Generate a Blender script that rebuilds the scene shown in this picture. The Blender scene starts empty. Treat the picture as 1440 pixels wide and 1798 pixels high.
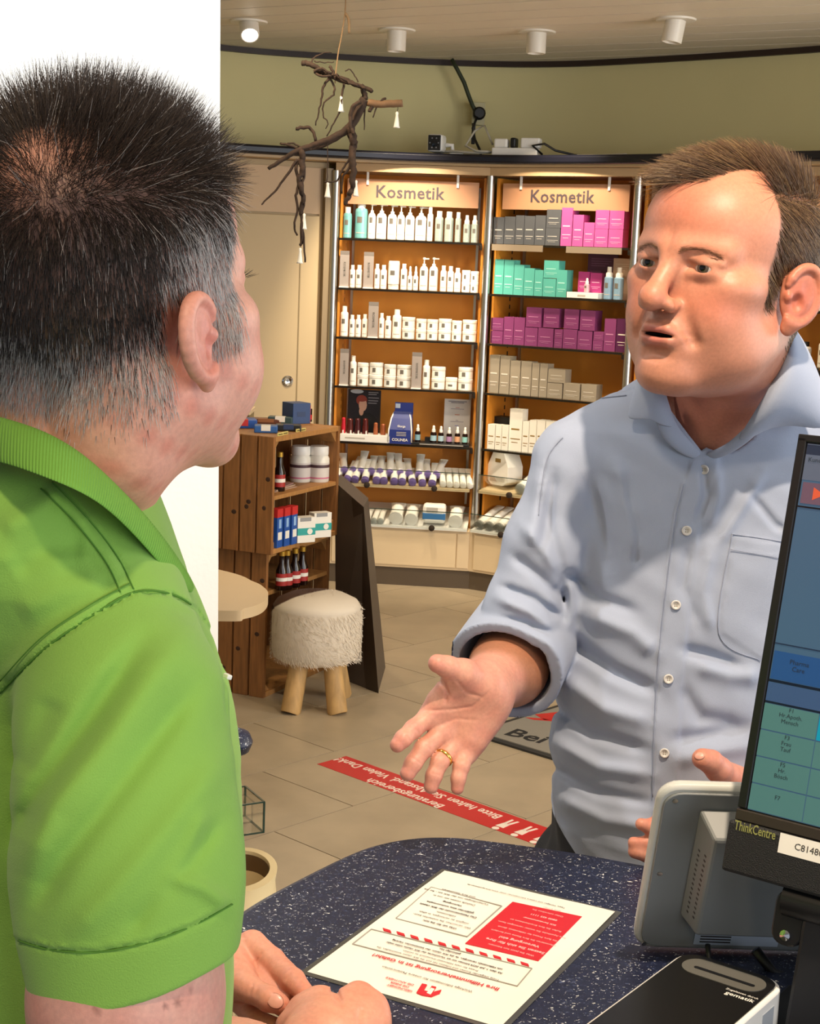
import bpy, bmesh, math, random
import numpy as np
from mathutils import Vector, Matrix
random.seed(7); np.random.seed(7)
S = bpy.context.scene
C = S.collection
# ------------------------------------------------------------ camera
IW, IH = 1440, 1798
FPX = 2700.0; CAMH = 1.70; ROLL = 0.040; PITCH = math.atan((899 - 460) / FPX)
_F = np.array([0, math.cos(PITCH), -math.sin(PITCH)]); _U0 = np.array([0, math.sin(PITCH), math.cos(PITCH)])
_X = np.array([1., 0, 0])
_R = math.cos(ROLL) * _X + math.sin(ROLL) * _U0
_U = -math.sin(ROLL) * _X + math.cos(ROLL) * _U0
_O = np.array([0, 0, CAMH])
cam_d = bpy.data.cameras.new('camera'); cam = bpy.data.objects.new('camera', cam_d); C.objects.link(cam)
cam_d.sensor_fit = 'HORIZONTAL'; cam_d.sensor_width = 36.0; cam_d.lens = 36.0 * FPX / IW
cam_d.clip_start = .05; cam_d.clip_end = 100
M = Matrix(((_R[0], _U[0], -_F[0], _O[0]), (_R[1], _U[1], -_F[1], _O[1]), (_R[2], _U[2], -_F[2], _O[2]), (0, 0, 0, 1)))
cam.matrix_world = M
S.camera = cam
# ------------------------------------------------------------ look, world and large lights
S.view_settings.view_transform = 'Standard'; S.view_settings.look = 'None'
S.view_settings.exposure = 0.08; S.view_settings.gamma = 1.0; S.view_settings.use_curve_mapping = False
w = bpy.data.worlds.new('world'); S.world = w; w.use_nodes = True
w.node_tree.nodes['Background'].inputs[0].default_value = (0.80, 0.88, 1.0, 1)
w.node_tree.nodes['Background'].inputs[1].default_value = 0.42
def area(name, loc, target, sx, sy, power, col, spread=180):
    d = bpy.data.lights.new(name, 'AREA'); d.shape = 'RECTANGLE'; d.size = sx; d.size_y = sy; d.energy = power; d.color = col
    d.spread = math.radians(spread)
    o = bpy.data.objects.new(name, d); C.objects.link(o); o.location = loc
    o.rotation_euler = (Vector(target) - Vector(loc)).to_track_quat('-Z', 'Y').to_euler(); return o
def spot(name, loc, target, power, col, angle=70, blend=.5, size=.05):
    d = bpy.data.lights.new(name, 'SPOT'); d.energy = power; d.color = col; d.spot_size = math.radians(angle); d.spot_blend = blend
    d.shadow_soft_size = size
    o = bpy.data.objects.new(name, d); C.objects.link(o); o.location = loc
    o.rotation_euler = (Vector(target) - Vector(loc)).to_track_quat('-Z', 'Y').to_euler(); return o
WARM = (1.0, .78, .52); DAY = (.90, .95, 1.0)
# shop windows behind and to the right of the photographer, plus an added rear fill
area('daylight_window', (2.6, -2.2, 1.8), (-.3, 2.2, 1.3), 3.2, 2.2, 92, DAY)
area('daylight_side_window', (3.4, 2.0, 1.8), (0.3, 1.9, 1.4), 2.0, 2.0, 50, DAY)
area('rear_fill_area', (3.9, 4.6, 1.7), (-.6, 7.0, 1.9), 2.4, 2.2, 150, (1.0, .95, .88))  # unseen area light added to brighten the ceiling and back wall
# ceiling spots over the counter (behind the photographer, out of view), plus an added wall fill
spot('counter_spot', (0.42, 0.98, 2.74), (0.38, 1.95, 1.2), 135, (1.0, .80, .58), 70, .6, .025)
spot('wall_fill_spot', (-.95, 1.75, 2.70), (-.75, 2.6, 1.6), 80, (1.0, .97, .92), 120, .8, .06)  # added spot that brightens the white wall end, no fitting there
spot('counter_spot_rear', (-0.35, 0.2, 2.72), (-.1, 1.5, 1.1), 40, WARM, 85, .6, .06)
# ------------------------------------------------------------ picture helpers (pixel -> point on a real surface)
def ray(x, y): return _F + _R * (x - IW / 2) / FPX - _U * (y - IH / 2) / FPX
def at_z(x, y, z=0.0):
    r = ray(x, y); return _O + r * (z - CAMH) / r[2]
def at_y(x, y, Y):
    r = ray(x, y); return _O + r * Y / r[1]
def on_plane(x, y, p, n):
    r = ray(x, y); return _O + r * (np.dot(np.asarray(p) - _O, n) / np.dot(r, n))
def proj(P):
    d = P - _O; z = d @ _F
    return IW / 2 + FPX * (d @ _R) / z, IH / 2 - FPX * (d @ _U) / z, z
# ------------------------------------------------------------ materials
def lin(c):
    if isinstance(c, str):
        c = [int(c[i:i + 2], 16) / 255 for i in (0, 2, 4)]
    return tuple((v / 12.92 if v <= .04045 else ((v + .055) / 1.055) ** 2.4) for v in c)
_mats = {}
def mat(name, col, rough=.5, metal=0., spec=.5, var=0., vscale=20., bump=0., bscale=200., emit=0., trans=0., coat=0., sss=0., rand=0., stretch=None, sheen=0., alpha=1.):
    if name in _mats: return _mats[name]
    m = bpy.data.materials.new(name); m.use_nodes = True; nt = m.node_tree; b = nt.nodes['Principled BSDF']
    c = lin(col); b.inputs['Base Color'].default_value = (*c, 1); b.inputs['Roughness'].default_value = rough
    b.inputs['Metallic'].default_value = metal; b.inputs['Specular IOR Level'].default_value = spec
    b.inputs['Transmission Weight'].default_value = trans; b.inputs['Coat Weight'].default_value = coat
    if sheen: b.inputs['Sheen Weight'].default_value = sheen
    if alpha < 1: b.inputs['Alpha'].default_value = alpha
    if sss:
        b.inputs['Subsurface Weight'].default_value = sss; b.inputs['Subsurface Radius'].default_value = (1, .3, .15); b.inputs['Subsurface Scale'].default_value = .008
    if emit:
        b.inputs['Emission Color'].default_value = (*c, 1); b.inputs['Emission Strength'].default_value = emit
    tc = nt.nodes.new('ShaderNodeTexCoord'); vec = tc.outputs['Object']
    if stretch:
        mp = nt.nodes.new('ShaderNodeMapping'); mp.inputs['Scale'].default_value = stretch; nt.links.new(vec, mp.inputs[0]); vec = mp.outputs[0]
    if var or rand:
        hs = nt.nodes.new('ShaderNodeMixRGB'); hs.blend_type = 'MULTIPLY'; hs.inputs[0].default_value = 1
        hs.inputs[1].default_value = (*c, 1)
        n = nt.nodes.new('ShaderNodeTexNoise'); n.inputs['Scale'].default_value = vscale; n.inputs['Detail'].default_value = 6; nt.links.new(vec, n.inputs['Vector'])
        r = nt.nodes.new('ShaderNodeMapRange'); r.inputs[1].default_value = .3; r.inputs[2].default_value = .7; r.inputs[3].default_value = 1 - var; r.inputs[4].default_value = 1 + var * .6
        nt.links.new(n.outputs['Fac'], r.inputs[0]); last = r.outputs[0]
        if rand:
            oi = nt.nodes.new('ShaderNodeObjectInfo'); r2 = nt.nodes.new('ShaderNodeMapRange'); r2.inputs[3].default_value = 1 - rand; r2.inputs[4].default_value = 1 + rand
            nt.links.new(oi.outputs['Random'], r2.inputs[0]); mm = nt.nodes.new('ShaderNodeMath'); mm.operation = 'MULTIPLY'
            nt.links.new(last, mm.inputs[0]); nt.links.new(r2.outputs[0], mm.inputs[1]); last = mm.outputs[0]
        nt.links.new(last, hs.inputs[2]); nt.links.new(hs.outputs[0], b.inputs['Base Color'])
    if bump:
        n2 = nt.nodes.new('ShaderNodeTexNoise'); n2.inputs['Scale'].default_value = bscale; n2.inputs['Detail'].default_value = 4; nt.links.new(vec, n2.inputs['Vector'])
        bp = nt.nodes.new('ShaderNodeBump'); bp.inputs['Strength'].default_value = bump; bp.inputs['Distance'].default_value = .002
        nt.links.new(n2.outputs['Fac'], bp.inputs['Height']); nt.links.new(bp.outputs[0], b.inputs['Normal'])
    _mats[name] = m; return m
# ------------------------------------------------------------ mesh helpers
class MB:
    def __init__(s): s.v = []; s.f = []; s.mi = []
    def add(s, vs, fs, mi=0):
        o = len(s.v); s.v += [tuple(map(float, q)) for q in vs]; s.f += [tuple(o + i for i in q) for q in fs]; s.mi += [mi] * len(fs); return s
    def box(s, x0, x1, y0, y1, z0, z1, mi=0):
        vs = [(x, y, z) for z in (z0, z1) for y in (y0, y1) for x in (x0, x1)]
        return s.add(vs, [(0, 2, 3, 1), (4, 5, 7, 6), (0, 1, 5, 4), (2, 6, 7, 3), (0, 4, 6, 2), (1, 3, 7, 5)], mi)
    def prism(s, poly, z0, z1, mi=0):           # poly counter-clockwise in xy
        n = len(poly); vs = [(x, y, z0) for x, y in poly] + [(x, y, z1) for x, y in poly]
        fs = [tuple(range(n - 1, -1, -1)), tuple(range(n, 2 * n))] + [(i, (i + 1) % n, n + (i + 1) % n, n + i) for i in range(n)]
        return s.add(vs, fs, mi)
    def hexa(s, bot, top, mi=0):                # two 4-point rings
        return s.add(list(bot) + list(top), [(3, 2, 1, 0), (4, 5, 6, 7), (0, 1, 5, 4), (1, 2, 6, 5), (2, 3, 7, 6), (3, 0, 4, 7)], mi)
    def lathe(s, prof, seg=16, c=(0, 0), sx=1, sy=1, mi=0, cap=True):   # prof [(r,z)]
        n = len(prof); vs = []; fs = []
        for r, z in prof:
            for k in range(seg):
                a = 2 * math.pi * k / seg; vs.append((c[0] + sx * r * math.cos(a), c[1] + sy * r * math.sin(a), z))
        for i in range(n - 1):
            for k in range(seg):
                k2 = (k + 1) % seg; fs.append((i * seg + k, i * seg + k2, (i + 1) * seg + k2, (i + 1) * seg + k))
        if cap:
            fs.append(tuple(range(seg - 1, -1, -1))); fs.append(tuple((n - 1) * seg + k for k in range(seg)))
        return s.add(vs, fs, mi)
    def tube(s, pts, r, seg=6, mi=0):
        pts = [Vector(p) for p in pts]; n = len(pts); rs = r if hasattr(r, '__len__') else [r] * n
        vs = []; fs = []; ref = None
        for i, p in enumerate(pts):
            t = (pts[min(i + 1, n - 1)] - pts[max(i - 1, 0)]).normalized()
            if ref is None: ref = t.orthogonal().normalized()
            u = (ref - t * ref.dot(t))
            u = u.normalized() if u.length > 1e-6 else t.orthogonal().normalized()
            ref = u; v = t.cross(u)
            for k in range(seg):
                a = 2 * math.pi * k / seg; vs.append(p + (u * math.cos(a) + v * math.sin(a)) * rs[i])
        for i in range(n - 1):
            for k in range(seg):
                k2 = (k + 1) % seg; fs.append((i * seg + k, i * seg + k2, (i + 1) * seg + k2, (i + 1) * seg + k))
        fs.append(tuple(range(seg - 1, -1, -1))); fs.append(tuple((n - 1) * seg + k for k in range(seg)))
        return s.add(vs, fs, mi)
    def mesh(s, name, mats, smooth=False):
        me = bpy.data.meshes.new(name); me.from_pydata(s.v, [], s.f)
        for m in (mats if isinstance(mats, (list, tuple)) else [mats]): me.materials.append(m)
        if any(s.mi): me.polygons.foreach_set('material_index', s.mi)
        if smooth:
            me.polygons.foreach_set('use_smooth', [True] * len(s.f))
            if smooth != 2:
                try: me.set_sharp_from_angle(angle=math.radians(40))
                except Exception: pass
        me.update(); return me
    def build(s, name, mats, parent=None, loc=None, rot=None, smooth=False, bevel=0.):
        o = bpy.data.objects.new(name, s.mesh(name, mats, smooth)); C.objects.link(o)
        if parent: o.parent = parent
        if loc is not None: o.location = tuple(map(float, loc))
        if rot is not None: o.rotation_euler = rot
        if bevel:
            b = o.modifiers.new('bevel', 'BEVEL'); b.width = bevel; b.segments = 2; b.limit_method = 'ANGLE'; b.angle_limit = math.radians(50)
        return o
def tag(o, label=None, cat=None, group=None, kind=None):
    if label: o['label'] = label
    if cat: o['category'] = cat
    if group: o['group'] = group
    if kind: o['kind'] = kind
    return o
def thing(name, label, cat, loc=(0, 0, 0), rz=0., group=None):
    o = bpy.data.objects.new(name, None); C.objects.link(o); o.location = tuple(map(float, loc)); o.rotation_euler = (0, 0, rz)
    o.empty_display_size = .05
    return tag(o, label, cat, group)
def share(name, me, parent=None, loc=(0, 0, 0), rot=(0, 0, 0)):
    o = bpy.data.objects.new(name, me); C.objects.link(o); o.location = tuple(map(float, loc)); o.rotation_euler = rot
    if parent: o.parent = parent
    return o
def text_mesh(txt, size, bold=0., align='CENTER', sx=1., shear=0., thick=0.0002, spacing=1.):
    cu = bpy.data.curves.new('lettering', 'FONT'); cu.body = txt; cu.size = size; cu.align_x = align; cu.align_y = 'CENTER'
    cu.offset = bold * size; cu.shear = shear; cu.extrude = thick; cu.resolution_u = 2; cu.space_character = spacing
    o = bpy.data.objects.new('lettering', cu); C.objects.link(o); bpy.context.view_layer.update()
    me = bpy.data.meshes.new_from_object(o.evaluated_get(bpy.context.evaluated_depsgraph_get()))
    bpy.data.objects.remove(o); bpy.data.curves.remove(cu)
    if sx != 1: me.transform(Matrix.Diagonal((sx, 1, 1, 1)))
    me.name = 'lettering'; return me
def lettering(txt, size, m, parent, mtx, bold=0., align='CENTER', sx=1., shear=0., name='lettering', thick=.0002, spacing=1.):
    me = text_mesh(txt, size, bold, align, sx, shear, thick, spacing); me.materials.clear(); me.materials.append(m)
    o = bpy.data.objects.new(name, me); C.objects.link(o)
    if parent: o.parent = parent
    o.matrix_local = mtx; return o
def basis(o, x, y, z=None):       # 4x4 from origin and axes
    x = Vector(x).normalized(); y = Vector(y); y = (y - x * y.dot(x)).normalized(); z = x.cross(y)
    return Matrix(((x[0], y[0], z[0], o[0]), (x[1], y[1], z[1], o[1]), (x[2], y[2], z[2], o[2]), (0, 0, 0, 1)))
ORD = ['first', 'second', 'third', 'fourth', 'fifth', 'sixth', 'seventh', 'eighth', 'ninth', 'tenth', 'eleventh', 'twelfth', 'thirteenth', 'fourteenth', 'fifteenth', 'sixteenth', 'seventeenth', 'eighteenth', 'nineteenth', 'twentieth']
# ============================================================ THE ROOM
CEIL = 2.775
m_tile = mat('floor_tile_stone', 'A99A82', .38, var=.14, vscale=5, rand=.06, bump=.05, bscale=40)
m_grout = mat('grout', '6B5B45', .9)
m_plank = mat('ceiling_plank_white', 'E2D8C8', .55, var=.03, vscale=3, rand=.02)
m_gap = mat('ceiling_gap', '3A3026', .9)
m_wall = mat('wall_pale_olive', 'DACF9A', .85, var=.04, vscale=1.5, bump=.1, bscale=120)
m_white = mat('white_plaster', 'F4F4F2', .8, bump=.25, bscale=90)
m_dark = mat('dark_navy_trim', '12131F', .25)
m_beige = mat('beige_laminate', 'D9C3A0', .5, var=.04, vscale=4)
m_beige2 = mat('beige_panel', 'C2AC86', .55, var=.03, vscale=2)
m_steel = mat('brushed_steel', 'B9B6B0', .28, metal=1.)
m_chrome = mat('chrome', 'D8D8D8', .12, metal=1.)
m_orange = mat('orange_board', 'D2862A', .55, var=.05, vscale=2)
m_plinth = mat('plinth_brown_grey', '5E5142', .45)
m_blk = mat('black_plastic', '0E0E10', .4)
m_whitep = mat('white_plastic', 'EDEBE6', .35)
m_glass = mat('clear_glass', 'E6F2EC', .03, trans=1., alpha=.35)
m_gedge = mat('glass_edge_green', '223B33', .15)

# floor: grout bed and single tiles laid in half bond
fl = MB().box(-6, 6, -3.5, 9.5, -.06, -.004).build('floor', m_grout); tag(fl, 'beige stone tile floor with thin dark joints', 'floor', kind='structure')
ang = math.radians(47); bx_, by_ = math.cos(ang), math.sin(ang); nx_, ny_ = by_, -bx_
TL, TW = .666, .433
tile_me = MB().box(-TL / 2 + .002, TL / 2 - .002, -TW / 2 + .002, TW / 2 - .002, -.012, 0).mesh('tile', m_tile)
cnt = 0; cand = []
for r in range(-14, 6):
    n0 = -3.70 + (r + .5) * .433
    for k in range(-8, 12):
        b0 = 3.294 + (.333 if r % 2 else 0) + (k + .5) * TL
        x = bx_ * b0 + nx_ * n0; y = by_ * b0 + ny_ * n0
        px, py, d = proj(np.array([x, y, 0.]))
        if d > 2.2 and y < 8.4 and -260 < px < 1650: cand.append((-(py), x, y))
cand.sort()
for _, x, y in cand[:290]:
    share('tile', tile_me, fl, (x, y, 0), (0, 0, ang))
# ceiling: painted boards
ce = MB().box(-6, 6, -3.5, 9.5, CEIL + .012, CEIL + .06).build('ceiling', m_gap); tag(ce, 'ceiling of narrow off-white boards', 'ceiling', kind='structure')
ca = math.radians(30); PW = .2
pl_me = MB().box(-9, 9, -PW / 2 + .005, PW / 2 - .005, 0, .014).mesh('plank', m_plank)
cdx, cdy = math.cos(ca), -math.sin(ca); cnx, cny = math.sin(ca), math.cos(ca)
for i in range(-16, 46):
    t = i * PW
    o = share('plank', pl_me, ce, (cnx * t, cny * t, CEIL), (0, 0, -ca))
# plan of the curved back wall
def plan(px, D): 
    p = at_y(px, 400, D); return (p[0], D)
wall_pts = [(-3.6, 4.2), (-2.6, 6.5), (-1.75, 7.75), plan(390, 8.32), plan(600, 8.5), plan(800, 8.55), plan(950, 8.45), plan(1110, 8.15), plan(1440, 7.45), (2.7, 6.55), (3.6, 5.2), (4.2, 3.6)]
def smooth_pts(pts, n=6):
    out = []; P = [Vector(p) for p in pts]
    for i in range(len(P) - 1):
        p0, p1, p2, p3 = P[max(i - 1, 0)], P[i], P[i + 1], P[min(i + 2, len(P) - 1)]
        for k in range(n):
            t = k / n; out.append(.5 * ((2 * p1) + (-p0 + p2) * t + (2 * p0 - 5 * p1 + 4 * p2 - p3) * t * t + (-p0 + 3 * p1 - 3 * p2 + p3) * t ** 3))
    out.append(P[-1]); return out
def strip(pts, th, z0, z1):      # wall along plan curve, thickness away from the room
    P = [Vector((p[0], p[1])) for p in pts]; n = len(P); mb = MB(); vs = []
    for i, p in enumerate(P):
        t = (P[min(i + 1, n - 1)] - P[max(i - 1, 0)]).normalized(); nn = Vector((-t.y, t.x))
        for q in (p, p + nn * th):
            for z in (z0, z1): vs.append((q.x, q.y, z))
    fs = []
    for i in range(n - 1):
        a, b = 4 * i, 4 * i + 4
        fs += [(a, b, b + 1, a + 1), (a + 2, a + 3, b + 3, b + 2), (a + 1, b + 1, b + 3, a + 3), (a, a + 2, b + 2, b)]
    fs += [(0, 1, 3, 2), (4 * n - 4, 4 * n - 2, 4 * n - 1, 4 * n - 3)]
    return mb.add(vs, fs)
wp = smooth_pts(wall_pts)
wb = strip(wp, .12, 0, CEIL + .05).build('wall_back', m_wall, smooth=True); tag(wb, 'curved pale olive back wall above the shelves', 'wall', kind='structure')
tr = strip(wp, .03, CEIL - .028, CEIL).build('trim_1', mat('ceiling_trim', '2A1A14', .5), smooth=True)
for v in tr.data.vertices: v.co.y -= .035
tag(tr, 'thin dark trim where ceiling meets wall', 'trim', kind='structure')
# white pillar on the left
e0 = at_y(387, 0, 2.6); e1 = at_y(383, 1100, 2.6); sl = (e1[0] - e0[0]) / (e1[2] - e0[2])
xt = e0[0] + sl * (CEIL - e0[2]); xb = e0[0] + sl * (0 - e0[2])
wl = MB().hexa([(-2.2, 2.6, 0), (xb, 2.6, 0), (xb * 1.16, 2.95, 0), (-2.2, 2.95, 0)], [(-2.2, 2.6, CEIL), (xt, 2.6, CEIL), (xt * 1.16, 2.95, CEIL), (-2.2, 2.95, CEIL)]).build('wall_left', m_white)
tag(wl, 'bright white plastered wall end behind the man in green', 'wall', kind='structure')

# ============================================================ SHELF UNITS
UA = np.array([*plan(588, 8.12), 0]); UB = np.array([*plan(858, 8.05), 0]); UC = np.array([*plan(1117, 7.62), 0]); UD = np.array([*plan(1470, 6.95), 0])
m_shelfedge = mat('dark_glass_edge', '1C1712', .2)
m_sign = mat('sign_panel_translucent', 'BE8C6A', .45)
m_signtxt = mat('sign_grey_letters', '4C4248', .5)
m_slot = mat('slot_black', '241608', .8)
m_cove = mat('header_board', 'B99C76', .5)
SH_Z = [1.809, 1.553, 1.298, 1.041, .747]
class Unit: pass
units = []
def make_unit(name_label, A, B, sign=True):
    u = Unit(); d = B - A; L = float(np.linalg.norm(d)); u.L = L; u.A = A; u.d = d / L; u.rz = math.atan2(d[1], d[0]); u.n = np.array([-u.d[1], u.d[0], 0])
    t = thing('shelf_unit', name_label, 'shelf unit', A, u.rz, 'cosmetics shelf units along the curved wall'); u.t = t
    MB().box(.0, L, .30, .325, .3, 2.16).build('back_panel', m_orange, t)
    for sx in (.022, L - .034):
        s = MB().box(sx, sx + .012, .03, .30, .3, 2.14).build('side_panel', m_orange, t)
    rail = MB().box(.055, .068, .285, .299, .4, 2.1).build('slot_rail', m_steel, t)
    rail = MB().box(L - .075, L - .062, .285, .299, .4, 2.1).build('slot_rail', m_steel, t)
    mb = MB()
    for i in range(40):
        z = .45 + i * .041; mb.box(L - .0345, L - .0335, .2, .212, z, z + .022)
        mb.box(.0335, .0345, .2, .212, z, z + .022)
    o = mb.build('perforation', m_slot, t); o['kind'] = 'stuff'
    p = MB(); p.lathe([(.021, .02), (.021, 2.15)], 14, (-.0, .0)).build('pole', m_steel, t, smooth=True)
    MB().box(0, L, -.02, .33, 2.15, 2.19).build('header_board', m_cove, t)
    for z in SH_Z:
        sh = MB().box(.025, L - .03, -.0, .285, z - .008, z, 0).build('shelf', mat('shelf_glass', 'CFE0D6', .05, trans=.9, alpha=.5), t)
        MB().box(.025, L - .03, -.006, -.0005, z - .011, z).build('front_edge', m_shelfedge, sh)
        MB().box(L - .045, L - .03, .02, .05, z - .035, z - .011).build('bracket', m_slot, sh)
    if sign:
        sg = MB().box(.055, L - .06, .035, .041, 1.985, 2.115).build('sign', m_sign, t)
        lettering('Kosmetik', .088, m_signtxt, sg, basis((L / 2 - .02, .0335, 2.05), (1, 0, 0), (0, 0, 1)), bold=.014, spacing=1.05)
        for hx in (.16, L - .17):
            h = MB().box(hx - .006, hx + .006, .028, .034, 2.085, 2.15).build('hook', m_whitep, sg)
    # base cabinet, plinth
    MB().box(.012, L - .02, -.08, .33, .10, .31).build('base_cabinet', m_beige, t)
    MB().box(.05, L - .09, -.088, -.0805, .115, .298).build('front_panel', mat('maple_front', 'DCC6A2', .45, var=.05, vscale=3), t)
    MB().box(L - .083, L - .022, -.088, -.0805, .115, .298).build('side_strip', m_beige, t)
    MB().box(-.012, L + .012, -.06, .33, 0, .10).build('plinth', m_plinth, t)
    # two glass fronted bins
    for zb, y0, nm in ((.525, -.03, 'upper'), (.325, -.10, 'lower')):
        b = MB().hexa([(.03, y0, zb - .012), (L - .035, y0, zb - .012), (L - .035, .28, zb + .05), (.03, .28, zb + .05)], [(.03, y0, zb), (L - .035, y0, zb), (L - .035, .28, zb + .062), (.03, .28, zb + .062)]).build('bin_base', m_whitep if nm == 'lower' else m_beige2, t)
        g = MB().box(.03, L - .035, y0 - .006, y0 - .001, zb - .008, zb + .085).build('bin_glass', m_glass, t)
        MB().box(.03, L - .035, y0 - .0065, y0 - .0005, zb + .085, zb + .0885).build('glass_edge', m_gedge, g)
        for cx in (.22, L - .22):
            MB().lathe([(.016, 0), (.016, .012), (.009, .016)], 10).build('clip', m_slot, g, (cx, y0 - .007, zb + .0), (math.pi / 2, 0, 0), True)
    units.append(u); return u
u1 = make_unit('orange backed shelf unit full of white bottles and jars, left of the two signed units', UA, UB)
u2 = make_unit('orange backed shelf unit of grey, pink, teal and purple boxes, middle', UB, UC)
u3 = make_unit('orange backed shelf unit mostly hidden behind the head of the man in blue', UC, UD)
MB().lathe([(.021, .02), (.021, 2.15)], 14, (u3.L, 0)).build('pole', m_steel, u3.t, smooth=True)
# dark ledge running over the units
def off(p, a, k): return (p[0] + a[0] * k, p[1] + a[1] * k)
lp = [(-2.35, 6.15), (-1.6, 7.25), plan(330, 7.72), plan(420, 7.86), plan(588, 7.98), plan(720, 8.02), plan(858, 7.95), plan(990, 7.75), plan(1117, 7.5), plan(1300, 7.12), plan(1470, 6.8), (2.35, 6.2), (3.0, 5.2)]
lps = smooth_pts(lp)
lg = strip(lps, .5, 2.205, 2.25); lg = lg.build('trim_2', m_dark, smooth=True, bevel=.012); tag(lg, 'dark navy ledge curving above the shelf units', 'trim', kind='structure')
tag(strip([(p[0], p[1] + .03) for p in lps], .4, 2.192, 2.2045).build('trim_3', m_cove, smooth=True), 'beige underside board of the dark ledge', 'trim', kind='structure')
# beige cupboard wall left of the units
DA = np.array([*plan(330, 7.9), 0]); DB = UA - np.array([.025, 0, 0])
d = DB - DA; L = float(np.linalg.norm(d)); rz = math.atan2(d[1], d[0])
dr = thing('door_1', 'beige flush cupboard door with round silver lock left of shelves', 'door', DA, rz); dr['kind'] = 'structure'
MB().box(-.3, L, .06, .1, 0, 2.19).build('door_frame', mat('door_frame_beige', 'B8A078', .55), dr)
def dl(px, py):
    n = np.array([-d[1], d[0], 0]) / L; p = on_plane(px, py, DA, n); return float((p - DA) @ (d / L)), float(p[2])
x0, z0 = dl(399, 372); x1, z1 = dl(564, 372)
MB().box(x0, x1, .03, .06, .06, z0).build('door_leaf', m_beige2, dr, bevel=.003)
MB().box(x1 - .10, x1 - .094, .027, .031, .06, z0).build('door_edge_line', mat('door_edge', '8F7B58', .6), dr)
MB().box(-.3, x1 + .005, .045, .06, z0 + .012, 2.16).build('top_panel', mat('top_panel_beige', 'C6A884', .5), dr)
lx, lz = dl(507, 670)
MB().lathe([(.028, 0), (.03, .004), (.022, .008), (.018, .005), (0.004, .005)], 20).build('lock', m_chrome, dr, (lx, .03, lz), (math.pi / 2, 0, 0), True)
x2, _ = dl(567, 500); x3, _ = dl(580, 500)
MB().box(x2, x3, .0, .06, .06, 2.16).build('jamb', mat('jamb_greybrown', '8D7A5C', .5), dr)
# ============================================================ CEILING LAMPS
m_lamp = mat('lamp_white', 'E4DDD2', .4)
lamp_spec = [(437, 37, 52, True, 'tilted and switched on, leftmost'), (697, 52, 66, False, 'straight, second from the left'), (943, 55, 66, False, 'straight, third from the left'), (1187, 33, 48, False, 'slightly tilted, in front of the others')]
for px, pyr, pyc, lit, wh in lamp_spec:
    p = at_z(px, pyr, CEIL)
    t = thing('ceiling_lamp', 'white cylindrical ceiling spotlight, ' + wh, 'lamp', (p[0], p[1], CEIL), 0, 'ceiling spotlights')
    MB().lathe([(.085, -.008), (.088, -.003), (.088, 0)], 24).build('rim', m_lamp, t, smooth=True)
    k = .5 if lit else (.0 if px != 1187 else .15)
    body = MB().lathe([(.0, -.085), (.036, -.085), (.038, -.095), (.043, -.095), (.045, -.09), (.045, 0.0)], 24).build('lamp_head', m_lamp, t, (0, 0, -.005), (-.75, -.2, 0) if lit else (0, k, 0), True)
    if lit:
        MB().lathe([(.0, -.087), (.036, -.0868)], 24, cap=False).build('bulb_face', mat('lamp_glow', 'FFF6E6', .4, emit=6), body)
# light cones of these lamps
def lamp_light(px, py, tx, ty, D, power, ang=55, col=WARM):
    p = at_z(px, py, CEIL); tp = at_y(tx, ty, D); spot('lamp_light', (p[0], p[1] - .02, CEIL - .13), tp, power, col, ang, .7, .05)
lamp_light(697, 52, 715, 560, 8.15, 165, 62, (1.0, .84, .62))
lamp_light(943, 55, 985, 520, 7.9, 110, 62, (1.0, .82, .58))
lamp_light(1187, 33, 1300, 600, 7.3, 90, 70)
lamp_light(437, 50, 450, 900, 6.0, 40, 70)
# further spots of the same ceiling, nearer the photographer
spot('lamp_light', (-.5, 4.6, CEIL - .1), (-.35, 5.8, .4), 45, WARM, 90, .8, .06)
spot('lamp_light', (.7, 4.4, CEIL - .1), (.4, 5.0, 0), 60, WARM, 100, .8, .06)
spot('lamp_light', (.15, 6.0, CEIL - .1), (.1, 7.6, .3), 80, WARM, 90, .8, .06)

# ============================================================ THINGS ON THE LEDGE, CABLE
m_cable = mat('cable_dark', '2B2B22', .5); m_cablew = mat('cable_white', 'BDB7A8', .5)
LZ = 2.25
wy = lambda px, py, D: at_y(px, py, D)
cab = [wy(793, 104, 8.44), wy(803, 122, 8.44), wy(815, 145, 8.44), wy(822, 165, 8.44), wy(830, 186, 8.44), wy(838, 200, 8.43)]
sk = thing('wall_socket', 'wall socket with black plug and dark cable from the ceiling', 'socket', wy(840, 200, 8.46))
def rel(pts, o): b = np.array(o.location); return [np.asarray(p) - b for p in pts]
MB().box(-.035, .035, -.012, .02, -.06, .06).build('plate', mat('socket_plate', 'B9B28C', .5), sk, bevel=.004)
MB().lathe([(.034, 0), (.034, .03), (.025, .04)], 16).build('plug', m_blk, sk, (.004, -.012, .0), (math.pi / 2, 0, 0), True)
MB().tube(rel(cab, sk), .011, 8).build('cable', mat('cable_green_black', '2A3320', .5), sk, smooth=2)
MB().tube(rel([wy(838, 205, 8.41), wy(830, 225, 8.4), wy(834, 245, 8.4), wy(842, 262, 8.38), wy(845, 274, 8.3)], sk), .007, 6).build('cable', m_blk, sk, smooth=2)
MB().box(-.032, -.012, -.02, .0, -.16, -.05).build('adapter', m_blk, sk, bevel=.004)
def on_ledge(px, D): p = at_y(px, 280, D); return (p[0], p[1], LZ)
sc = thing('security_camera', 'small white security camera with black face on the ledge', 'camera', on_ledge(766, 8.12), -.25)
MB().box(-.04, .04, -.05, .05, .012, .10).build('housing', m_whitep, sc, bevel=.014)
fc = MB().box(-.033, .033, -.056, -.0505, .018, .094).build('face', m_blk, sc, bevel=.01)
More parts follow.
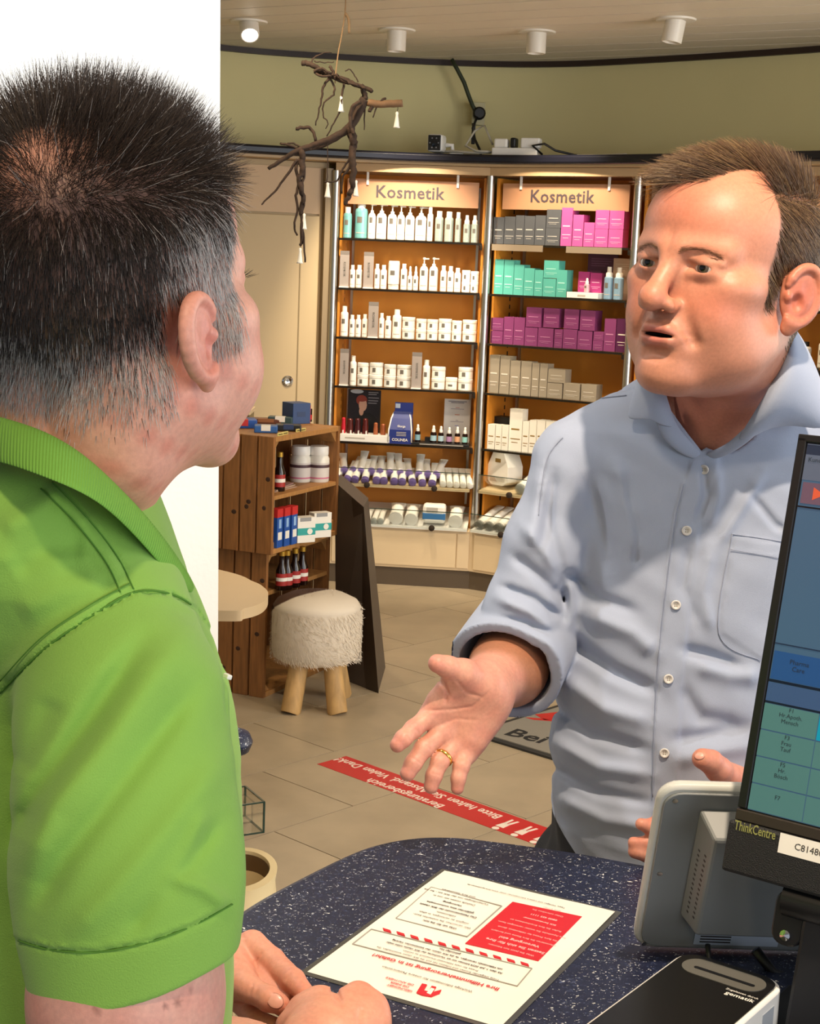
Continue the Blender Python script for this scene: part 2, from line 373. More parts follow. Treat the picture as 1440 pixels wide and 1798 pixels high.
MB().lathe([(.016, 0), (.016, .006), (.006, .008)], 16).build('lens', mat('lens', '101820', .05), fc, (0, -.056, .052), (math.pi / 2, 0, 0), True)
for a in range(6):
    MB().lathe([(.004, 0), (.004, .002)], 6).build('led', mat('led_grey', '8A8A90', .3), fc, (.022 * math.cos(a * 1.05), -.0565, .055 + .027 * math.sin(a * 1.05)), (math.pi / 2, 0, 0))
MB().tube([(.04, .02, .05), (.075, .03, .05), (.08, .03, .01), (.12, .03, .006)], .012, 8).build('bracket', m_whitep, sc, smooth=2)
MB().box(.07, .14, 0, .06, 0, .01).build('foot', m_whitep, sc)
ps = thing('power_strip', 'white power strip with plugged adapters lying on the ledge', 'power strip', on_ledge(905, 8.0), -.35)
MB().box(-.12, .12, -.03, .03, 0, .04).build('body', m_whitep, ps, bevel=.006)
for bx0, w_, h_, mt in ((-.11, .07, .045, m_whitep), (-.025, .03, .05, m_blk), (.03, .10, .05, m_whitep)):
    MB().box(bx0, bx0 + w_, -.028, .028, .04, .04 + h_).build('adapter', mt, ps, bevel=.008)
MB().tube([(.14, 0, .01), (.1, -.045, .05), (.16, -.04, .06), (.21, -.01, .03), (.3, .03, .012), (.42, .1, .01)], .006, 6).build('cord', m_blk, ps, smooth=2)
MB().tube([(-.12, 0, .02), (-.2, -.03, .02), (-.28, .03, .05), (-.25, .08, .13), (-.2, .08, .16), (-.14, .05, .06)], .006, 6).build('cord', m_cablew, ps, smooth=2)
MB().tube([(-.12, .01, .02), (-.22, -.02, .012), (-.34, -.01, .02), (-.45, .03, .012)], .007, 6).build('cord', m_cablew, ps, smooth=2)
MB().tube([(.32, .0, .008), (.45, -.03, .008), (.6, -.12, .008)], .005, 6).build('cord', m_cablew, ps, smooth=2)

# ============================================================ HANGING BRANCH
m_bark = mat('branch_bark', '3A291E', .85, var=.4, vscale=60, bump=.6, bscale=150)
m_bark2 = mat('branch_cut_pale', '7A5C40', .8, var=.2, vscale=40)
BD = 5.0
def bp(x, y, dd=0.): return at_y(380 + x / 2.3226, y / 2.3226, BD + dd)
br = thing('hanging_branch', 'bare brown branch hung from the ceiling with small white tassels', 'branch', at_y(608, 0, BD))
def branch(pts, r0, r1, nm='twig', m=None, wig=.006, dd=0.):
    P = [Vector(bp(*p[:2], dd + (p[2] if len(p) > 2 else 0))) for p in pts]
    Q = smooth_pts(P, 4); n = len(Q)
    Q = [q + Vector((random.uniform(-wig, wig), random.uniform(-2 * wig, 2 * wig), random.uniform(-wig, wig))) * (.3 if 0 < i < n - 1 else 0) for i, q in enumerate(Q)]
    rs = [r0 + (r1 - r0) * i / (n - 1) for i in range(n)]
    return MB().tube([np.array(q) - np.array(br.location) for q in Q], rs, 7).build(nm, m or m_bark, br, smooth=2)
branch([(528, -40), (525, 50), (510, 150), (498, 210), (488, 290), (484, 340)], .0025, .002, 'hanging_cord', mat('cord_brown', '8A6F50', .9), 0)
branch([(526, 55), (540, 80), (542, 135)], .005, .004, 'cord_end', mat('cord_brown', '8A6F50', .9), 0)
branch([(350, 258), (385, 262), (430, 292), (480, 312), (540, 335), (590, 350), (633, 373)], .009, .007, 'limb', wig=.01)
branch([(385, 262), (410, 285), (440, 300), (470, 302), (500, 318), (560, 345)], .006, .006, 'limb', wig=.02, dd=.02)
branch([(590, 350), (602, 375), (605, 405)], .008, .01, 'limb')
branch([(605, 405), (580, 455), (545, 515), (480, 560), (400, 592), (330, 615), (270, 650), (212, 688)], .016, .006, 'limb')
branch([(548, 520), (490, 568), (420, 600), (350, 612), (300, 632)], .007, .004, 'limb', dd=.03)
branch([(618, 418), (660, 425), (710, 424), (760, 421)], .012, .012, 'cut_limb', m_bark2, wig=.002)
branch([(590, 415), (560, 430), (545, 470), (550, 520), (560, 545)], .007, .006, 'twig', dd=-.03)
branch([(600, 420), (575, 425), (558, 455), (548, 500), (540, 550), (560, 600), (558, 650)], .006, .006, 'twig', dd=.03)
branch([(548, 515), (556, 570), (552, 640), (558, 700), (552, 770), (540, 800), (528, 836)], .014, .007, 'limb', wig=.012)
branch([(560, 560), (570, 590), (548, 640), (540, 690), (515, 720), (512, 790)], .006, .003, 'twig')
branch([(552, 620), (535, 660), (510, 700), (490, 740), (440, 742)], .004, .0025, 'twig')
branch([(345, 615), (350, 680), (340, 740), (352, 800), (345, 870), (352, 930), (342, 1000)], .011, .005, 'limb', wig=.012)
branch([(340, 650), (325, 680), (335, 740), (325, 800), (330, 860), (318, 920), (330, 960)], .006, .003, 'twig')
branch([(350, 640), (360, 690), (350, 760), (356, 820), (348, 900), (358, 970), (362, 1070)], .005, .003, 'twig')
branch([(330, 650), (290, 710), (255, 760), (215, 805), (185, 834)], .005, .0025, 'twig')
branch([(325, 525), (365, 520), (390, 530), (405, 575)], .006, .005, 'twig')
branch([(262, 585), (300, 592), (330, 605)], .004, .004, 'twig')
branch([(275, 590), (315, 585), (350, 600), (390, 608)], .003, .003, 'twig')
branch([(385, 265), (400, 235), (430, 218), (470, 215)], .003, .0015, 'twig')
branch([(470, 310), (440, 345), (430, 395), (420, 440), (405, 512)], .005, .002, 'twig')
branch([(455, 318), (478, 345), (478, 385), (440, 420), (436, 470), (455, 500), (445, 525)], .004, .0015, 'twig')
branch([(520, 340), (512, 400), (505, 450), (480, 500), (450, 555)], .004, .002, 'twig')
branch([(525, 290), (545, 283), (565, 310), (578, 335)], .002, .002, 'twig')
branch([(450, 570), (455, 640), (450, 740)], .0016, .0016, 'twig')
branch([(605, 440), (603, 530)], .003, .0015, 'twig')
branch([(640, 425), (625, 455)], .007, .006, 'stub')
branch([(690, 402), (670, 412), (655, 430), (638, 480)], .004, .002, 'twig')
branch([(470, 300), (430, 280), (400, 290), (420, 310), (470, 310)], .004, .004, 'twig', dd=-.02)
branch([(460, 270), (480, 300), (470, 320)], .005, .004, 'twig')
branch([(480, 305), (520, 325), (570, 350), (610, 360)], .004, .004, 'twig', dd=-.02, wig=.02)
branch([(400, 248), (430, 255), (480, 252)], .0022, .0015, 'twig')
branch([(740, 435), (738, 455)], .001, .001, 'thread')
m_tas = mat('tassel_white', 'E9E6DE', .8)
for x, y in ((737, 455), (455, 740), (570, 735), (510, 390), (342, 1010), (358, 870)):
    p = np.array(bp(x, y)) - np.array(br.location)
    t = MB().lathe([(.002, 0), (.005, -.004), (.004, -.012), (.009, -.045), (.011, -.05)], 8).build('tassel', m_tas, br, p, (0, 0, 0), 2)
# ============================================================ CRATES
m_wood = mat('crate_pine', '8E5E30', .6, var=.3, vscale=9, stretch=(8, 8, .9), rand=.10, bump=.2, bscale=60)
m_wood2 = mat('crate_edge_pine', 'A87842', .6, var=.2, vscale=9, stretch=(6, 6, 1.5), rand=.08)
m_knot = mat('knot', '3A2212', .7)
zt = float(at_y(481, 768, 5.75)[2])
K = at_z(481, 768, zt); Rr = at_z(598, 748, zt); Ll = at_z(385, 761, zt)
fx = Rr - K; fx[2] = 0; FW = float(np.linalg.norm(fx)); frz = math.atan2(fx[1], fx[0])
zmid = float(at_y(481, 975, K[1])[2]); zsh = float(at_y(481, 873, K[1])[2])
CDEP = .44
def crate(lbl, org, z0, z1, shelf_z, wfront):
    t = thing('wooden_crate', lbl, 'crate', (org[0], org[1], z0), frz, 'stacked wooden crates'); H = z1 - z0; th = .016
    # local: x along the open front (to the right/back), y along the closed left side (to the left/back)
    n = 6; g = .009; w_ = (CDEP - g * (n - 1)) / n
    for i in range(n):
        y0 = i * (w_ + g); p = MB().box(0, th, y0, y0 + w_, .0, H).build('side_plank', m_wood, t, bevel=.0015)
        for q in range(2):
            kz = random.uniform(.1, .9) * H; ky = y0 + random.uniform(.25, .75) * w_
            MB().lathe([(.009, 0), (.006, .0012)], 9, sx=1, sy=random.uniform(.7, 1.3)).build('knot', m_knot, p, (-.0002, ky, kz), (0, -math.pi / 2, 0))
        MB().box(wfront - th, wfront, y0, y0 + w_, 0, H).build('side_plank', m_wood, t, bevel=.0015)
    n = 4; w_ = (wfront - 2 * th - g * 3) / n
    for i in range(n):
        x0 = th + i * (w_ + g); MB().box(x0, x0 + w_, CDEP - .014, CDEP, .014, H - .014).build('back_plank', m_wood, t, bevel=.0015)
    for zz, nm in ((0, 'bottom_board'), (H - .02, 'top_board')):
        MB().box(th, wfront - th, .0, CDEP - .015, zz, zz + .02).build(nm, m_wood2, t, bevel=.002)
    for cx, s in ((th, 1), (wfront - th, -1)):      # corner blocks
        for zc, sz in ((.02, 1), (H - .02, -1)):
            MB().add([(cx, .012, zc), (cx + s * .045, .012, zc), (cx, .012, zc + sz * .045), (cx, CDEP - .02, zc), (cx + s * .045, CDEP - .02, zc), (cx, CDEP - .02, zc + sz * .045)], [(0, 1, 2), (5, 4, 3), (0, 3, 4, 1), (1, 4, 5, 2), (2, 5, 3, 0)]).build('corner_batten', m_wood2, t)
    if shelf_z: MB().box(th, wfront - th, .004, CDEP - .016, shelf_z - .016, shelf_z).build('shelf', m_wood2, t, bevel=.002)
    return t
fx /= FW; fy = np.array([-fx[1], fx[0], 0])
def cr(x, y, z): return np.array([K[0], K[1], 0]) + fx * x + fy * y + np.array([0, 0, z])
crate('upper wooden crate with a middle shelf, standing on the other crate', K, zmid, zt, zsh - zmid, FW)
o2 = cr(.03, .035, 0); crate('lower wooden crate on the floor beside the fur stool', o2, 0, zmid - .002, None, FW - .02)
# things in and on the crates
m_bot = mat('juice_bottle_dark', '1E0E0A', .12); m_gold = mat('gold_cap', 'B8923C', .35, metal=.8); m_redl = mat('red_label', 'A02824', .5)
m_redp = mat('red_print', 'C02A2A', .5); m_bluep = mat('blue_print', '1E4FA0', .45); m_teal = mat('teal_print', '1F9C96', .45)
m_jarw = mat('pill_jar_white', 'DEDBD2', .35); m_card = mat('white_card', 'E8E4DA', .55)
def juice(loc, lbl, grp):
    t = thing('juice_bottle', lbl, 'bottle', loc, 0, grp)
    MB().lathe([(.0215, 0), (.023, .004), (.023, .075), (.011, .105), (.0105, .135)], 16).build('bottle_body', m_bot, t, smooth=True)
    MB().lathe([(.0125, .134), (.0125, .152), (.011, .153)], 14).build('cap', m_gold, t, smooth=True)
    MB().lathe([(.0234, .018), (.0234, .066)], 16, cap=False).build('label', m_redl, t, smooth=True)
    MB().lathe([(.0237, .036), (.0237, .05)], 16, cap=False).build('label_band', m_card, t, smooth=True)
    return t
juice(at_z(490, 862, zsh), 'dark juice bottle with gold cap on the middle crate shelf', 'dark juice bottles')
o_ = cr(.03, .035, .0)
zb = float(at_y(494, 1036, K[1] + .1)[2])
MB2 = MB().box(.016, FW - .036, .004, CDEP - .016, zb - .016, zb).build('shelf', m_wood2, [o for o in C.objects if o.name.startswith('wooden_crate')][-1])
MB2.location = (0, 0, 0)
for i, (px_, py_) in enumerate(((494, 1035), (503, 1034), (517, 1030), (530, 1026))):
    juice(at_z(px_, py_, zb), 'dark juice bottle in the lower crate, %s from the left' % ORD[i], 'dark juice bottles')
for i, (xx, yy) in enumerate(((527, 845), (559, 845))):
    t = thing('pill_jar', 'white screw-top pill jar on the upper crate shelf, %s' % ('left one' if i == 0 else 'right one'), 'jar', at_z(xx, yy, zsh), frz, 'white pill jars')
    MB().lathe([(.04, 0), (.043, .004), (.043, .095), (.036, .11)], 20).build('jar_body', m_jarw, t, smooth=True)
    MB().lathe([(.038, .11), (.039, .112), (.039, .142), (.036, .146)], 20).build('lid', m_whitep, t, smooth=True)
    MB().lathe([(.0434, .02), (.0434, .08)], 20, cap=False).build('label', mat('label_pale', 'CFC8C4', .5), t, smooth=True)
    MB().lathe([(.0436, .06), (.0436, .072)], 20, cap=False).build('label_band', mat('label_dark', '4A3038', .5), t, smooth=True)
    MB().lathe([(.0436, .015), (.0436, .021)], 20, cap=False).build('label_stripe', mat('label_pink', 'C46A8A', .5), t, smooth=True)
for i in range(3):
    t = thing('leaflet_stack', 'printed leaflets lying on the crate shelf, %s of the pile' % ('bottom' if i == 0 else 'middle' if i == 1 else 'top'), 'leaflet', cr(.10 + .02 * i, .05, zsh + .004 * i), frz + .1 * i, 'leaflets on the crate shelf')
    MB().box(0, .18, 0, .12, 0.0005, .0038).build('leaflet', mat('leaflet_%d' % i, ['A98C78', 'C2A894', 'B08A86'][i], .5), t)
    MB().box(.02, .16, .02, .05, .0039, .0042).build('print', mat('leaflet_print', '7C3A44', .5), t)
zf = zmid + .02
for i in range(3):
    t = thing('toothpaste_box', 'upright blue and red medicine box in the upper crate, %s from the left' % ORD[i], 'box', at_z(486 + i * 13, 963 - i * 3, zf), frz, 'blue and red boxes')
    MB().box(0, .042, 0, .035, 0, .15).build('box_body', m_bluep, t, bevel=.001)
    MB().box(-.0004, .0424, -.0004, .0354, .118, .1504).build('red_top', m_redp, t)
    MB().box(.006, .036, -.0008, -.0003, .03, .06).build('print', m_card, t); MB().box(.012, .03, -.0008, -.0003, .075, .11).build('print', mat('pale_blue', '8FB4E0', .5), t)
for i in range(2):
    t = thing('medicine_box', 'white medicine box with teal band in the upper crate, %s' % ('left one' if i == 0 else 'right one'), 'box', at_z(522 + 29 * i, 954 - 9 * i, zf), frz - .55, 'white and teal boxes')
    MB().box(0, .08, 0, .045, 0, .1).build('box_body', m_card, t, bevel=.001)
    MB().box(-.0002, .0804, -.0006, .04, .03, .058).build('teal_band', m_teal, t)
    MB().box(.01, .06, -.0008, -.0003, .085, .1).build('print', mat('grey_print', '8C8C8C', .5), t)
    MB().lathe([(.012, 0), (.012, .001)], 12).build('white_dot', m_card, t, (.055, -.0006, .044), (math.pi / 2, 0, 0))
# on top of the upper crate
m_navy = mat('navy_box', '1C3B6E', .5)
t = thing('blue_box', 'dark blue cube box standing on top of the crates', 'box', at_z(514, 745, zt), frz - .5)
MB().box(0, .085, 0, .085, 0, .085).build('box_body', m_navy, t, bevel=.002)
MB().box(.0855, .092, .01, .07, .0, .075).build('red_side', m_redp, t)
MB().box(.02, .06, -.0008, -.0003, .03, .05).build('print', mat('navy_print', '15305C', .5), t)
t = thing('small_black_box', 'small black box leaning by the blue cube on the crates', 'box', at_z(540, 742, zt), frz); MB().box(0, .04, 0, .05, 0, .055).build('box_body', m_blk, t, bevel=.002); MB().box(.004, .036, -.0006, -.0002, .01, .03).build('print', m_redp, t)
flat = [('packet', 'flat blue printed packet lying at the left of the crate top', 398, 752, .12, .09, .035, m_bluep, m_redp), ('packet', 'flat light blue and white packet lying at the crate top corner', 446, 760, .09, .07, .028, mat('sky_blue', '2C5C9C', .5), m_card),
        ('packet', 'flat brown red packet lying across the crate top', 432, 743, .16, .06, .02, mat('brown_red', '5E3422', .5), mat('brown_light', '8A5834', .5)), ('packet', 'black packet lying before the blue cube', 484, 757, .10, .05, .026, m_blk, mat('dark_blue2', '24365C', .5)), ('packet', 'dark teal packet at the back of the crate top', 470, 744, .10, .05, .03, mat('dark_teal', '2A4448', .5), m_card)]
for nm, lb, x, y, w_, d_, h_, ma, mb_ in flat:
    t = thing(nm, lb, 'packet', at_z(x, y, zt), random.uniform(-.1, .25), 'packets on the crates')
    MB().box(0, w_, 0, d_, 0, h_).build('packet_body', ma, t, bevel=.004); MB().box(w_ * .3, w_ * .7, -.0006, d_ * .6, h_ * .3, h_ + .0006).build('print', mb_, t)
for i, (x, y) in enumerate(((.045, .008), (.09, .012), (.21, .02), (.245, .02))):
    t = thing('price_tag', 'small yellow price tag on the crate top edge, %s from the left' % ORD[i], 'price tag', cr(x, y, zt), frz, 'yellow price tags')
    MB().box(0, .04, 0, .004, 0, .012).build('tag_card', mat('tag_yellow', 'D8C878', .5), t); MB().box(.004, .036, -.0005, -.0001, .003, .008).build('print', mat('tag_print', '6A5C34', .5), t)
# small beige back panel behind the crates
p = at_y(425, 742, 6.6)
t = thing('wooden_box', 'small pale wooden box standing behind the crates by the door', 'box', (p[0], p[1], 0), 0)
MB().box(-.10, .03, 0, .2, 0, 1.02).build('box_body', mat('olive_panel', '8A7A54', .6), t); MB().box(-.11, .035, -.01, .21, 1.02, 1.04).build('lid', m_beige, t, bevel=.003)
# ============================================================ DARK SLANTED DISPLAY STAND behind the stool
m_stand = mat('stand_dark_grey', '4A4038', .5); m_stand2 = mat('stand_dark_brown', '33281F', .45)
D0 = 6.05
pts = [at_y(590, 850, D0 + .1), at_y(638, 890, D0), at_y(664, 1216, D0 - .08), at_y(600, 1190, D0 + .12)]
t = thing('display_stand', 'dark grey brown slanted display stand beside the crates', 'stand', (pts[2][0], pts[2][1], 0))
b_ = np.array([pts[2][0], pts[2][1], 0])
g0 = at_z(664, 1217, 0); g1 = at_z(590, 1188, 0)
tp = at_y(638, 890, D0 + .05); tq = at_y(588, 846, D0 + .25)
def L_(p): return tuple(np.asarray(p) - b_)
dz = np.array([.02, .40, 0])
MB().add([L_(g1), L_(g0), L_(tp), L_(tq)] + [L_(g1 + dz), L_(g0 + dz), L_(tp + dz * .6), L_(tq + dz * .6)], [(0, 1, 2, 3), (7, 6, 5, 4), (1, 5, 6, 2), (3, 2, 6, 7), (0, 3, 7, 4), (0, 4, 5, 1)]).build('stand_body', m_stand, t)
f0 = g0 * .72 + g1 * .28; f1 = tp * .6 + tq * .4
MB().add([L_(f0 + [0, -.004, 0]), L_(g0 + [.002, -.004, 0]), L_(tp + [.002, -.004, 0]), L_(f1 + [0, -.004, 0])], [(0, 1, 2, 3)]).build('front_fold', m_stand2, t)
# ============================================================ FUR STOOL
m_leg = mat('stool_leg_wood', 'B8935E', .6, var=.25, vscale=8, stretch=(5, 5, 1), bump=.15, bscale=50)
sc0 = (at_z(520, 1257) + at_z(603, 1257) + at_z(500, 1215) + at_z(585, 1215)) / 4
t = thing('fur_stool', 'round stool with white cowhide cushion and stubby wooden legs', 'stool', sc0, 0.)
stool_top = float(at_y(563, 1040, sc0[1])[2]); SR = .172; zc0 = float(at_y(563, 1170, sc0[1] - .15)[2])
for a, k in ((-2.15, 0), (-.85, 1), (2.2, 2), (.8, 3)):
    c, s_ = math.cos(a), math.sin(a)
    MB().tube([(c * .15, s_ * .17, 0), (c * .145, s_ * .165, .01), (c * .12, s_ * .13, zc0 * .6), (c * .10, s_ * .11, zc0 + .02)], [.036, .039, .037, .034], 14).build('leg', m_leg, t, smooth=True)
def fur_mat():
    m = bpy.data.materials.new('cowhide'); m.use_nodes = True; nt = m.node_tree; b = nt.nodes['Principled BSDF']; b.inputs['Roughness'].default_value = .75; b.inputs['Sheen Weight'].default_value = .03
    tc = nt.nodes.new('ShaderNodeTexCoord'); n = nt.nodes.new('ShaderNodeTexNoise'); n.inputs['Scale'].default_value = 3.2; n.inputs['Detail'].default_value = 3
    nt.links.new(tc.outputs['Object'], n.inputs['Vector'])
    sep = nt.nodes.new('ShaderNodeSeparateXYZ'); nt.links.new(tc.outputs['Object'], sep.inputs[0])
    # brown patch: back left of the top
    def math_(op, a, b_=None, v=None):
        q = nt.nodes.new('ShaderNodeMath'); q.operation = op; nt.links.new(a, q.inputs[0])
        if b_ is not None: nt.links.new(b_, q.inputs[1])
        if v is not None: q.inputs[1].default_value = v
        return q.outputs[0]
    sx = math_('MULTIPLY', sep.outputs['X'], v=-1.0); sy = math_('MULTIPLY', sep.outputs['Y'], v=.75); sz = math_('MULTIPLY', sep.outputs['Z'], v=2.2)
    sm = math_('ADD', math_('ADD', sx, sy), sz); sm = math_('ADD', sm, math_('MULTIPLY', n.outputs['Fac'], v=.10))
    rp = nt.nodes.new('ShaderNodeMapRange'); rp.inputs[1].default_value = 2.2 * stool_top + .04; rp.inputs[2].default_value = 2.2 * stool_top + .055; nt.links.new(sm, rp.inputs[0])
    mx = nt.nodes.new('ShaderNodeMixRGB'); mx.inputs[1].default_value = (*lin('D9CDBB'), 1); mx.inputs[2].default_value = (*lin('4A2E1C'), 1); nt.links.new(rp.outputs[0], mx.inputs[0])
    n2 = nt.nodes.new('ShaderNodeTexNoise'); n2.inputs['Scale'].default_value = 30; n2.inputs['Detail'].default_value = 6; nt.links.new(tc.outputs['Object'], n2.inputs['Vector'])
    m3 = nt.nodes.new('ShaderNodeMixRGB'); m3.blend_type = 'MULTIPLY'; m3.inputs[0].default_value = .35; nt.links.new(mx.outputs[0], m3.inputs[1]); nt.links.new(n2.outputs['Color'], m3.inputs[2])
    nt.links.new(mx.outputs[0], b.inputs['Base Color']); return m
m_fur = fur_mat()
prof = [(.0, zc0 - .01), (.14, zc0 - .01), (.163, zc0 + .004), (.170, zc0 + .03), (SR, zc0 + .10), (SR - .001, stool_top - .075), (SR - .006, stool_top - .06), (SR - .003, stool_top - .052), (.155, stool_top - .03), (.11, stool_top - .008), (.05, stool_top), (.0, stool_top + .001)]
cu = MB().lathe(prof, 40, cap=False).build('cushion', m_fur, t, smooth=2)
# fur hairs lying on the cushion
hv = []; hf = []
for i in range(7000):
    a = random.uniform(0, 2 * math.pi); q = random.random()
    if q < .72:
        z = random.uniform(zc0, stool_top - .055); P = Vector(((SR + .0) * math.cos(a), SR * math.sin(a), z)); N = Vector((math.cos(a), math.sin(a), 0)); T = Vector((-math.sin(a), math.cos(a), -1.3 + .8 * math.sin(3 * a + z * 20)))
    else:
        r = SR * .92 * math.sqrt(random.random()); z = stool_top - .055 * (r / SR) ** 2.2; P = Vector((r * math.cos(a), r * math.sin(a), z)); N = Vector((0, 0, 1)); T = Vector((math.cos(a * 2), math.sin(a + r * 20), -.1))
    T = (T + Vector((random.gauss(0, .3), random.gauss(0, .3), random.gauss(0, .3)))).normalized(); l = random.uniform(.012, .022); sd = T.cross(N).normalized() * .0007
    b = len(hv); p0 = P - N * .001; p1 = P + T * l * .6 + N * .0035; p2 = P + T * l + N * .003
    hv += [p0 - sd, p0 + sd, p1 + sd, p1 - sd, p2]; hf += [(b, b + 1, b + 2, b + 3), (b + 3, b + 2, b + 4)]
me = bpy.data.meshes.new('fur'); me.from_pydata([tuple(q) for q in hv], [], hf); me.materials.append(m_fur)
fo = bpy.data.objects.new('fur', me); C.objects.link(fo); fo.parent = cu; fo['kind'] = 'stuff'
# ============================================================ TABLE END behind the pillar
tz = .74
c1 = at_z(384, 1000, tz); c2 = at_z(445, 1021, tz); c3 = at_z(471, 1042, tz); c4 = at_z(460, 1058, tz); c5 = at_z(384, 1072, tz)
t = thing('cafe_table', 'pale table top with rounded corner jutting out behind the white wall', 'table', (c3[0] - .5, c3[1], 0))
poly = smooth_pts([tuple(c5[:2] + np.array([-.5, .0])), tuple(c5[:2]), tuple(at_z(430, 1068, tz)[:2]), tuple(c4[:2]), tuple(c3[:2]), tuple(at_z(462, 1030, tz)[:2]), tuple(c2[:2]), tuple(c1[:2]), tuple(c1[:2] + np.array([-.5, .35]))], 8)
MB().prism([(p[0] - t.location.x, p[1] - t.location.y) for p in poly], tz - .03, tz).build('table_top', mat('table_beech', 'C9B08A', .4, var=.04, vscale=4), t, smooth=True)
MB().lathe([(.22, 0), (.22, .015), (.03, .03), (.03, tz - .03)], 20, (.1, 0)).build('pedestal', m_steel, t, smooth=True)
# ============================================================ FLOOR: STICKER, MAT
m_red = mat('floor_sticker_red', 'C0181C', .35); m_wlet = mat('sticker_letters', 'EADFD2', .5)
a0 = at_z(608, 1328); a1 = at_z(557, 1342); a2 = at_z(958, 1453); a3 = at_z(948, 1486)
ex = (a2 - a0); ex /= np.linalg.norm(ex); ey = np.array([-ex[1], ex[0], 0]); wst = float(abs((a3 - a2) @ ey)); SL = 1.25
t = thing('floor_sticker', 'red floor sticker strip asking to keep distance, white letters', 'sticker', (a0[0], a0[1], 0), math.atan2(ex[1], ex[0]))
sk0 = float((a1 - a0) @ ex)
MB().prism([(sk0, -wst), (SL, -wst), (SL, 0), (0, 0)], .0, .0012).build('strip', m_red, t)
flip = lambda x, y: basis((x, y, .0016), (-1, 0, 0), (0, -1, 0))
lettering('Bitte halten Sie Abstand. Vielen Dank!', .056, m_wlet, t, flip(.37, -.045), bold=.012, sx=.86)
lettering('Beratungsbereich', .056, m_wlet, t, flip(.39, -.115), bold=.012, sx=.86)
for k in range(3):       # little walking figures
    x = .79 + k * .075
    f = MB(); f.lathe([(.012, .0012), (.012, .0018)], 10, (x, -.125)); f.prism([(x - .016, -.108), (x + .016, -.108), (x + .012, -.07), (x - .012, -.07)], .0012, .0018); f.prism([(x - .012, -.072), (x - .002, -.072), (x - .006, -.03), (x - .014, -.03)], .0012, .0018); f.prism([(x + .002, -.072), (x + .012, -.072), (x + .016, -.03), (x + .008, -.03)], .0012, .0018)
    f.build('figure_mark', m_wlet, t)
q0 = at_z(866, 1303); q1 = at_z(964, 1333); q2 = at_z(872, 1256)
ex = q1 - q0; ex /= np.linalg.norm(ex); ey = np.array([-ex[1], ex[0], 0])
q0 = q0 - ex * .12
t = thing('door_mat', 'grey door mat with dark rubber border and printed words', 'mat', (q0[0], q0[1], 0), math.atan2(ex[1], ex[0]))
MB().box(0, 1.1, 0, .62, 0, .008).build('rubber_border', mat('mat_rubber', '2A2A2A', .7), t)
MB().box(.025, 1.075, .025, .595, .0081, .012).build('pile', mat('mat_grey', '86827A', .95, bump=.6, bscale=400), t)
lettering('Bei uns', .13, mat('mat_black', '1A1A1C', .9), t, basis((.10, .11, .0125), (1, .12, 0), (-.12, 1, 0)), bold=.02, align='LEFT')
MB().prism([(.03, .36), (.10, .33), (.18, .42), (.24, .40), (.16, .50), (.07, .46)], .0122, .0128).build('red_logo', m_red, t)
MB().prism([(.03, .30), (.07, .30), (.14, .35), (.08, .34)], .0122, .0128).build('red_logo', m_red, t)
# ============================================================ COUNTER
def terrazzo():
    m = bpy.data.materials.new('navy_terrazzo'); m.use_nodes = True; nt = m.node_tree; b = nt.nodes['Principled BSDF']; b.inputs['Roughness'].default_value = .42
    tc = nt.nodes.new('ShaderNodeTexCoord')
    def flecks(scale, thr, col, prev, sy=1.6):
        mp = nt.nodes.new('ShaderNodeMapping'); mp.inputs['Scale'].default_value = (1, sy, 1); mp.inputs['Rotation'].default_value = (0, 0, scale); nt.links.new(tc.outputs['Object'], mp.inputs[0])
        ns = nt.nodes.new('ShaderNodeTexNoise'); ns.inputs['Scale'].default_value = scale * .9; nt.links.new(mp.outputs[0], ns.inputs['Vector'])
        mxv = nt.nodes.new('ShaderNodeMixRGB'); mxv.inputs[0].default_value = .02; nt.links.new(mp.outputs[0], mxv.inputs[1]); nt.links.new(ns.outputs['Color'], mxv.inputs[2])
        v = nt.nodes.new('ShaderNodeTexVoronoi'); v.inputs['Scale'].default_value = scale; v.inputs['Randomness'].default_value = 1; nt.links.new(mxv.outputs[0], v.inputs['Vector'])
        sep = nt.nodes.new('ShaderNodeSeparateColor'); nt.links.new(v.outputs['Color'], sep.inputs[0])
        th = nt.nodes.new('ShaderNodeMapRange'); th.inputs[1].default_value = .35; th.inputs[2].default_value = 1; th.inputs[3].default_value = 0; th.inputs[4].default_value = thr; nt.links.new(sep.outputs[0], th.inputs[0])
        lt = nt.nodes.new('ShaderNodeMath'); lt.operation = 'LESS_THAN'; nt.links.new(v.outputs['Distance'], lt.inputs[0]); nt.links.new(th.outputs[0], lt.inputs[1])
        mx = nt.nodes.new('ShaderNodeMixRGB'); nt.links.new(lt.outputs[0], mx.inputs[0]); nt.links.new(prev, mx.inputs[1]); mx.inputs[2].default_value = (*lin(col), 1)
        return mx.outputs[0]
    n = nt.nodes.new('ShaderNodeTexNoise'); n.inputs['Scale'].default_value = 90; nt.links.new(tc.outputs['Object'], n.inputs['Vector'])
    rp = nt.nodes.new('ShaderNodeMixRGB'); nt.links.new(n.outputs['Fac'], rp.inputs[0]); rp.inputs[1].default_value = (*lin('10162A'), 1); rp.inputs[2].default_value = (*lin('1E2440'), 1)
    c = flecks(260, .42, '2E3856', rp.outputs[0]); c = flecks(170, .32, '465070', c); c = flecks(190, .31, 'BFC2CA', c); c = flecks(120, .21, 'E6E4E0', c)
    nt.links.new(c, b.inputs['Base Color']); return m
m_terr = terrazzo()
CZ = 1.0
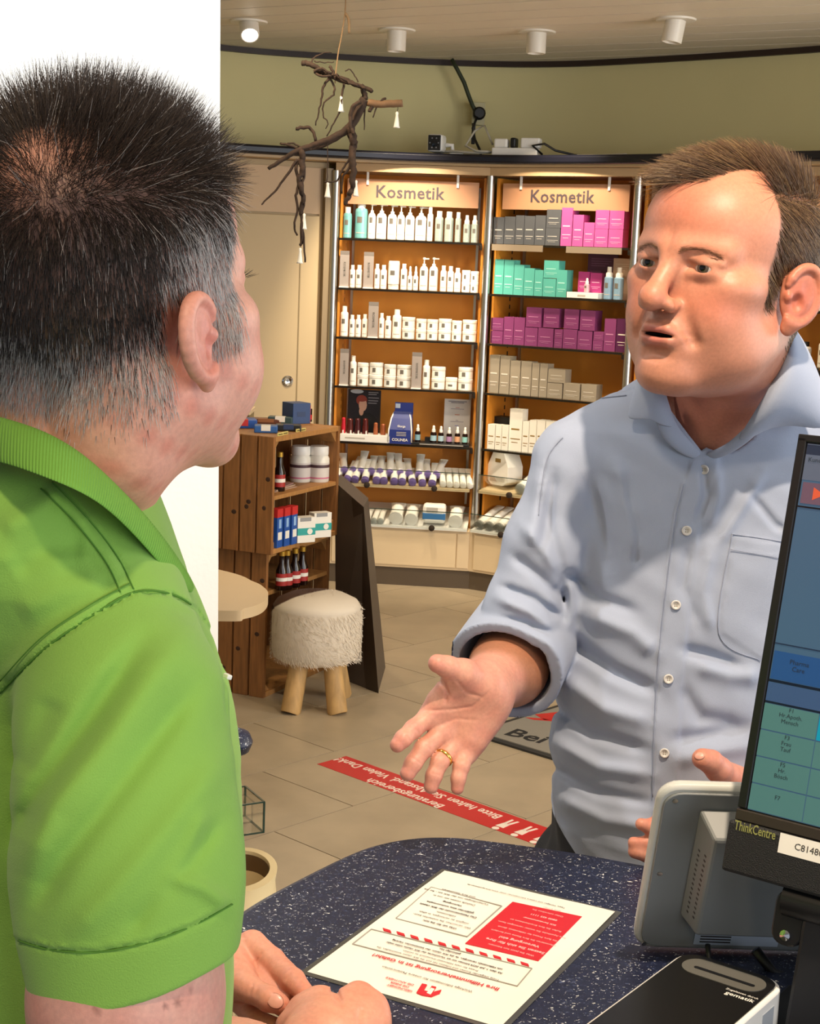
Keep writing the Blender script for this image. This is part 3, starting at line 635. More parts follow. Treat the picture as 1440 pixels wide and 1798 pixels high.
cpts = [(1.5, 1.10), (.62, 1.60), (.42, 1.71), (.297, 1.758), (.211, 1.791), (.108, 1.818), (.06, 1.823), (.016, 1.814), (-.026, 1.788), (-.065, 1.744), (-.131, 1.644), (-.165, 1.583), (-.178, 1.545), (-.175, 1.50), (-.14, 1.44), (-.06, 1.36), (.10, 1.22), (.35, 1.02), (1.2, .5)]
cp = smooth_pts(cpts, 5)
t = thing('service_counter', 'curved counter with navy terrazzo top speckled white', 'counter', (.4, 1.3, 0))
MB().prism([(p[0] - .4, p[1] - 1.3) for p in cp], CZ - .04, CZ).build('counter_top', m_terr, t, smooth=True, bevel=.012)
cen = Vector((.4, 1.3)); ins = []
for p in cp: q = Vector((p[0], p[1])); ins.append(q + (cen - q) * .12)
MB().prism([(p[0] - .4, p[1] - 1.3) for p in ins], .0, CZ - .0405).build('counter_body', m_beige, t, smooth=True)
# second counter end seen beside the man in green
p = at_z(422, 1280, 1.0)
t = thing('rear_counter', 'second counter with rounded navy speckled edge behind the man in green', 'counter', (p[0], p[1], 0))
poly = [(-.5, -.05), (-.02, -.05)] + [(-.02 + .04 * math.cos(a) , -.01 + .04 * math.sin(a)) for a in np.linspace(-1.5, 1.5, 10)] + [(-.02, .03), (-.5, .03)]
MB().prism(poly, .965, 1.0).build('counter_top', m_terr, t, smooth=True, bevel=.016)
MB().prism([(-.46, -.03), (-.04, -.03), (-.04, .015), (-.46, .015)], 0, .9645).build('counter_body', m_beige, t)
# glass display cube and round bin between
p = at_y(448, 1422, 3.3)
t = thing('glass_box', 'small clear glass box with dark green edges behind the green sleeve', 'glass box', (p[0], p[1], float(p[2]) - .036), .5)
gb = MB().box(-.16, .0, -.05, .06, 0, .072).build('glass', m_glass, t)
mb = MB()
for (x, y) in ((0, -.05), (0, .06), (-.16, -.05), (-.16, .06)): mb.box(x - .002, x + .002, y - .002, y + .002, 0, .072)
for z in (0, .07):
    mb.box(-.16, 0, -.052, -.048, z, z + .003); mb.box(-.16, 0, .058, .062, z, z + .003); mb.box(-.002, .002, -.05, .06, z, z + .003)
mb.build('edge', m_gedge, t)
gz = float(p[2]) - .036
t2 = thing('pedestal', 'plain beige pedestal carrying the glass box', 'pedestal', (p[0] - .1, p[1], 0)); MB().box(-.12, .06, -.08, .1, 0, gz - .002).build('column', m_beige, t2, bevel=.004); MB().box(-.13, .07, -.09, .11, 0, .06).build('foot', m_beige2, t2)
p = at_y(440, 1527, 3.55); rz_ = float(p[2])
t = thing('waste_bin', 'round bin with wide cream rim and brown inside, behind the counter', 'bin', (p[0] - .03, p[1], 0))
MB().lathe([(.10, 0), (.12, .01), (.10, rz_ - .03), (.105, rz_), (.085, rz_ + .002), (.083, rz_ - .03), (.08, .06)], 36, sx=.9, sy=1.35, cap=True).build('bin_body', mat('bin_cream', 'E9D6A8', .4), t, smooth=True)
MB().lathe([(.0826, .065), (.0826, rz_ - .006)], 36, sx=.9, sy=1.35, cap=False).build('liner', mat('bin_brown', '6B5234', .6), t, smooth=True)
# ============================================================ PRODUCTS ON THE SHELVES
m_pw = mat('cosmetic_white', 'F1EDE4', .35); m_print = mat('grey_print_block', '6A645C', .5); m_printl = mat('pale_print', 'B7B0A6', .5)
m_tealb = mat('teal_liquid_bottle', '6FA8A8', .12, coat=.3); m_clearb = mat('clear_liquid_bottle', '9DA8A0', .12, coat=.3)
m_blueb = mat('blue_frost_bottle', '7E9DB4', .25)
def unit_x(u, px, z, inset):
    p0 = u.A + u.n * inset; py = 600.
    for _ in range(4):
        p = on_plane(px, py, p0, u.n); x = float((p - p0) @ u.d); q = p0 + u.d * x; q[2] = z; py = float(proj(q)[1])
    return x
def unit_h(u, px, pytop, inset): return float(on_plane(px, pytop, u.A + u.n * inset, u.n)[2])
def slot(u, px0, px1, pytop, z, inset=.03):
    x0 = unit_x(u, px0, z, inset); x1 = unit_x(u, px1, z, inset); h = unit_h(u, (px0 + px1) / 2, pytop, inset) - z
    return x0, x1, h
def put(u, x, inset, z): q = u.A + u.d * x + u.n * inset; return (q[0], q[1], z + .0006)
UN = {}
counter_ = {}
def lab(kind, where):
    k = (kind, where); i = counter_[k] = counter_.get(k, -1) + 1
    return '%s, %s, %s from left' % (kind, where, ORD[i])
def scaled(me_key, fn):
    if me_key not in UN: UN[me_key] = fn()
    return UN[me_key]
def lathe_me(name, prof, m, seg=14): return scaled((name, m.name), lambda: MB().lathe(prof, seg).mesh(name, m, True))
def part(name, me, t, sc, loc=(0, 0, 0)):
    o = share(name, me, t, loc); o.scale = sc; return o
def item(kind, u, px0, px1, top, z, where, inset=.03, mb=None, cap=None, text=None, dep=None):
    """kind: pump, bottle, jar, jar2, tube, spray, dropper, card, box"""
    x0, x1, h = slot(u, px0, px1, top, z, inset); w_ = max(x1 - x0, .012); xc = (x0 + x1) / 2; r = w_ / 2 * .98
    mb = mb or m_pw; cap = cap or m_pw
    if kind in ('pump', 'bottle', 'jar', 'tube', 'spray', 'dropper'):
        nm, ct, kk = {'pump': ('pump_bottle', 'bottle', 'white pump bottle'), 'bottle': ('lotion_bottle', 'bottle', text or 'white lotion bottle'), 'jar': ('cream_jar', 'jar', 'white lidded cream jar'), 'tube': ('cream_tube', 'tube', 'white cream tube'), 'spray': ('spray_bottle', 'bottle', text or 'small spray bottle with white cap'), 'dropper': ('dropper_bottle', 'bottle', text or 'white dropper bottle')}[kind]
        t = thing(nm, lab(kk, where), ct, put(u, xc, inset + r, z), u.rz, nm.replace('_', ' ') + 's on the shelves')
        if kind == 'pump':
            part('bottle_body', lathe_me('pump_body', [(.93, 0), (1, .02), (1, .62), (.8, .70), (.42, .74)], mb), t, (r, r, h))
            part('pump', lathe_me('pump_neck', [(.42, .74), (.42, .80), (.16, .81), (.16, .93), (.36, .935), (.36, .985), (.2, 1)], cap), t, (r, r, h))
            part('nozzle', scaled('nozzle', lambda: MB().box(0, 1.15, -.16, .16, .94, .98).mesh('nozzle', cap)), t, (r, r, h))
        elif kind == 'bottle':
            part('bottle_body', lathe_me('bot_body', [(.93, 0), (1, .02), (1, .72), (.9, .79), (.5, .82)], mb), t, (r, r, h))
            part('cap', lathe_me('bot_cap', [(.62, .80), (.64, .81), (.64, .99), (.58, 1)], cap), t, (r, r, h))
        elif kind == 'spray':
            part('bottle_body', lathe_me('spr_body', [(.93, 0), (1, .02), (1, .66), (.72, .70)], mb), t, (r, r, h))
            part('cap', lathe_me('spr_cap', [(.74, .69), (.74, .8), (.5, .84), (.46, 1)], cap), t, (r, r, h))
        elif kind == 'dropper':
            part('bottle_body', lathe_me('drp_body', [(.93, 0), (1, .02), (1, .56), (.6, .62)], mb), t, (r, r, h))
            part('cap', lathe_me('drp_cap', [(.62, .61), (.62, .76), (.45, .78), (.42, .95), (.2, 1)], cap), t, (r, r, h))
        elif kind == 'tube':
            part('tube_body', lathe_me('tub_body', [(.9, .0), (.92, .17), (1, .19), (1, .9), (.9, 1.0)], mb), t, (r, r, h))
            part('cap', lathe_me('tub_cap', [(.8, 0), (.94, .01), (.94, .16)], cap), t, (r, r, h))
        else:
            part('jar_body', lathe_me('jar_body', [(.92, 0), (1, .03), (1, .68)], mb), t, (r, r, h))
            part('lid', lathe_me('jar_lid', [(1.03, .69), (1.04, .71), (1.04, .96), (.98, 1)], cap), t, (r, r, h))
        zz = {'pump': .45, 'bottle': .42, 'jar': .30, 'tube': .5, 'spray': .35, 'dropper': .3}[kind]
        part('print', scaled('printpatch', lambda: MB().add([(1.02 * math.sin(a), -1.02 * math.cos(a), z_) for z_ in (0, 1) for a in np.linspace(-.55, .25, 4)], [(i, i + 1, i + 5, i + 4) for i in range(3)]).mesh('print', m_print)), t, (r, r, h * .16), (0, 0, h * zz))
        part('fine_print', scaled('printline', lambda: MB().add([(1.02 * math.sin(a), -1.02 * math.cos(a), z_) for z_ in (0, 1) for a in np.linspace(-.7, .7, 5)], [(i, i + 1, i + 6, i + 5) for i in range(4)]).mesh('fine_print', m_printl)), t, (r, r, h * .025), (0, 0, h * .14))
        return t
    if kind == 'jar2':
        hh = h / 2
        for k in range(2):
            t = thing('cream_jar', lab('white lidded cream jar in %s row' % ('bottom' if k == 0 else 'top'), where), 'jar', put(u, xc, inset + r, z + k * (hh + .0004)), u.rz, 'cream jars on the shelves')
            part('jar_body', lathe_me('jar_body', [(.92, 0), (1, .03), (1, .68)], mb), t, (r, r, hh)); part('lid', lathe_me('jar_lid', [(1.03, .69), (1.04, .71), (1.04, .96), (.98, 1)], cap), t, (r, r, hh))
            part('print', scaled('printpatch2', lambda: MB().add([(1.02 * math.sin(a), -1.02 * math.cos(a), z_) for z_ in (0, 1) for a in np.linspace(-.5, .0, 4)], [(i, i + 1, i + 5, i + 4) for i in range(3)]).mesh('print', m_print)), t, (r, r, hh * .36), (0, 0, hh * .22))
        return t
def card(u, px0, px1, top, z, where, inset=.012, m=None, lines=True, label=None):
    x0, x1, h = slot(u, px0, px1, top, z, inset); w_ = x1 - x0
    t = thing('shelf_card', lab('grey standing info card', where) if not label else label, 'card', put(u, x0, inset, z), u.rz, 'standing shelf cards')
    MB().box(0, w_, -.004, 0, 0, h).build('card_sheet', m or mat('card_grey', '9C928C', .5), t)
    MB().box(0, w_, -.0048, -.0041, h * .9, h).build('grey_head', mat('card_head', '7C746E', .5), t)
    MB().box(0, w_, -.02, .015, 0, .006).build('foot', m_whitep, t)
    lettering('KOSMETIK', w_ * .33, m_print, t, basis((w_ / 2, -.0052, h * .5), (0, 0, -1), (1, 0, 0)))
    return t
def sbox(u, px0, px1, top, z, where, m, kind, inset=.03, bottom=None, dep=.07, print_m=None, lb=None):
    x0, x1, h = slot(u, px0, px1, top, z, inset); zb_ = 0
    if bottom: zb_ = unit_h(u, (px0 + px1) / 2, bottom, inset) - z; h -= zb_
    w_ = x1 - x0 - .0015
    t = thing('product_box', lb or lab(kind, where), 'box', put(u, x0, inset, z + zb_), u.rz, 'boxed products on the shelves')
    part('carton', scaled(('carton', m.name), lambda: MB().box(0, 1, 0, 1, 0, 1).mesh('carton', m)), t, (w_, dep, h - .001))
    pm = print_m or mat('silver_print', 'C9C4BE', .4)
    part('print', scaled(('pl', pm.name), lambda: MB().box(.15, .8, -.012, -.002, .50, .535).box(.12, .88, -.012, -.002, .28, .30).box(.2, .7, -.012, -.002, .2, .215).mesh('print', pm)), t, (w_, dep, h))['kind'] = 'stuff'
    return t
c3 = lambda x: 560 + x / 4.8
def cy3(y): return 280 + y / 4.8
def cy4(y): return 500 + y / 4.8
W1 = 'top shelf of left unit'; z = SH_Z[0]
for k, a, b, tp in [('tb', 195, 270, 400), ('tb', 290, 400, 350), ('pump', 405, 470, 370), ('pump', 474, 562, 372), ('pump', 570, 648, 380), ('pump', 650, 716, 385), ('pump', 718, 798, 390), ('pump', 802, 900, 395), ('bottle', 905, 955, 402), ('cb', 970, 1042, 435), ('cb', 1050, 1128, 440), ('cb', 1140, 1192, 445), ('sp', 1210, 1270, 470), ('sp', 1276, 1336, 472)]:
    if k == 'tb': item('bottle', u1, c3(a), c3(b), cy3(tp), z, W1, mb=m_tealb, text='teal bottle with white cap')
    elif k == 'cb': item('bottle', u1, c3(a), c3(b), cy3(tp), z, W1, mb=m_clearb, text='clear bottle with white cap')
    elif k == 'sp': item('spray', u1, c3(a), c3(b), cy3(tp), z, W1, mb=m_clearb)
    else: item(k, u1, c3(a), c3(b), cy3(tp), z, W1)
W2 = 'second shelf of left unit'; z = SH_Z[1]
card(u1, c3(172), c3(250), cy3(770), z, W2); card(u1, c3(372), c3(455), cy3(780), z, W2)
for k, a, b, tp, ins in [('bottle', 252, 300, 890, .05), ('bottle', 304, 362, 890, .05), ('bottle', 460, 508, 880, .03), ('bottle', 512, 566, 890, .03), ('tube', 572, 672, 855, .03), ('bottle', 682, 738, 880, .03), ('dropper', 742, 784, 900, .03), ('dropper', 788, 832, 900, .03), ('pump', 840, 912, 825, .03), ('pump', 920, 996, 825, .03), ('bottle', 1016, 1070, 895, .03), ('bottle', 1076, 1130, 900, .03), ('bottle', 1134, 1190, 915, .03), ('jar2', 1198, 1268, 935, .03), ('jar2', 1272, 1340, 945, .03)]:
    item(k, u1, c3(a), c3(b), cy3(tp), z, W2, ins)
W3 = 'third shelf of left unit'; z = SH_Z[2]
card(u1, c3(412), c3(495), cy4(145), z, W3)
for k, a, b, tp in [('bottle', 172, 240, 180), ('bottle', 250, 298, 255), ('bottle', 302, 350, 255), ('bottle', 356, 405, 250), ('bottle', 498, 545, 240), ('bottle', 550, 605, 265), ('bottle', 610, 688, 210), ('jar2', 692, 802, 275), ('jar2', 812, 900, 290), ('jar2', 904, 995, 295), ('jar2', 1000, 1110, 290), ('jar2', 1114, 1196, 305), ('jar2', 1202, 1325, 300)]:
    item(k, u1, c3(a), c3(b), cy4(tp), z, W3)
W4 = 'fourth shelf of left unit'; z = SH_Z[3]
card(u1, c3(172), c3(245), cy4(540), z, W4); card(u1, c3(777), c3(860), cy4(570), z, W4)
for k, a, b, tp in [('bottle', 252, 310, 600), ('jar2', 314, 410, 660), ('jar2', 414, 532, 660), ('jar2', 540, 642, 675), ('jar2', 646, 770, 680), ('bottle', 865, 930, 635), ('jar2', 940, 1058, 695), ('jar', 1062, 1160, 785), ('jar2', 1166, 1290, 700)]:
    item(k, u1, c3(a), c3(b), cy4(tp), z, W4)
# fifth shelf: poster, lipsticks, blue display, droppers, sign
W5 = 'fifth shelf of left unit'; z = SH_Z[4]
x0, x1, h = slot(u1, c3(235), c3(510), cy4(885), z, .2)
t = thing('photo_poster', 'dark poster of a red-haired woman behind the lipsticks', 'poster', put(u1, x0, .2, z), u1.rz)
w_ = x1 - x0; sh = MB().box(0, w_, 0, .004, 0, h).build('poster_sheet', mat('poster_dark', '1C1A22', .4), t)
def blob(name, cx, cz, rx, rz_, m, dy, k=14): return MB().add([(cx * w_ + rx * w_ * math.cos(a), -dy, cz * h + rz_ * h * math.sin(a)) for a in np.linspace(0, 2 * math.pi, k, endpoint=False)], [tuple(range(k))]).build(name, m, t)
blob('picture_hair', .42, .78, .17, .11, mat('poster_hair', '8A3424', .5), .0006); blob('picture_face', .46, .68, .125, .13, mat('poster_skin', 'C79A82', .5), .0009)
blob('picture_fringe', .42, .80, .15, .05, mat('poster_hair', '8A3424', .5), .0012); blob('picture_hand', .42, .55, .07, .09, mat('poster_skin', 'C79A82', .5), .0012)
blob('picture_shoulder', .58, .28, .36, .25, mat('poster_black', '0B0A0D', .5), .0005); blob('picture_clip', .27, .96, .20, .045, mat('poster_paper', 'B9C2CC', .4), .0015)
for i, (cz, l) in enumerate(((.95, .3), (.91, .25), (.84, .32), (.78, .3), (.73, .26))): MB().box(.62 * w_, (.62 + l) * w_, -.0012, -.0006, (cz - .01) * h, (cz + .008) * h).build('print', mat('poster_print', '8F8C90', .5), t)
x0, x1, h = slot(u1, c3(180), c3(600), cy4(1225), z, .02)
t = thing('lipstick_tray', 'white stepped tray holding lipsticks on the fifth shelf', 'tray', put(u1, x0, .0, z), u1.rz); w_ = x1 - x0
TH = h * .62
MB().box(0, w_, 0, .12, 0, TH).build('tray_body', m_whitep, t, bevel=.002)
for i in range(4): MB().box(w_ * (.04 + i * .155), w_ * (.06 + i * .155), .01, .05, TH, TH + .018).build('divider', m_whitep, t)
MB().box(w_ * .1, w_ * .5, -.0008, -.0002, TH * .4, TH * .6).build('print', m_printl, t)
lip = [('D0283A', 'bright red', 185, 222, 1120), ('5A2420', 'dark red', 230, 285, 1130), ('4A1C20', 'brown red', 295, 348, 1130), ('5A1E1C', 'maroon', 360, 412, 1130), ('A8603C', 'copper', 455, 495, 1165), ('A8603C', 'second copper', 515, 560, 1175)]
for col, nm, a, b, tp in lip:
    xa, xb, hh = slot(u1, c3(a), c3(b), cy4(tp), z + TH, .03); r = (xb - xa) / 2
    t = thing('lipstick', '%s lipstick standing in the white tray' % nm, 'lipstick', put(u1, (xa + xb) / 2, .03 + r, z + TH + .0006), u1.rz, 'lipsticks in the tray')
    mm = mat('lip_' + col, col, .25, metal=.25)
    part('tube', lathe_me('lip_tube', [(.95, 0), (1, .02), (1, .55)], mm), t, (r, r, hh)); part('cap', lathe_me('lip_cap', [(.86, .55), (.86, .9), (.7, .97), (.3, 1)], mm), t, (r, r, hh))
x0, x1, h = slot(u1, c3(582), c3(785), cy4(1000), z, .02); w_ = x1 - x0
t = thing('blue_display', 'dark blue cardboard counter display with white curved sides', 'display', put(u1, x0, .0, z), u1.rz)
m_dblue = mat('display_blue', '1E2F7A', .45)
prof_ = [(0, 0), (0, .35), (.03, .62), (.05, .78)]
mb = MB()
for i in range(3):
    (d0, z0), (d1, z1) = prof_[i], prof_[i + 1]; e0 = .02 + .16 * (i / 3) ** 1.5; e1 = .02 + .16 * ((i + 1) / 3) ** 1.5
    mb.hexa([(w_ * e0, d0, z0 * h), (w_ * (1 - e0 * .5), d0, z0 * h), (w_ * (1 - e0 * .5), .09, z0 * h), (w_ * e0, .09, z0 * h)], [(w_ * e1, d1, z1 * h), (w_ * (1 - e1 * .5), d1, z1 * h), (w_ * (1 - e1 * .5), .09, z1 * h), (w_ * e1, .09, z1 * h)])
mb.build('front_body', m_dblue, t)
MB().box(w_ * .2, w_ * .95, .07, .085, .7 * h, h).build('header', m_dblue, t); MB().box(w_ * .22, w_ * .42, .068, .0698, .86 * h, .97 * h).build('header_print', mat('display_pale', 'A8B4C8', .4), t)
for sx_, s in ((.0, 1), (1., -1)):
    MB().tube([(w_ * sx_ + .002 * s, -.004, .05 * h), (w_ * (sx_ + .03 * s), .0, .35 * h), (w_ * (sx_ + .10 * s), .028, .62 * h), (w_ * (sx_ + .17 * s), .05, .74 * h)], .004, 6).build('white_edge', m_whitep, t, smooth=2)
lettering('COLINEA', .020, m_card, t, basis((w_ * .5, -.002, h * .10), (1, 0, 0), (0, 0, 1)), bold=.02); lettering('filorga', .017, m_card, t, basis((w_ * .55, -.001, h * .44), (1, 0, 0), (0, .1, 1)), bold=.01)
for i in range(3): MB().box(w_ * .35, w_ * .75, -.0012, -.0004, h * (.2 + i * .04), h * (.215 + i * .04)).build('print', m_printl, t)
x0, x1, h = slot(u1, c3(775), c3(1265), cy4(1300), z, .0); w_ = x1 - x0
t = thing('dropper_tray', 'flat black tray with print carrying dropper bottles', 'tray', put(u1, x0, -.0, z), u1.rz)
MB().box(0, w_, 0, .11, 0, .012).build('tray_body', m_blk, t, bevel=.002); MB().box(w_ * .15, w_ * .9, -.0008, -.0002, .003, .007).build('print', m_printl, t); MB().box(w_ * .22, w_ * .4, .06, .1, .012, .035).build('block', m_blk, t)
for i, (a, b, tp, col) in enumerate([(805, 852, 1180, '7FA8B4'), (935, 988, 1190, '9FC0CC'), (1000, 1048, 1195, 'A9C4CE'), (1070, 1118, 1205, 'A880A8'), (1140, 1186, 1200, 'D8A078'), (1204, 1250, 1205, '8FC8C4')]):
    xa, xb, hh = slot(u1, c3(a), c3(b), cy4(tp), z + .012, .03); r = (xb - xa) / 2
    t = thing('dropper_bottle', 'dark dropper bottle with white bulb on the black tray, %s from the left' % ORD[i], 'bottle', put(u1, (xa + xb) / 2, .03 + r, z + .0125), u1.rz, 'dropper bottles on the black tray')
    part('bottle_body', lathe_me('drp_body', [(.93, 0), (1, .02), (1, .56), (.6, .62)], m_bot), t, (r, r, hh)); part('dropper', lathe_me('drp_cap', [(.62, .61), (.62, .76), (.45, .78), (.42, .95), (.2, 1)], m_pw), t, (r, r, hh))
    part('label', lathe_me('drp_lab' + col, [(1.02, .1), (1.02, .42)], mat('drp_' + col, col, .5)), t, (r, r, hh))
x0, x1, h = slot(u1, c3(1045), c3(1265), cy4(965), z, .16); w_ = x1 - x0
t = thing('info_sign', 'white upright info sign behind the dropper bottles', 'sign', put(u1, x0, .16, z), u1.rz)
MB().box(0, w_, 0, .004, 0, h).build('sign_sheet', mat('sign_white', 'CFCBCB', .4), t)
for i, (cz, l, col) in enumerate(((.95, .7, '6A6470'), (.92, .5, '6A6470'), (.81, .15, 'C08C8C'), (.78, .5, '9A94A0'), (.65, .18, 'C07050'), (.52, .1, '9A94A0'), (.49, .5, '9A94A0'), (.4, .15, '8C8CC0'))): MB().box(w_ * (.5 - l / 2), w_ * (.5 + l / 2), -.0009, -.0003, h * (cz - .008), h * (cz + .008)).build('print', mat('sgp' + col, col, .5), t)
# ---------------- middle unit: boxes
c5 = lambda x: 830 + x / 4.8
m_gbox = mat('box_slate', '55575C', .45); m_pink = mat('box_pink', 'C8589A', .4); m_tbox = mat('box_teal', '58AEA2', .4); m_purp = mat('box_purple', '7C3868', .4); m_gb2 = mat('box_greige', '9A8F7E', .45); m_wbox = mat('box_white', 'EDE8DC', .4)
m_pprint = mat('pink_print', 'F0B8D4', .4); m_tprint = mat('mint_print', 'B4E8DE', .4); m_vprint = mat('violet_print', 'B878A0', .4); m_lprint = mat('light_print', 'D8D0C4', .4)
V1 = 'top shelf of middle unit'; z = SH_Z[0]
for a, b, tp, bt in [(170, 258, 485, 0), (262, 352, 480, 0), (355, 427, 470, 0), (430, 517, 475, 0), (520, 607, 470, 0), (610, 732, 577, 0), (612, 735, 420, 577)]: sbox(u2, c5(a), c5(b), cy3(tp), z, V1, m_gbox, 'slate grey box', bottom=cy3(bt) if bt else None)
for a, b, tp, bt in [(738, 832, 405, 0), (836, 926, 465, 0), (930, 1020, 530, 0), (1022, 1136, 585, 0), (1022, 1138, 425, 585), (1140, 1262, 588, 0), (1141, 1264, 430, 588)]: sbox(u2, c5(a), c5(b), cy3(tp), z, V1, m_pink, 'bright pink box', bottom=cy3(bt) if bt else None, print_m=m_pprint)
for a, b in ((165, 592), (790, 1258)):
    x0 = unit_x(u2, c5(a), z, -.01); x1 = unit_x(u2, c5(b), z, -.01)
    MB().box(x0, x1, -.012, -.0065, z - .034, z - .002).build('price_rail', mat('price_rail_grey', '8A7C6A', .4), u2.t)
V2 = 'second shelf of middle unit'; z = SH_Z[1]
for a, b, tp, bt in [(175, 253, 840, 0), (256, 338, 845, 0), (341, 424, 885, 0), (427, 512, 915, 0), (515, 586, 930, 0), (589, 698, 1003, 0), (589, 716, 850, 1000), (701, 788, 930, 0)]: sbox(u2, c5(a), c5(b), cy3(tp), z, V2, m_tbox, 'turquoise box', bottom=cy3(bt) if bt else None, print_m=m_tprint)
x0, x1, h = slot(u2, c5(790), c5(1055), cy3(1122), z, .0)
t = thing('sample_tray', 'low white tray in front of pink boxes', 'tray', put(u2, x0, .0, z), u2.rz); MB().box(0, x1 - x0, 0, .10, 0, h).build('tray_body', m_whitep, t, bevel=.002); MB().box((x1 - x0) * .35, (x1 - x0) * .6, -.0008, -.0002, h * .3, h * .6).build('print', m_printl, t); trh = h
for i, (a, b, tp) in enumerate(((885, 980, 945), (985, 1085, 955))): sbox(u2, c5(a), c5(b), cy3(tp), z + trh + .0005, V2, mat('box_magenta', 'A8387A', .4), 'magenta box', inset=.065, dep=.03, print_m=m_pprint)
item('dropper', u2, c5(928), c5(972), cy3(1000), z + trh + .0005, V2, inset=.012, mb=mat('pink_glass', 'D8A8B4', .15), text='pink dropper bottle with white bulb')
for a, b, tp in ((1087, 1160, 905), (1168, 1246, 910)): item('spray', u2, c5(a), c5(b), cy3(tp), z, V2, mb=m_blueb, text='blue spray bottle with white cap')
def plain_card(u, px0, px1, top, z, inset, label, m, mp):
    x0, x1, h = slot(u, px0, px1, top, z, inset); t = thing('poster_card', label, 'card', put(u, x0, inset, z), u.rz)
    MB().box(0, x1 - x0, 0, .004, 0, h).build('card_sheet', m, t)
    for i in range(4): MB().box((x1 - x0) * .12, (x1 - x0) * (.9 - .1 * i), -.0009, -.0003, h * (.85 - i * .05), h * (.87 - i * .05)).build('print', mp, t)
    MB().box((x1 - x0) * .1, (x1 - x0) * .45, -.0009, -.0003, h * .15, h * .6).build('picture', mp, t)
plain_card(u2, c5(955), c5(1205), cy3(785), z, .2, 'purple printed poster card behind the magenta boxes', mat('poster_purple', '5A2440', .4), mat('poster_purple_print', '7A4460', .4))
plain_card(u2, c5(1170), c5(1338), cy3(835), z, .14, 'pale skin coloured poster card behind the blue sprays', mat('poster_pale', 'C9A88E', .4), mat('poster_pale_print', 'DCC4B0', .4))
V3 = 'third shelf of middle unit'; z = SH_Z[2]
for a, b, tp, bt in [(146, 252, 387, 0), (146, 252, 278, 385), (256, 338, 270, 0), (341, 432, 275, 0), (436, 543, 360, 0), (440, 568, 190, 357), (547, 676, 365, 0), (586, 718, 198, 362), (684, 753, 452, 0), (684, 753, 375, 452), (757, 876, 375, 0), (758, 882, 205, 373), (880, 1003, 390, 0), (892, 1020, 215, 387), (1010, 1096, 470, 0), (1012, 1098, 395, 470), (1100, 1198, 285, 0)]:
    sbox(u2, c5(a), c5(b), cy4(tp), z, V3, m_purp, 'purple box', bottom=cy4(bt) if bt else None, print_m=m_vprint, dep=.08)
sbox(u2, c5(1202), c5(1305), cy4(285), z, V3, mat('box_dark_purple', '4E1A44', .4), 'dark purple box with white sticker', print_m=m_lprint)
V4 = 'fourth shelf of middle unit'; z = SH_Z[3]
for a, b, tp, bt in [(130, 216, 590, 0), (222, 304, 600, 0), (308, 392, 640, 0), (398, 486, 645, 0), (490, 552, 660, 0), (556, 622, 665, 0), (625, 752, 828, 0), (626, 772, 710, 826), (760, 900, 832, 0), (910, 1040, 840, 0)]: sbox(u2, c5(a), c5(b), cy4(tp), z, V4, m_gb2, 'grey beige box', bottom=cy4(bt) if bt else None, print_m=m_lprint)
V5 = 'fifth shelf of middle unit'; z = SH_Z[4]
for a, b, tp, ins in [(120, 182, 1175, .02), (186, 238, 1180, .02), (241, 290, 1185, .02), (300, 408, 1045, .03), (412, 466, 1150, .03), (469, 528, 1140, .03), (531, 600, 1140, .03), (604, 690, 1150, .03)]: sbox(u2, c5(a), c5(b), cy4(tp), z, V5, m_wbox, 'white box', inset=ins, print_m=mat('gold_print', '8A6A2C', .4), dep=.06)
sbox(u2, c5(140), c5(298), cy4(1110), z, V5, m_blk, 'black', inset=.1, print_m=m_lprint, lb='wide black box behind small white boxes on the fifth shelf')
# ---------------- right unit (beside the head): a few white products
V = 'second shelf of right unit'; z = SH_Z[1]
for i in range(9): item(['jar2', 'bottle', 'jar2', 'bottle'][i % 4], u3, 1122 + i * 38 + (i % 2) * 4, 1152 + i * 38, 478 + (i % 3) * 6, z, V)
V = 'third shelf of right unit'; z = SH_Z[2]
for i in range(9): item('bottle', u3, 1126 + i * 38, 1150 + i * 38, 592 + (i % 2) * 8, z, V, cap=m_blk, text='white bottle with black cap')
V = 'top shelf of right unit'; z = SH_Z[0]
for i in range(8): item('jar2', u3, 1130 + i * 42, 1162 + i * 42, 392, z, V)
# ---------------- glass bins: lying tubes
m_pcap = mat('purple_cap', '7A66A8', .3); m_gcap = mat('grey_cap', 'A9ACA6', .35)
tube_me = MB(); n_ = 10; rings = [(0, 1, 1), (.15, 1, 1), (.6, .95, .9), (.95, 1.15, .12), (1.0, 1.15, .1)]
vs = []; fs = []
for l, rx, rz_ in rings:
    for k in range(n_): a = 2 * math.pi * k / n_; vs.append((rx * math.cos(a), l, rz_ * math.sin(a)))
for i in range(len(rings) - 1):
    for k in range(n_): k2 = (k + 1) % n_; fs.append((i * n_ + k, (i + 1) * n_ + k, (i + 1) * n_ + k2, i * n_ + k2))
fs += [tuple(range(n_)), tuple(len(vs) - 1 - k for k in range(n_))]
tube_me.add(vs, fs); tube_body = tube_me.mesh('tube_body', m_pw, True)
def capme(m): return scaled(('capme', m.name), lambda: MB().lathe([(.8, .28), (1.06, .24), (1.06, 0)], 12).mesh('cap', m, True))
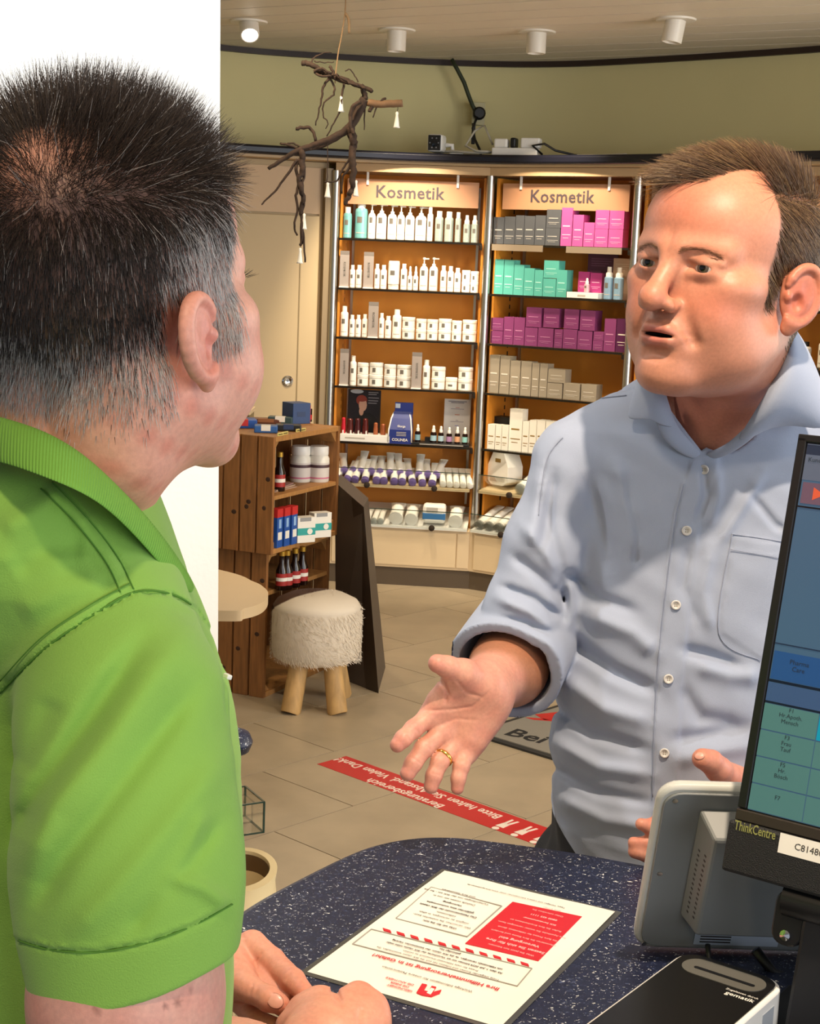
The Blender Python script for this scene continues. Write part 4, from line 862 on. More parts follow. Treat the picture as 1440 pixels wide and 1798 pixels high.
def lying(u, x, y, z, r, l, m, lbl, grp, pitch=.5, yaw=0.):
    q = u.A + u.d * x + u.n * y
    t = thing('lying_tube', lbl, 'tube', (q[0], q[1], z), 0, grp); t.rotation_euler = Matrix.Rotation(u.rz + yaw, 3, 'Z').to_euler(); t.rotation_euler.x = 0
    t.rotation_mode = 'QUATERNION'; t.rotation_quaternion = (Matrix.Rotation(u.rz + yaw, 3, 'Z') @ Matrix.Rotation(pitch, 3, 'X')).to_quaternion()
    part('tube_body', tube_body, t, (r, l, r)); o = part('cap', capme(m), t, (r, r, l * .5)); o.rotation_euler = (math.pi / 2, 0, 0)
    return t
def bz(zb, y0, y): return zb + .062 * (y - y0) / (.28 - y0)
rnd = random.Random(3)
for row in range(2):
    for i in range(11):
        x = .06 + i * .05 + rnd.uniform(-.008, .008) + row * .02; y = -.004 + row * .045
        lying(u1, x, y, bz(.525, -.03, y) + .022 + row * .03, .02, .15, m_pcap, 'violet capped tube in %s row of upper glass bin, %s from left' % ('front' if row == 0 else 'back', ORD[i]), 'violet capped tubes', .45 + rnd.uniform(-.1, .2), rnd.uniform(-.25, .25))
for i in range(5):
    x = .62 + i * .036; lying(u1, x, -.002, bz(.525, -.03, 0) + .02, .0165, .14, m_pw, 'all white tube lying at the right of the upper glass bin, %s from left' % ORD[i], 'white tubes in bins', .5, .15)
for i in range(7):
    x = .10 + i * .034; lying(u1, x, -.08, bz(.325, -.10, -.08) + .0165, .0155, .13, m_gcap, 'slim tube with grey cap in the lower glass bin, %s from left' % ORD[i], 'grey capped tubes', .35, rnd.uniform(-.1, .1))
for i, (x, r) in enumerate(((.385, .036), (.465, .034), (.70, .036), (.775, .036))):
    if x < u1.L - .05: lying(u1, x, -.07, bz(.325, -.10, -.07) + r + .002, r, .15, m_pw, 'thick white tube in the lower glass bin, %s from left' % ORD[i], 'thick white tubes', .35, 0)
q = u1.A + u1.d * .585 + u1.n * (-.055)
t = thing('tissue_pack', 'white and blue soft pack lying in the lower glass bin', 'pack', (q[0], q[1], bz(.325, -.10, -.05) + .012), u1.rz)
MB().box(-.06, .06, -.03, .05, 0, .10).build('pack_body', m_pw, t, bevel=.015); MB().box(-.0605, .0605, -.031, .0, .02, .055).build('blue_band', mat('pack_blue', '3C78B4', .4), t, bevel=.004); MB().box(-.04, .02, -.0315, -.0305, .06, .085).build('print', m_printl, t)
for i in range(6):
    x = .07 + i * .058; lying(u2, x, -.06, bz(.325, -.10, -.06) + .026, .024, .19, mat('dark_grey_cap', '6A6A64', .35), 'long white tube with grey cap in the middle unit bin, %s from left' % ORD[i], 'long white tubes', .42, -.12)
for i in range(4):
    x = .27 + i * .07; lying(u2, x, .0, bz(.525, -.03, 0) + .03, .03, .15, m_gcap, 'white tube in the upper bin of the middle unit, %s from the left' % ORD[i], 'tubes of the middle unit', .45, -.1)
q = u2.A + u2.d * .12 + u2.n * .08
t = thing('hexagon_box', 'white six-sided gift box standing in the middle unit bin', 'box', (q[0], q[1], bz(.525, -.03, .08) + .012), u2.rz - .3)
hx = [(-.075, .02), (-.045, 0), (.045, 0), (.075, .02), (.075, .10), (.04, .17), (-.04, .17), (-.075, .10)]
MB().add([(x, -.05, z_) for x, z_ in hx] + [(x, .06, z_) for x, z_ in hx], [tuple(range(8)), tuple(range(15, 7, -1))] + [(i, 8 + i, 8 + (i + 1) % 8, (i + 1) % 8) for i in range(8)]).build('box_body', m_pw, t)
MB().box(-.02, .02, -.0515, -.0505, .12, .14).build('label', mat('gold_print', '8A6A2C', .4), t); MB().box(-.055, .055, -.0515, -.0505, .02, .045).build('print', m_printl, t)
# ============================================================ IMPLICIT MODELLING (bodies, clothes)
f32 = np.float32
def V3(*a): return np.array(a, dtype=f32)
def ell(P, c, r, R=None):
    q = P - np.asarray(c, f32)
    if R is not None: q = q @ R
    r = np.asarray(r, f32); k0 = np.sqrt(((q / r) ** 2).sum(1)) + 1e-6; k1 = np.sqrt(((q / (r * r)) ** 2).sum(1)) + 1e-6
    return k0 * (k0 - 1) / k1
def cone(P, a, b, ra, rb):
    a = np.asarray(a, f32); b = np.asarray(b, f32); ba = b - a; pa = P - a
    h = np.clip((pa @ ba) / max(float(ba @ ba), 1e-9), 0, 1)
    return np.sqrt(((pa - h[:, None] * ba) ** 2).sum(1)) - (ra + (rb - ra) * h)
def smin(a, b, k):
    h = np.maximum(k - np.abs(a - b), 0) / k; return np.minimum(a, b) - h * h * k * .25
def smax(a, b, k): return -smin(-a, -b, k)
def chain(P, pts, rs, k=.004):
    d = None
    for i in range(len(pts) - 1):
        q = cone(P, pts[i], pts[i + 1], rs[i], rs[i + 1]); d = q if d is None else smin(d, q, k)
    return d
def pxp(x, y, D): return at_y(x, y, D).astype(f32)
def pr(r, D): return float(r * D / FPX)
def loft(P, st, n=2.4, dn=.06):
    """st: list of (cx,cy,z,a,b) from top to bottom or bottom to top; superellipse sections stacked along z"""
    st = sorted(st, key=lambda q: q[2]); A = np.array(st, f32); z = P[:, 2]
    I = lambda j: np.interp(z, A[:, 2], A[:, j]).astype(f32)
    cx, cy, a, b = I(0), I(1), I(3), I(4)
    u = np.abs(P[:, 0] - cx) / a; v = np.abs(P[:, 1] - cy) / b
    k = (u ** n + v ** n + 1e-9) ** (1. / n); d = (k - 1) * np.minimum(a, b)
    return smax(d, np.maximum(A[0, 2] - z, z - A[-1, 2]), dn)
def seg_dist(X, Y, pts):
    """distance in picture units to a polyline and the parameter along it"""
    best = np.full(X.shape, 1e9, f32); tt = np.zeros(X.shape, f32); n = len(pts) - 1
    for i in range(n):
        ax, ay = pts[i][:2]; bx, by = pts[i + 1][:2]; dx, dy = bx - ax, by - ay
        h = np.clip(((X - ax) * dx + (Y - ay) * dy) / (dx * dx + dy * dy), 0, 1); d = np.hypot(X - ax - h * dx, Y - ay - h * dy)
        m = d < best; best = np.where(m, d, best); tt = np.where(m, (i + h) / n, tt)
    return best, tt
def fold_disp(P, folds):
    X, Y, Z = proj(P); X = X.astype(f32); Y = Y.astype(f32); out = np.zeros(len(P), f32)
    for pts, w_, amp in folds:
        xs = [q[0] for q in pts]; ys = [q[1] for q in pts]; m = (X > min(xs) - 3 * w_) & (X < max(xs) + 3 * w_) & (Y > min(ys) - 3 * w_) & (Y < max(ys) + 3 * w_)
        if not m.any(): continue
        d, t = seg_dist(X[m], Y[m], pts); out[m] += amp * np.exp(-(d / w_) ** 2) * np.clip(np.minimum(t, 1 - t) * 5 + .25, 0, 1)
    return out
def vnoise(P, s, seed=0):
    P = P * s; return (np.sin(P[:, 0] * 1.7 + P[:, 1] * 2.3 + seed) * np.sin(P[:, 1] * 1.9 - P[:, 2] * 2.1 + seed * 2) + np.sin(P[:, 2] * 2.7 + P[:, 0] * 1.3 + seed * 3) * .6).astype(f32)
def surfnet(f, lo, hi, h, newton=1, margin=2.0):
    B = 8; lo = np.asarray(lo, float); nb = np.ceil((np.asarray(hi, float) - lo) / (h * B)).astype(int); n = nb * B
    cg = np.stack(np.meshgrid(*[lo[i] + (np.arange(nb[i]) * B + (B - 1) / 2) * h for i in range(3)], indexing='ij'), -1).reshape(-1, 3).astype(f32)
    dc = f(cg); act = np.abs(dc) < h * B * .87 * margin
    Fb = np.where(dc > 0, f32(1), f32(-1))[:, None] * np.ones((1, B ** 3), f32)
    off_ = np.stack(np.meshgrid(*[(np.arange(B) - (B - 1) / 2) * h] * 3, indexing='ij'), -1).reshape(-1, 3).astype(f32)
    ids = np.nonzero(act)[0]
    for i in range(0, len(ids), 400):
        c = ids[i:i + 400]; Fb[c] = f((cg[c][:, None, :] + off_[None]).reshape(-1, 3)).reshape(len(c), -1)
    F = Fb.reshape(nb[0], nb[1], nb[2], B, B, B).transpose(0, 3, 1, 4, 2, 5).reshape(n)
    S_ = F < 0
    c = [slice(None, -1), slice(1, None)]
    cnt = sum(S_[c[a], c[b], c[d]].astype(np.int8) for a in (0, 1) for b in (0, 1) for d in (0, 1))
    cell = (cnt > 0) & (cnt < 8); idx = np.full(cell.shape, -1, np.int64); ci = np.argwhere(cell); idx[cell] = np.arange(len(ci))
    acc = np.zeros((len(ci), 3)); num = np.zeros(len(ci))
    cor = [(a, b, d) for a in (0, 1) for b in (0, 1) for d in (0, 1)]
    Fv = {k: F[ci[:, 0] + k[0], ci[:, 1] + k[1], ci[:, 2] + k[2]] for k in cor}
    for k in cor:
        for ax in range(3):
            if k[ax] == 0:
                k2 = list(k); k2[ax] = 1; k2 = tuple(k2); a, b = Fv[k], Fv[k2]; m = (a < 0) != (b < 0)
                t = np.where(m, a / np.where(m, a - b, 1), 0); p = np.tile(np.array(k, float), (len(ci), 1)); p[:, ax] += t
                acc[m] += p[m]; num[m] += 1
    V = (ci + acc / num[:, None]) * h + lo
    quads = []
    for ax in range(3):
        a0 = [slice(1, -1)] * 3; a0[ax] = slice(None, -1); a1 = list(a0); a1[ax] = slice(1, None)
        s0 = S_[tuple(a0)]; s1 = S_[tuple(a1)]; e = np.argwhere(s0 != s1)
        if not len(e): continue
        sg = s0[tuple(e.T)]; g = e + 1; g[:, ax] -= 1
        o1, o2 = [(1, 2), (2, 0), (0, 1)][ax]
        def cid(d1, d2):
            q = g.copy(); q[:, o1] -= d1; q[:, o2] -= d2; return idx[tuple(q.T)]
        q = np.stack([cid(1, 1), cid(0, 1), cid(0, 0), cid(1, 0)], 1); q[~sg] = q[~sg][:, ::-1]; quads.append(q)
    Q = np.concatenate(quads); Q = Q[(Q >= 0).all(1)]
    V = V.astype(f32)
    for _ in range(newton):
        d0 = f(V); e = h * .5; G = np.stack([(f(V + np.eye(3, dtype=f32)[i] * e) - d0) / e for i in range(3)], 1); g2 = (G * G).sum(1)
        stp = np.clip(d0 / np.maximum(g2, .15), -h * .6, h * .6); V = V - G * stp[:, None]
    return V, Q
def np_mesh(name, V, Q, m, col=None):
    me = bpy.data.meshes.new(name); nv, nq = len(V), len(Q); k = Q.shape[1]
    me.vertices.add(nv); me.vertices.foreach_set('co', np.ascontiguousarray(V, f32).ravel())
    me.loops.add(nq * k); me.loops.foreach_set('vertex_index', np.ascontiguousarray(Q, np.int32).ravel())
    me.polygons.add(nq); me.polygons.foreach_set('loop_start', np.arange(0, nq * k, k, dtype=np.int32))
    try: me.polygons.foreach_set('loop_total', np.full(nq, k, np.int32))
    except Exception: pass
    me.update(calc_edges=True); me.validate(); me.polygons.foreach_set('use_smooth', np.ones(len(me.polygons), bool))
    me.materials.append(m)
    if col is not None:
        at = me.color_attributes.new('Col', 'FLOAT_COLOR', 'POINT'); at.data.foreach_set('color', np.ascontiguousarray(np.concatenate([col, np.ones((nv, 1))], 1), f32).ravel())
    me.update(); return me
def hits(f, pts, D0=.5, D1=2.6, extra=0.):
    R_ = np.stack([ray(x, y) for x, y in pts]); t = np.full(len(pts), D0); live = np.ones(len(pts), bool)
    for _ in range(90):
        i = np.nonzero(live)[0]
        if not len(i): break
        d = f((_O + R_[i] * t[i, None]).astype(f32)) - extra; done = (d < .0003) | (t[i] > D1); live[i[done]] = False; t[i[~done]] += d[~done] * .7
    return (_O + R_ * t[:, None]).astype(f32)
def hit(f, px, py, D0=.5, D1=2.6, extra=0.): return hits(f, [(px, py)], D0, D1, extra)[0]
def grad(f, P, e=.001):
    d0 = f(P); return np.stack([(f(P + np.eye(3, dtype=f32)[i] * e) - d0) / e for i in range(3)], 1)
# ------------------------------------------------------------ skin / cloth / hair materials
def col_mat(name, rough, sss=0., var=.0, vscale=200., bump=0., bscale=300., spec=.4, sheen=0., wave=None):
    m = bpy.data.materials.new(name); m.use_nodes = True; nt = m.node_tree; b = nt.nodes['Principled BSDF']
    at = nt.nodes.new('ShaderNodeVertexColor'); at.layer_name = 'Col'; src = at.outputs['Color']
    tc = nt.nodes.new('ShaderNodeTexCoord')
    if var:
        n = nt.nodes.new('ShaderNodeTexNoise'); n.inputs['Scale'].default_value = vscale; n.inputs['Detail'].default_value = 5; nt.links.new(tc.outputs['Object'], n.inputs['Vector'])
        r = nt.nodes.new('ShaderNodeMapRange'); r.inputs[1].default_value = .3; r.inputs[2].default_value = .7; r.inputs[3].default_value = 1 - var; r.inputs[4].default_value = 1 + var * .5; nt.links.new(n.outputs['Fac'], r.inputs[0])
        mx = nt.nodes.new('ShaderNodeMixRGB'); mx.blend_type = 'MULTIPLY'; mx.inputs[0].default_value = 1; nt.links.new(src, mx.inputs[1]); nt.links.new(r.outputs[0], mx.inputs[2]); src = mx.outputs[0]
    nt.links.new(src, b.inputs['Base Color']); b.inputs['Roughness'].default_value = rough; b.inputs['Specular IOR Level'].default_value = spec
    if sheen: b.inputs['Sheen Weight'].default_value = sheen
    if sss: b.inputs['Subsurface Weight'].default_value = sss; b.inputs['Subsurface Radius'].default_value = (1, .35, .2); b.inputs['Subsurface Scale'].default_value = .006
    if bump:
        n2 = nt.nodes.new('ShaderNodeTexNoise'); n2.inputs['Scale'].default_value = bscale; n2.inputs['Detail'].default_value = 3; nt.links.new(tc.outputs['Object'], n2.inputs['Vector'])
        bp_ = nt.nodes.new('ShaderNodeBump'); bp_.inputs['Strength'].default_value = bump; bp_.inputs['Distance'].default_value = .001; nt.links.new(n2.outputs['Fac'], bp_.inputs['Height']); nt.links.new(bp_.outputs[0], b.inputs['Normal'])
    return m
m_skin = col_mat('skin', .46, sss=.18, var=.10, vscale=260, bump=.12, bscale=900)
m_hair = col_mat('hair', .42, spec=.35)
def L3(h): return np.array(lin(h), f32)
def mixc(c, t, m): return c * (1 - m[:, None]) + np.asarray(t, f32)[None] * m[:, None]
def gau(P, c, r): return np.exp(-(((P - np.asarray(c, f32)) / np.asarray(r, f32)) ** 2).sum(1)).astype(f32)
def sst(x, a, b): t = np.clip((x - a) / (b - a), 0, 1); return (t * t * (3 - 2 * t)).astype(f32)
# ------------------------------------------------------------ the head, in its own frame: x right, y forward, z up, origin between the ears
def head_sdf(P, o):
    s = np.abs(P[:, 0]); Q = np.stack([s, P[:, 1], P[:, 2]], 1)
    d = ell(Q, (0, -.018, .058), (.076, .098, .080))
    d = smin(d, ell(Q, (0, .034, .060), (.064, .060, .056)), .03)
    d = smin(d, ell(Q, (0, .028, -.012), (.062, .062, .072)), .03)
    d = smin(d, cone(Q, (.050, .004, -.050), (.014, .070, -.090), .020, .019), .03)
    d = smin(d, ell(Q, (0, .081, -.093), (.021, .018, .018)), .018)
    ck = o.get('cheek', 1.)
    d = smin(d, ell(Q, (.040, .050, -.032), (.027 * ck, .034 * ck, .038)), .025)
    d = smin(d, ell(Q, (.051, .048, .002), (.02, .028, .014)), .02)
    d = smin(d, ell(Q, (0, .066, -.054), (.034, .034, .030)), .02)
    if o.get('jowl'): d = smin(d, ell(Q, (0, .018, -.085), (.052, .056, .030)), .03); d = smin(d, ell(Q, (.043, .024, -.064), (.024, .034, .026)), .025)
    if o.get('face', 1):
        d = smin(d, cone(Q, (.010, .090, .034), (.046, .070, .035), .0095, .0085), .016)
        d = smax(d, -ell(Q, (.0325, .101, .0195), (.0195, .0215, .0120)), .012)
        d = smin(d, np.sqrt(((Q - V3(.0325, .0755, .0185)) ** 2).sum(1)) - .0145, .007)
        d = smin(d, cone(Q, (.020, .0875, .0265), (.047, .078, .0235), .0032, .0034), .005)       # upper lid fold
        d = smin(d, cone(Q, (.020, .085, .010), (.045, .078, .011), .003, .003), .008)            # lower lid
        d = smax(d, -ell(Q, (.0325, .093, .0166), (.0158, .009, .0041)), .002)
        d = smin(d, cone(Q, (0, .089, .028), (0, .113, -.013), .0078, .0108), .014)
        d = smin(d, np.sqrt(((Q - V3(0, .1155, -.0185)) ** 2).sum(1)) - .0128, .009)
        d = smin(d, ell(Q, (.0150, .1005, -.0225), (.0090, .0120, .0090)), .006)
        d = smax(d, -ell(Q, (.0074, .1085, -.0325), (.0036, .006, .0028)), .004)
        d = smin(d, chain(Q, [(0, .1000, -.0475), (.011, .0985, -.0475), (.024, .0885, -.0535)], [.0048, .0050, .0028]), .006)
        d = smin(d, chain(Q, [(0, .0985, -.0600), (.012, .0955, -.0590), (.022, .0875, -.0555)], [.0062, .0058, .003]), .006)
        d = smax(d, -ell(Q, (0, .1, -.0538), (.019, .022, .0018 + o.get('open', .0))), .003)
        d = smax(d, -cone(Q, (.020, .0995, -.020), (.034, .0850, -.056), .0020, .0012), .014)
        d = smax(d, -ell(Q, (0, .101, -.0725), (.017, .008, .005)), .009)
    # neck
    nk = o.get('neck', 1.)
    if not o.get('noneck'): d = smin(d, cone(P, (0, -.022, -.045), (0 + o.get('nx', 0), -.05 + o.get('ny', 0), -.20), .058 * nk, .068 * nk), .035)
    if not o.get('noneck'): d = smin(d, cone(Q, (.045, -.045, -.02), (.03, -.08, -.2), .03 * nk, .04 * nk), .03)
    else: d = smin(d, cone(Q, (.03, -.035, -.03), (.026, -.04, -.07), .036, .034), .03)
    # ears
    Re = np.array([[math.cos(.5), -math.sin(.5), 0], [math.sin(.5), math.cos(.5), 0], [0, 0, 1]], f32)
    ey_, ez_ = o.get('ear', (1., 1.)); Q = np.stack([Q[:, 0], (Q[:, 1] + .008) / ey_ - .008, Q[:, 2] / ez_], 1)
    e = ell(Q, (.080, -.014, .002), (.0085, .0190, .0300), Re)
    hx_ = []
    for a in np.linspace(-1.25, 3.75, 20):
        yy = -.014 - .0185 * math.sin(a); zz = .003 + .0295 * math.cos(a) ; yy += -.10 * zz
        hx_.append((.0785 + (-(yy + .004)) * .42 + .002, yy, zz))
    hx_ = [(x, y, z) for x, y, z in hx_]
    e = smin(e, chain(Q, hx_, [.0028] + [.0036] * 18 + [.003], .005), .003)
    e = smax(e, -ell(Q, (.0955, -.015, .012), (.0075, .0105, .0150), Re), .004)
    e = smax(e, -ell(Q, (.0900, -.005, -.005), (.0110, .0085, .0105), Re), .004)
    e = smin(e, ell(Q, (.0785, .001, .001), (.004, .0035, .0055)), .003)
    e = smin(e, ell(Q, (.0795, -.0075, -.0300), (.0052, .0085, .0095), Re), .006)
    return smin(d, e, .006)
def rot_head(yaw_dir, pitch, roll):
    """columns: right, forward, up of the head in the world"""
    fwd = Vector((yaw_dir[0], yaw_dir[1], 0)).normalized(); right = Vector((fwd.y, -fwd.x, 0)); up = Vector((0, 0, 1))
    B_ = Matrix((right, fwd, up)).transposed()
    B_ = B_ @ Matrix.Rotation(pitch, 3, 'X') @ Matrix.Rotation(roll, 3, 'Y')
    return np.array(B_, dtype=f32)
def skin_head_color(L, o):
    """L: points in the head frame (canonical metres)"""
    s = np.abs(L[:, 0]); Q = np.stack([s, L[:, 1], L[:, 2]], 1); c = np.tile(L3(o['skin']), (len(L), 1))
    red = L3(o['red'])
    for ce_, r_, a in (((.045, .07, -.02), (.025, .03, .022), .55), ((0, .11, -.016), (.016, .02, .014), .55), ((0, .09, .075), (.06, .05, .03), .4), ((.085, -.012, 0), (.02, .03, .035), .8), ((.03, -.05, -.13), (.08, .08, .05), .4)):
        c = mixc(c, red, a * gau(Q, ce_, r_))
    st = gau(Q, (.03, .075, -.075), (.045, .05, .03)) * .32 + gau(Q, (0, .1, -.038), (.03, .02, .008)) * .25
    c = mixc(c, L3(o.get('stubble', '8A5E50')), np.clip(st, 0, 1) * o.get('stub', 1.))
    lip_ = np.maximum(gau(Q, (0, .098, -.049), (.017, .012, .0042)), gau(Q, (0, .096, -.0595), (.016, .012, .0052)))
    c = mixc(c, L3('A85A54'), np.clip(lip_ * 1.2, 0, .8))
    mouth = ((Q[:, 2] > -.058) & (Q[:, 2] < -.0500) & (s < .021) & (Q[:, 1] < .0945) & (Q[:, 1] > .05)).astype(f32); c = mixc(c, L3('2A0E0C'), mouth * (1 if o.get('open') else 0))
    c = mixc(c, L3('4A201A'), np.clip(1.3 * gau(Q, (.0074, .1085, -.0312), (.0042, .008, .0038)), 0, .95))
    c = mixc(c, L3('8C5A4C'), .5 * gau(Q, (.033, .09, .009), (.014, .02, .005)))
    c = mixc(c, L3('5C3A30'), .55 * gau(Q, (.0325, .092, .0225), (.015, .01, .0018)))
    return c
def strands(name, roots, nrm, dirs, lens, cols, rad, segs, parent, keep=None, lift=None, curl=.0, fwd_pull=None, rng=None):
    """thin three-sided hairs grown along dirs; keep(P)->distance keeps them outside the skin"""
    n = len(roots); P = roots.astype(f32).copy(); D = dirs / np.linalg.norm(dirs, axis=1, keepdims=True); pts = [P.copy()]
    for k in range(segs):
        if fwd_pull is not None: D = D + fwd_pull(P, k); D /= np.linalg.norm(D, axis=1, keepdims=True)
        P = P + D * (lens / segs)[:, None]
        if keep is not None:
            d = keep(P); G = grad(keep, P); G /= np.linalg.norm(G, axis=1, keepdims=True) + 1e-9; need = np.maximum(lift * (k + 1) / segs - d, 0); P = P + G * need[:, None]
        pts.append(P.copy())
    pts = np.stack(pts, 1); nn = segs + 1
    T = np.gradient(pts, axis=1); T /= np.linalg.norm(T, axis=2, keepdims=True) + 1e-9
    ref = np.cross(T, np.repeat(nrm[:, None, :], nn, 1) + V3(.01, .02, .03)); ref /= np.linalg.norm(ref, axis=2, keepdims=True) + 1e-9; bi = np.cross(T, ref)
    w_ = (rad[:, None] * np.array([1.0 - .75 * (k / segs) ** 1.5 for k in range(nn)], f32)[None])[:, :, None]
    vs = np.stack([pts + (ref * math.cos(a) + bi * math.sin(a)) * w_ for a in (0, 2.094, 4.189)], 2)      # n,nn,3,3
    V = vs.reshape(-1, 3); base = (np.arange(n) * nn * 3)[:, None, None]; k = np.arange(segs)[None, :, None] * 3; j = np.arange(3)[None, None, :]; j2 = (j + 1) % 3
    Q = np.stack([base + k + j, base + k + j2, base + k + 3 + j2, base + k + 3 + j], -1).reshape(-1, 4)
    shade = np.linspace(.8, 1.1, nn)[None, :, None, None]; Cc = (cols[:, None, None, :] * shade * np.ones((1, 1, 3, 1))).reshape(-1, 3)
    o = bpy.data.objects.new(name, np_mesh(name, V, Q, m_hair, Cc)); C.objects.link(o); o.parent = parent; o['kind'] = 'stuff'
    return o
def no_ear(L):
    s = np.abs(L[:, 0]); return 1 - sst(s, .0745, .077) * (L[:, 2] < .038) * (L[:, 1] > -.05) * (L[:, 1] < .01)
def sample_faces(V, Q, w_, n, rng):
    A = np.linalg.norm(np.cross(V[Q[:, 2]] - V[Q[:, 0]], V[Q[:, 3]] - V[Q[:, 1]]), axis=1) * w_[Q].mean(1); p = A / A.sum()
    f_ = rng.choice(len(Q), n, p=p); a = rng.random((n, 1)); b = rng.random((n, 1)); q = V[Q[f_]]
    return ((q[:, 0] * (1 - a) + q[:, 1] * a) * (1 - b) + (q[:, 3] * (1 - a) + q[:, 2] * a) * b).astype(f32)
# ============================================================ MAN IN THE BLUE SHIRT
SKB = dict(skin='BE8268', red='B45C48', cheek=.97, jowl=1, open=.0004, noneck=1, stubble='96685A')
HB = dict(o=pxp(1266, 508, 1.80), R=rot_head((-math.sin(.76), -math.cos(.76)), .06, -.06), s=V3(1.13, 1.16, 1.09))
def to_head(P, h): return ((P - h['o']) @ h['R']) / h['s']
def headB(P): return head_sdf(to_head(P, HB), SKB) * 1.04
def hand_sdf(P, j, k=.006):
    """j: dict of chains [(x,y,D,rpx)...] in picture units with real distances"""
    d = None
    for pts, kk in j:
        q = chain(P, [pxp(a, b, c) for a, b, c, r in pts], [pr(r, c) for a, b, c, r in pts], .006); d = q if d is None else smin(d, q, kk)
    return d
HR = [([(893, 1172, 1.90, 66), (850, 1206, 1.80, 50)], .02), ([(920, 1120, 1.98, 66), (893, 1172, 1.90, 66)], .02),
      ([(848, 1215, 1.80, 40), (806, 1218, 1.785, 30), (760, 1254, 1.775, 19)], .02), ([(846, 1222, 1.80, 38), (781, 1284, 1.775, 19)], .02), ([(850, 1230, 1.80, 36), (800, 1308, 1.775, 19)], .02), ([(854, 1236, 1.80, 34), (819, 1322, 1.775, 18)], .02),
      ([(852, 1262, 1.79, 22), (832, 1300, 1.775, 18)], .02),
      ([(842, 1200, 1.785, 30), (815, 1182, 1.765, 25), (786, 1171, 1.755, 19), (768, 1165, 1.75, 17)], .02),
      ([(800, 1190, 1.77, 16), (768, 1228, 1.775, 16)], .02)]
HRF = [[(757, 1255, 1.772, 18), (726, 1280, 1.755, 16.5), (708, 1297, 1.742, 15.5), (698, 1308, 1.737, 14)],
       [(777, 1286, 1.772, 18), (744, 1314, 1.750, 17), (726, 1340, 1.738, 16), (716, 1358, 1.733, 14.5)],
       [(797, 1310, 1.772, 17), (772, 1338, 1.748, 16.5), (762, 1362, 1.740, 15), (757, 1381, 1.737, 13.5)],
       [(818, 1322, 1.772, 16), (810, 1346, 1.752, 15), (805, 1366, 1.745, 13.5), (803, 1384, 1.743, 12)]]
PALM_LINES = [([(768, 1190), (785, 1215), (783, 1235)], 2.2, -.0022), ([(776, 1192), (790, 1222)], 2., -.0018), ([(745, 1248), (790, 1246), (830, 1240), (858, 1215)], 2.6, -.0011), ([(770, 1275), (800, 1262), (845, 1265)], 2.4, -.0008), ([(800, 1192), (818, 1215), (850, 1225)], 3., -.0010), ([(724, 1272), (736, 1288)], 1.8, -.0009), ([(744, 1304), (758, 1318)], 1.8, -.0009), ([(776, 1322), (790, 1330)], 1.8, -.001), ([(712, 1290), (722, 1304)], 1.6, -.0007), ([(724, 1330), (740, 1342)], 1.6, -.0007), ([(758, 1358), (774, 1362)], 1.6, -.0007)]
def handR(P):
    d = hand_sdf(P, HR)
    fs_ = [chain(P, [pxp(*q[:3]) for q in c], [pr(q[3], q[2]) for q in c], .004) for c in HRF]
    fa = None
    for q in fs_: fa = q if fa is None else smin(fa, q, .0025)
    d = smin(d, fa, .010)
    return d - fold_disp(P, PALM_LINES)
HLJ = [([(1400, 1400, 1.88, 50), (1320, 1400, 1.82, 44), (1250, 1420, 1.78, 40), (1200, 1440, 1.765, 30)], .02), ([(1290, 1375, 1.79, 34), (1262, 1352, 1.755, 22), (1236, 1333, 1.74, 17)], .015),
       ([(1210, 1420, 1.765, 26), (1165, 1440, 1.755, 15)], .01), ([(1210, 1450, 1.765, 26), (1160, 1475, 1.755, 15)], .01), ([(1220, 1475, 1.765, 24), (1165, 1500, 1.755, 16)], .01)]
HLF = [[(1262, 1350, 1.755, 21), (1250, 1336, 1.745, 19), (1232, 1332, 1.74, 17)], [(1165, 1438, 1.755, 15), (1142, 1452, 1.75, 14), (1126, 1447, 1.745, 11)], [(1165, 1470, 1.755, 14), (1136, 1480, 1.75, 12), (1112, 1479, 1.745, 10)], [(1170, 1496, 1.755, 15), (1138, 1500, 1.75, 15), (1115, 1495, 1.745, 13)]]
def handL(P):
    d = hand_sdf(P, HLJ)
    for c in HLF: d = smin(d, chain(P, [pxp(*q[:3]) for q in c], [pr(q[3], q[2]) for q in c], .004), .006)
    return d
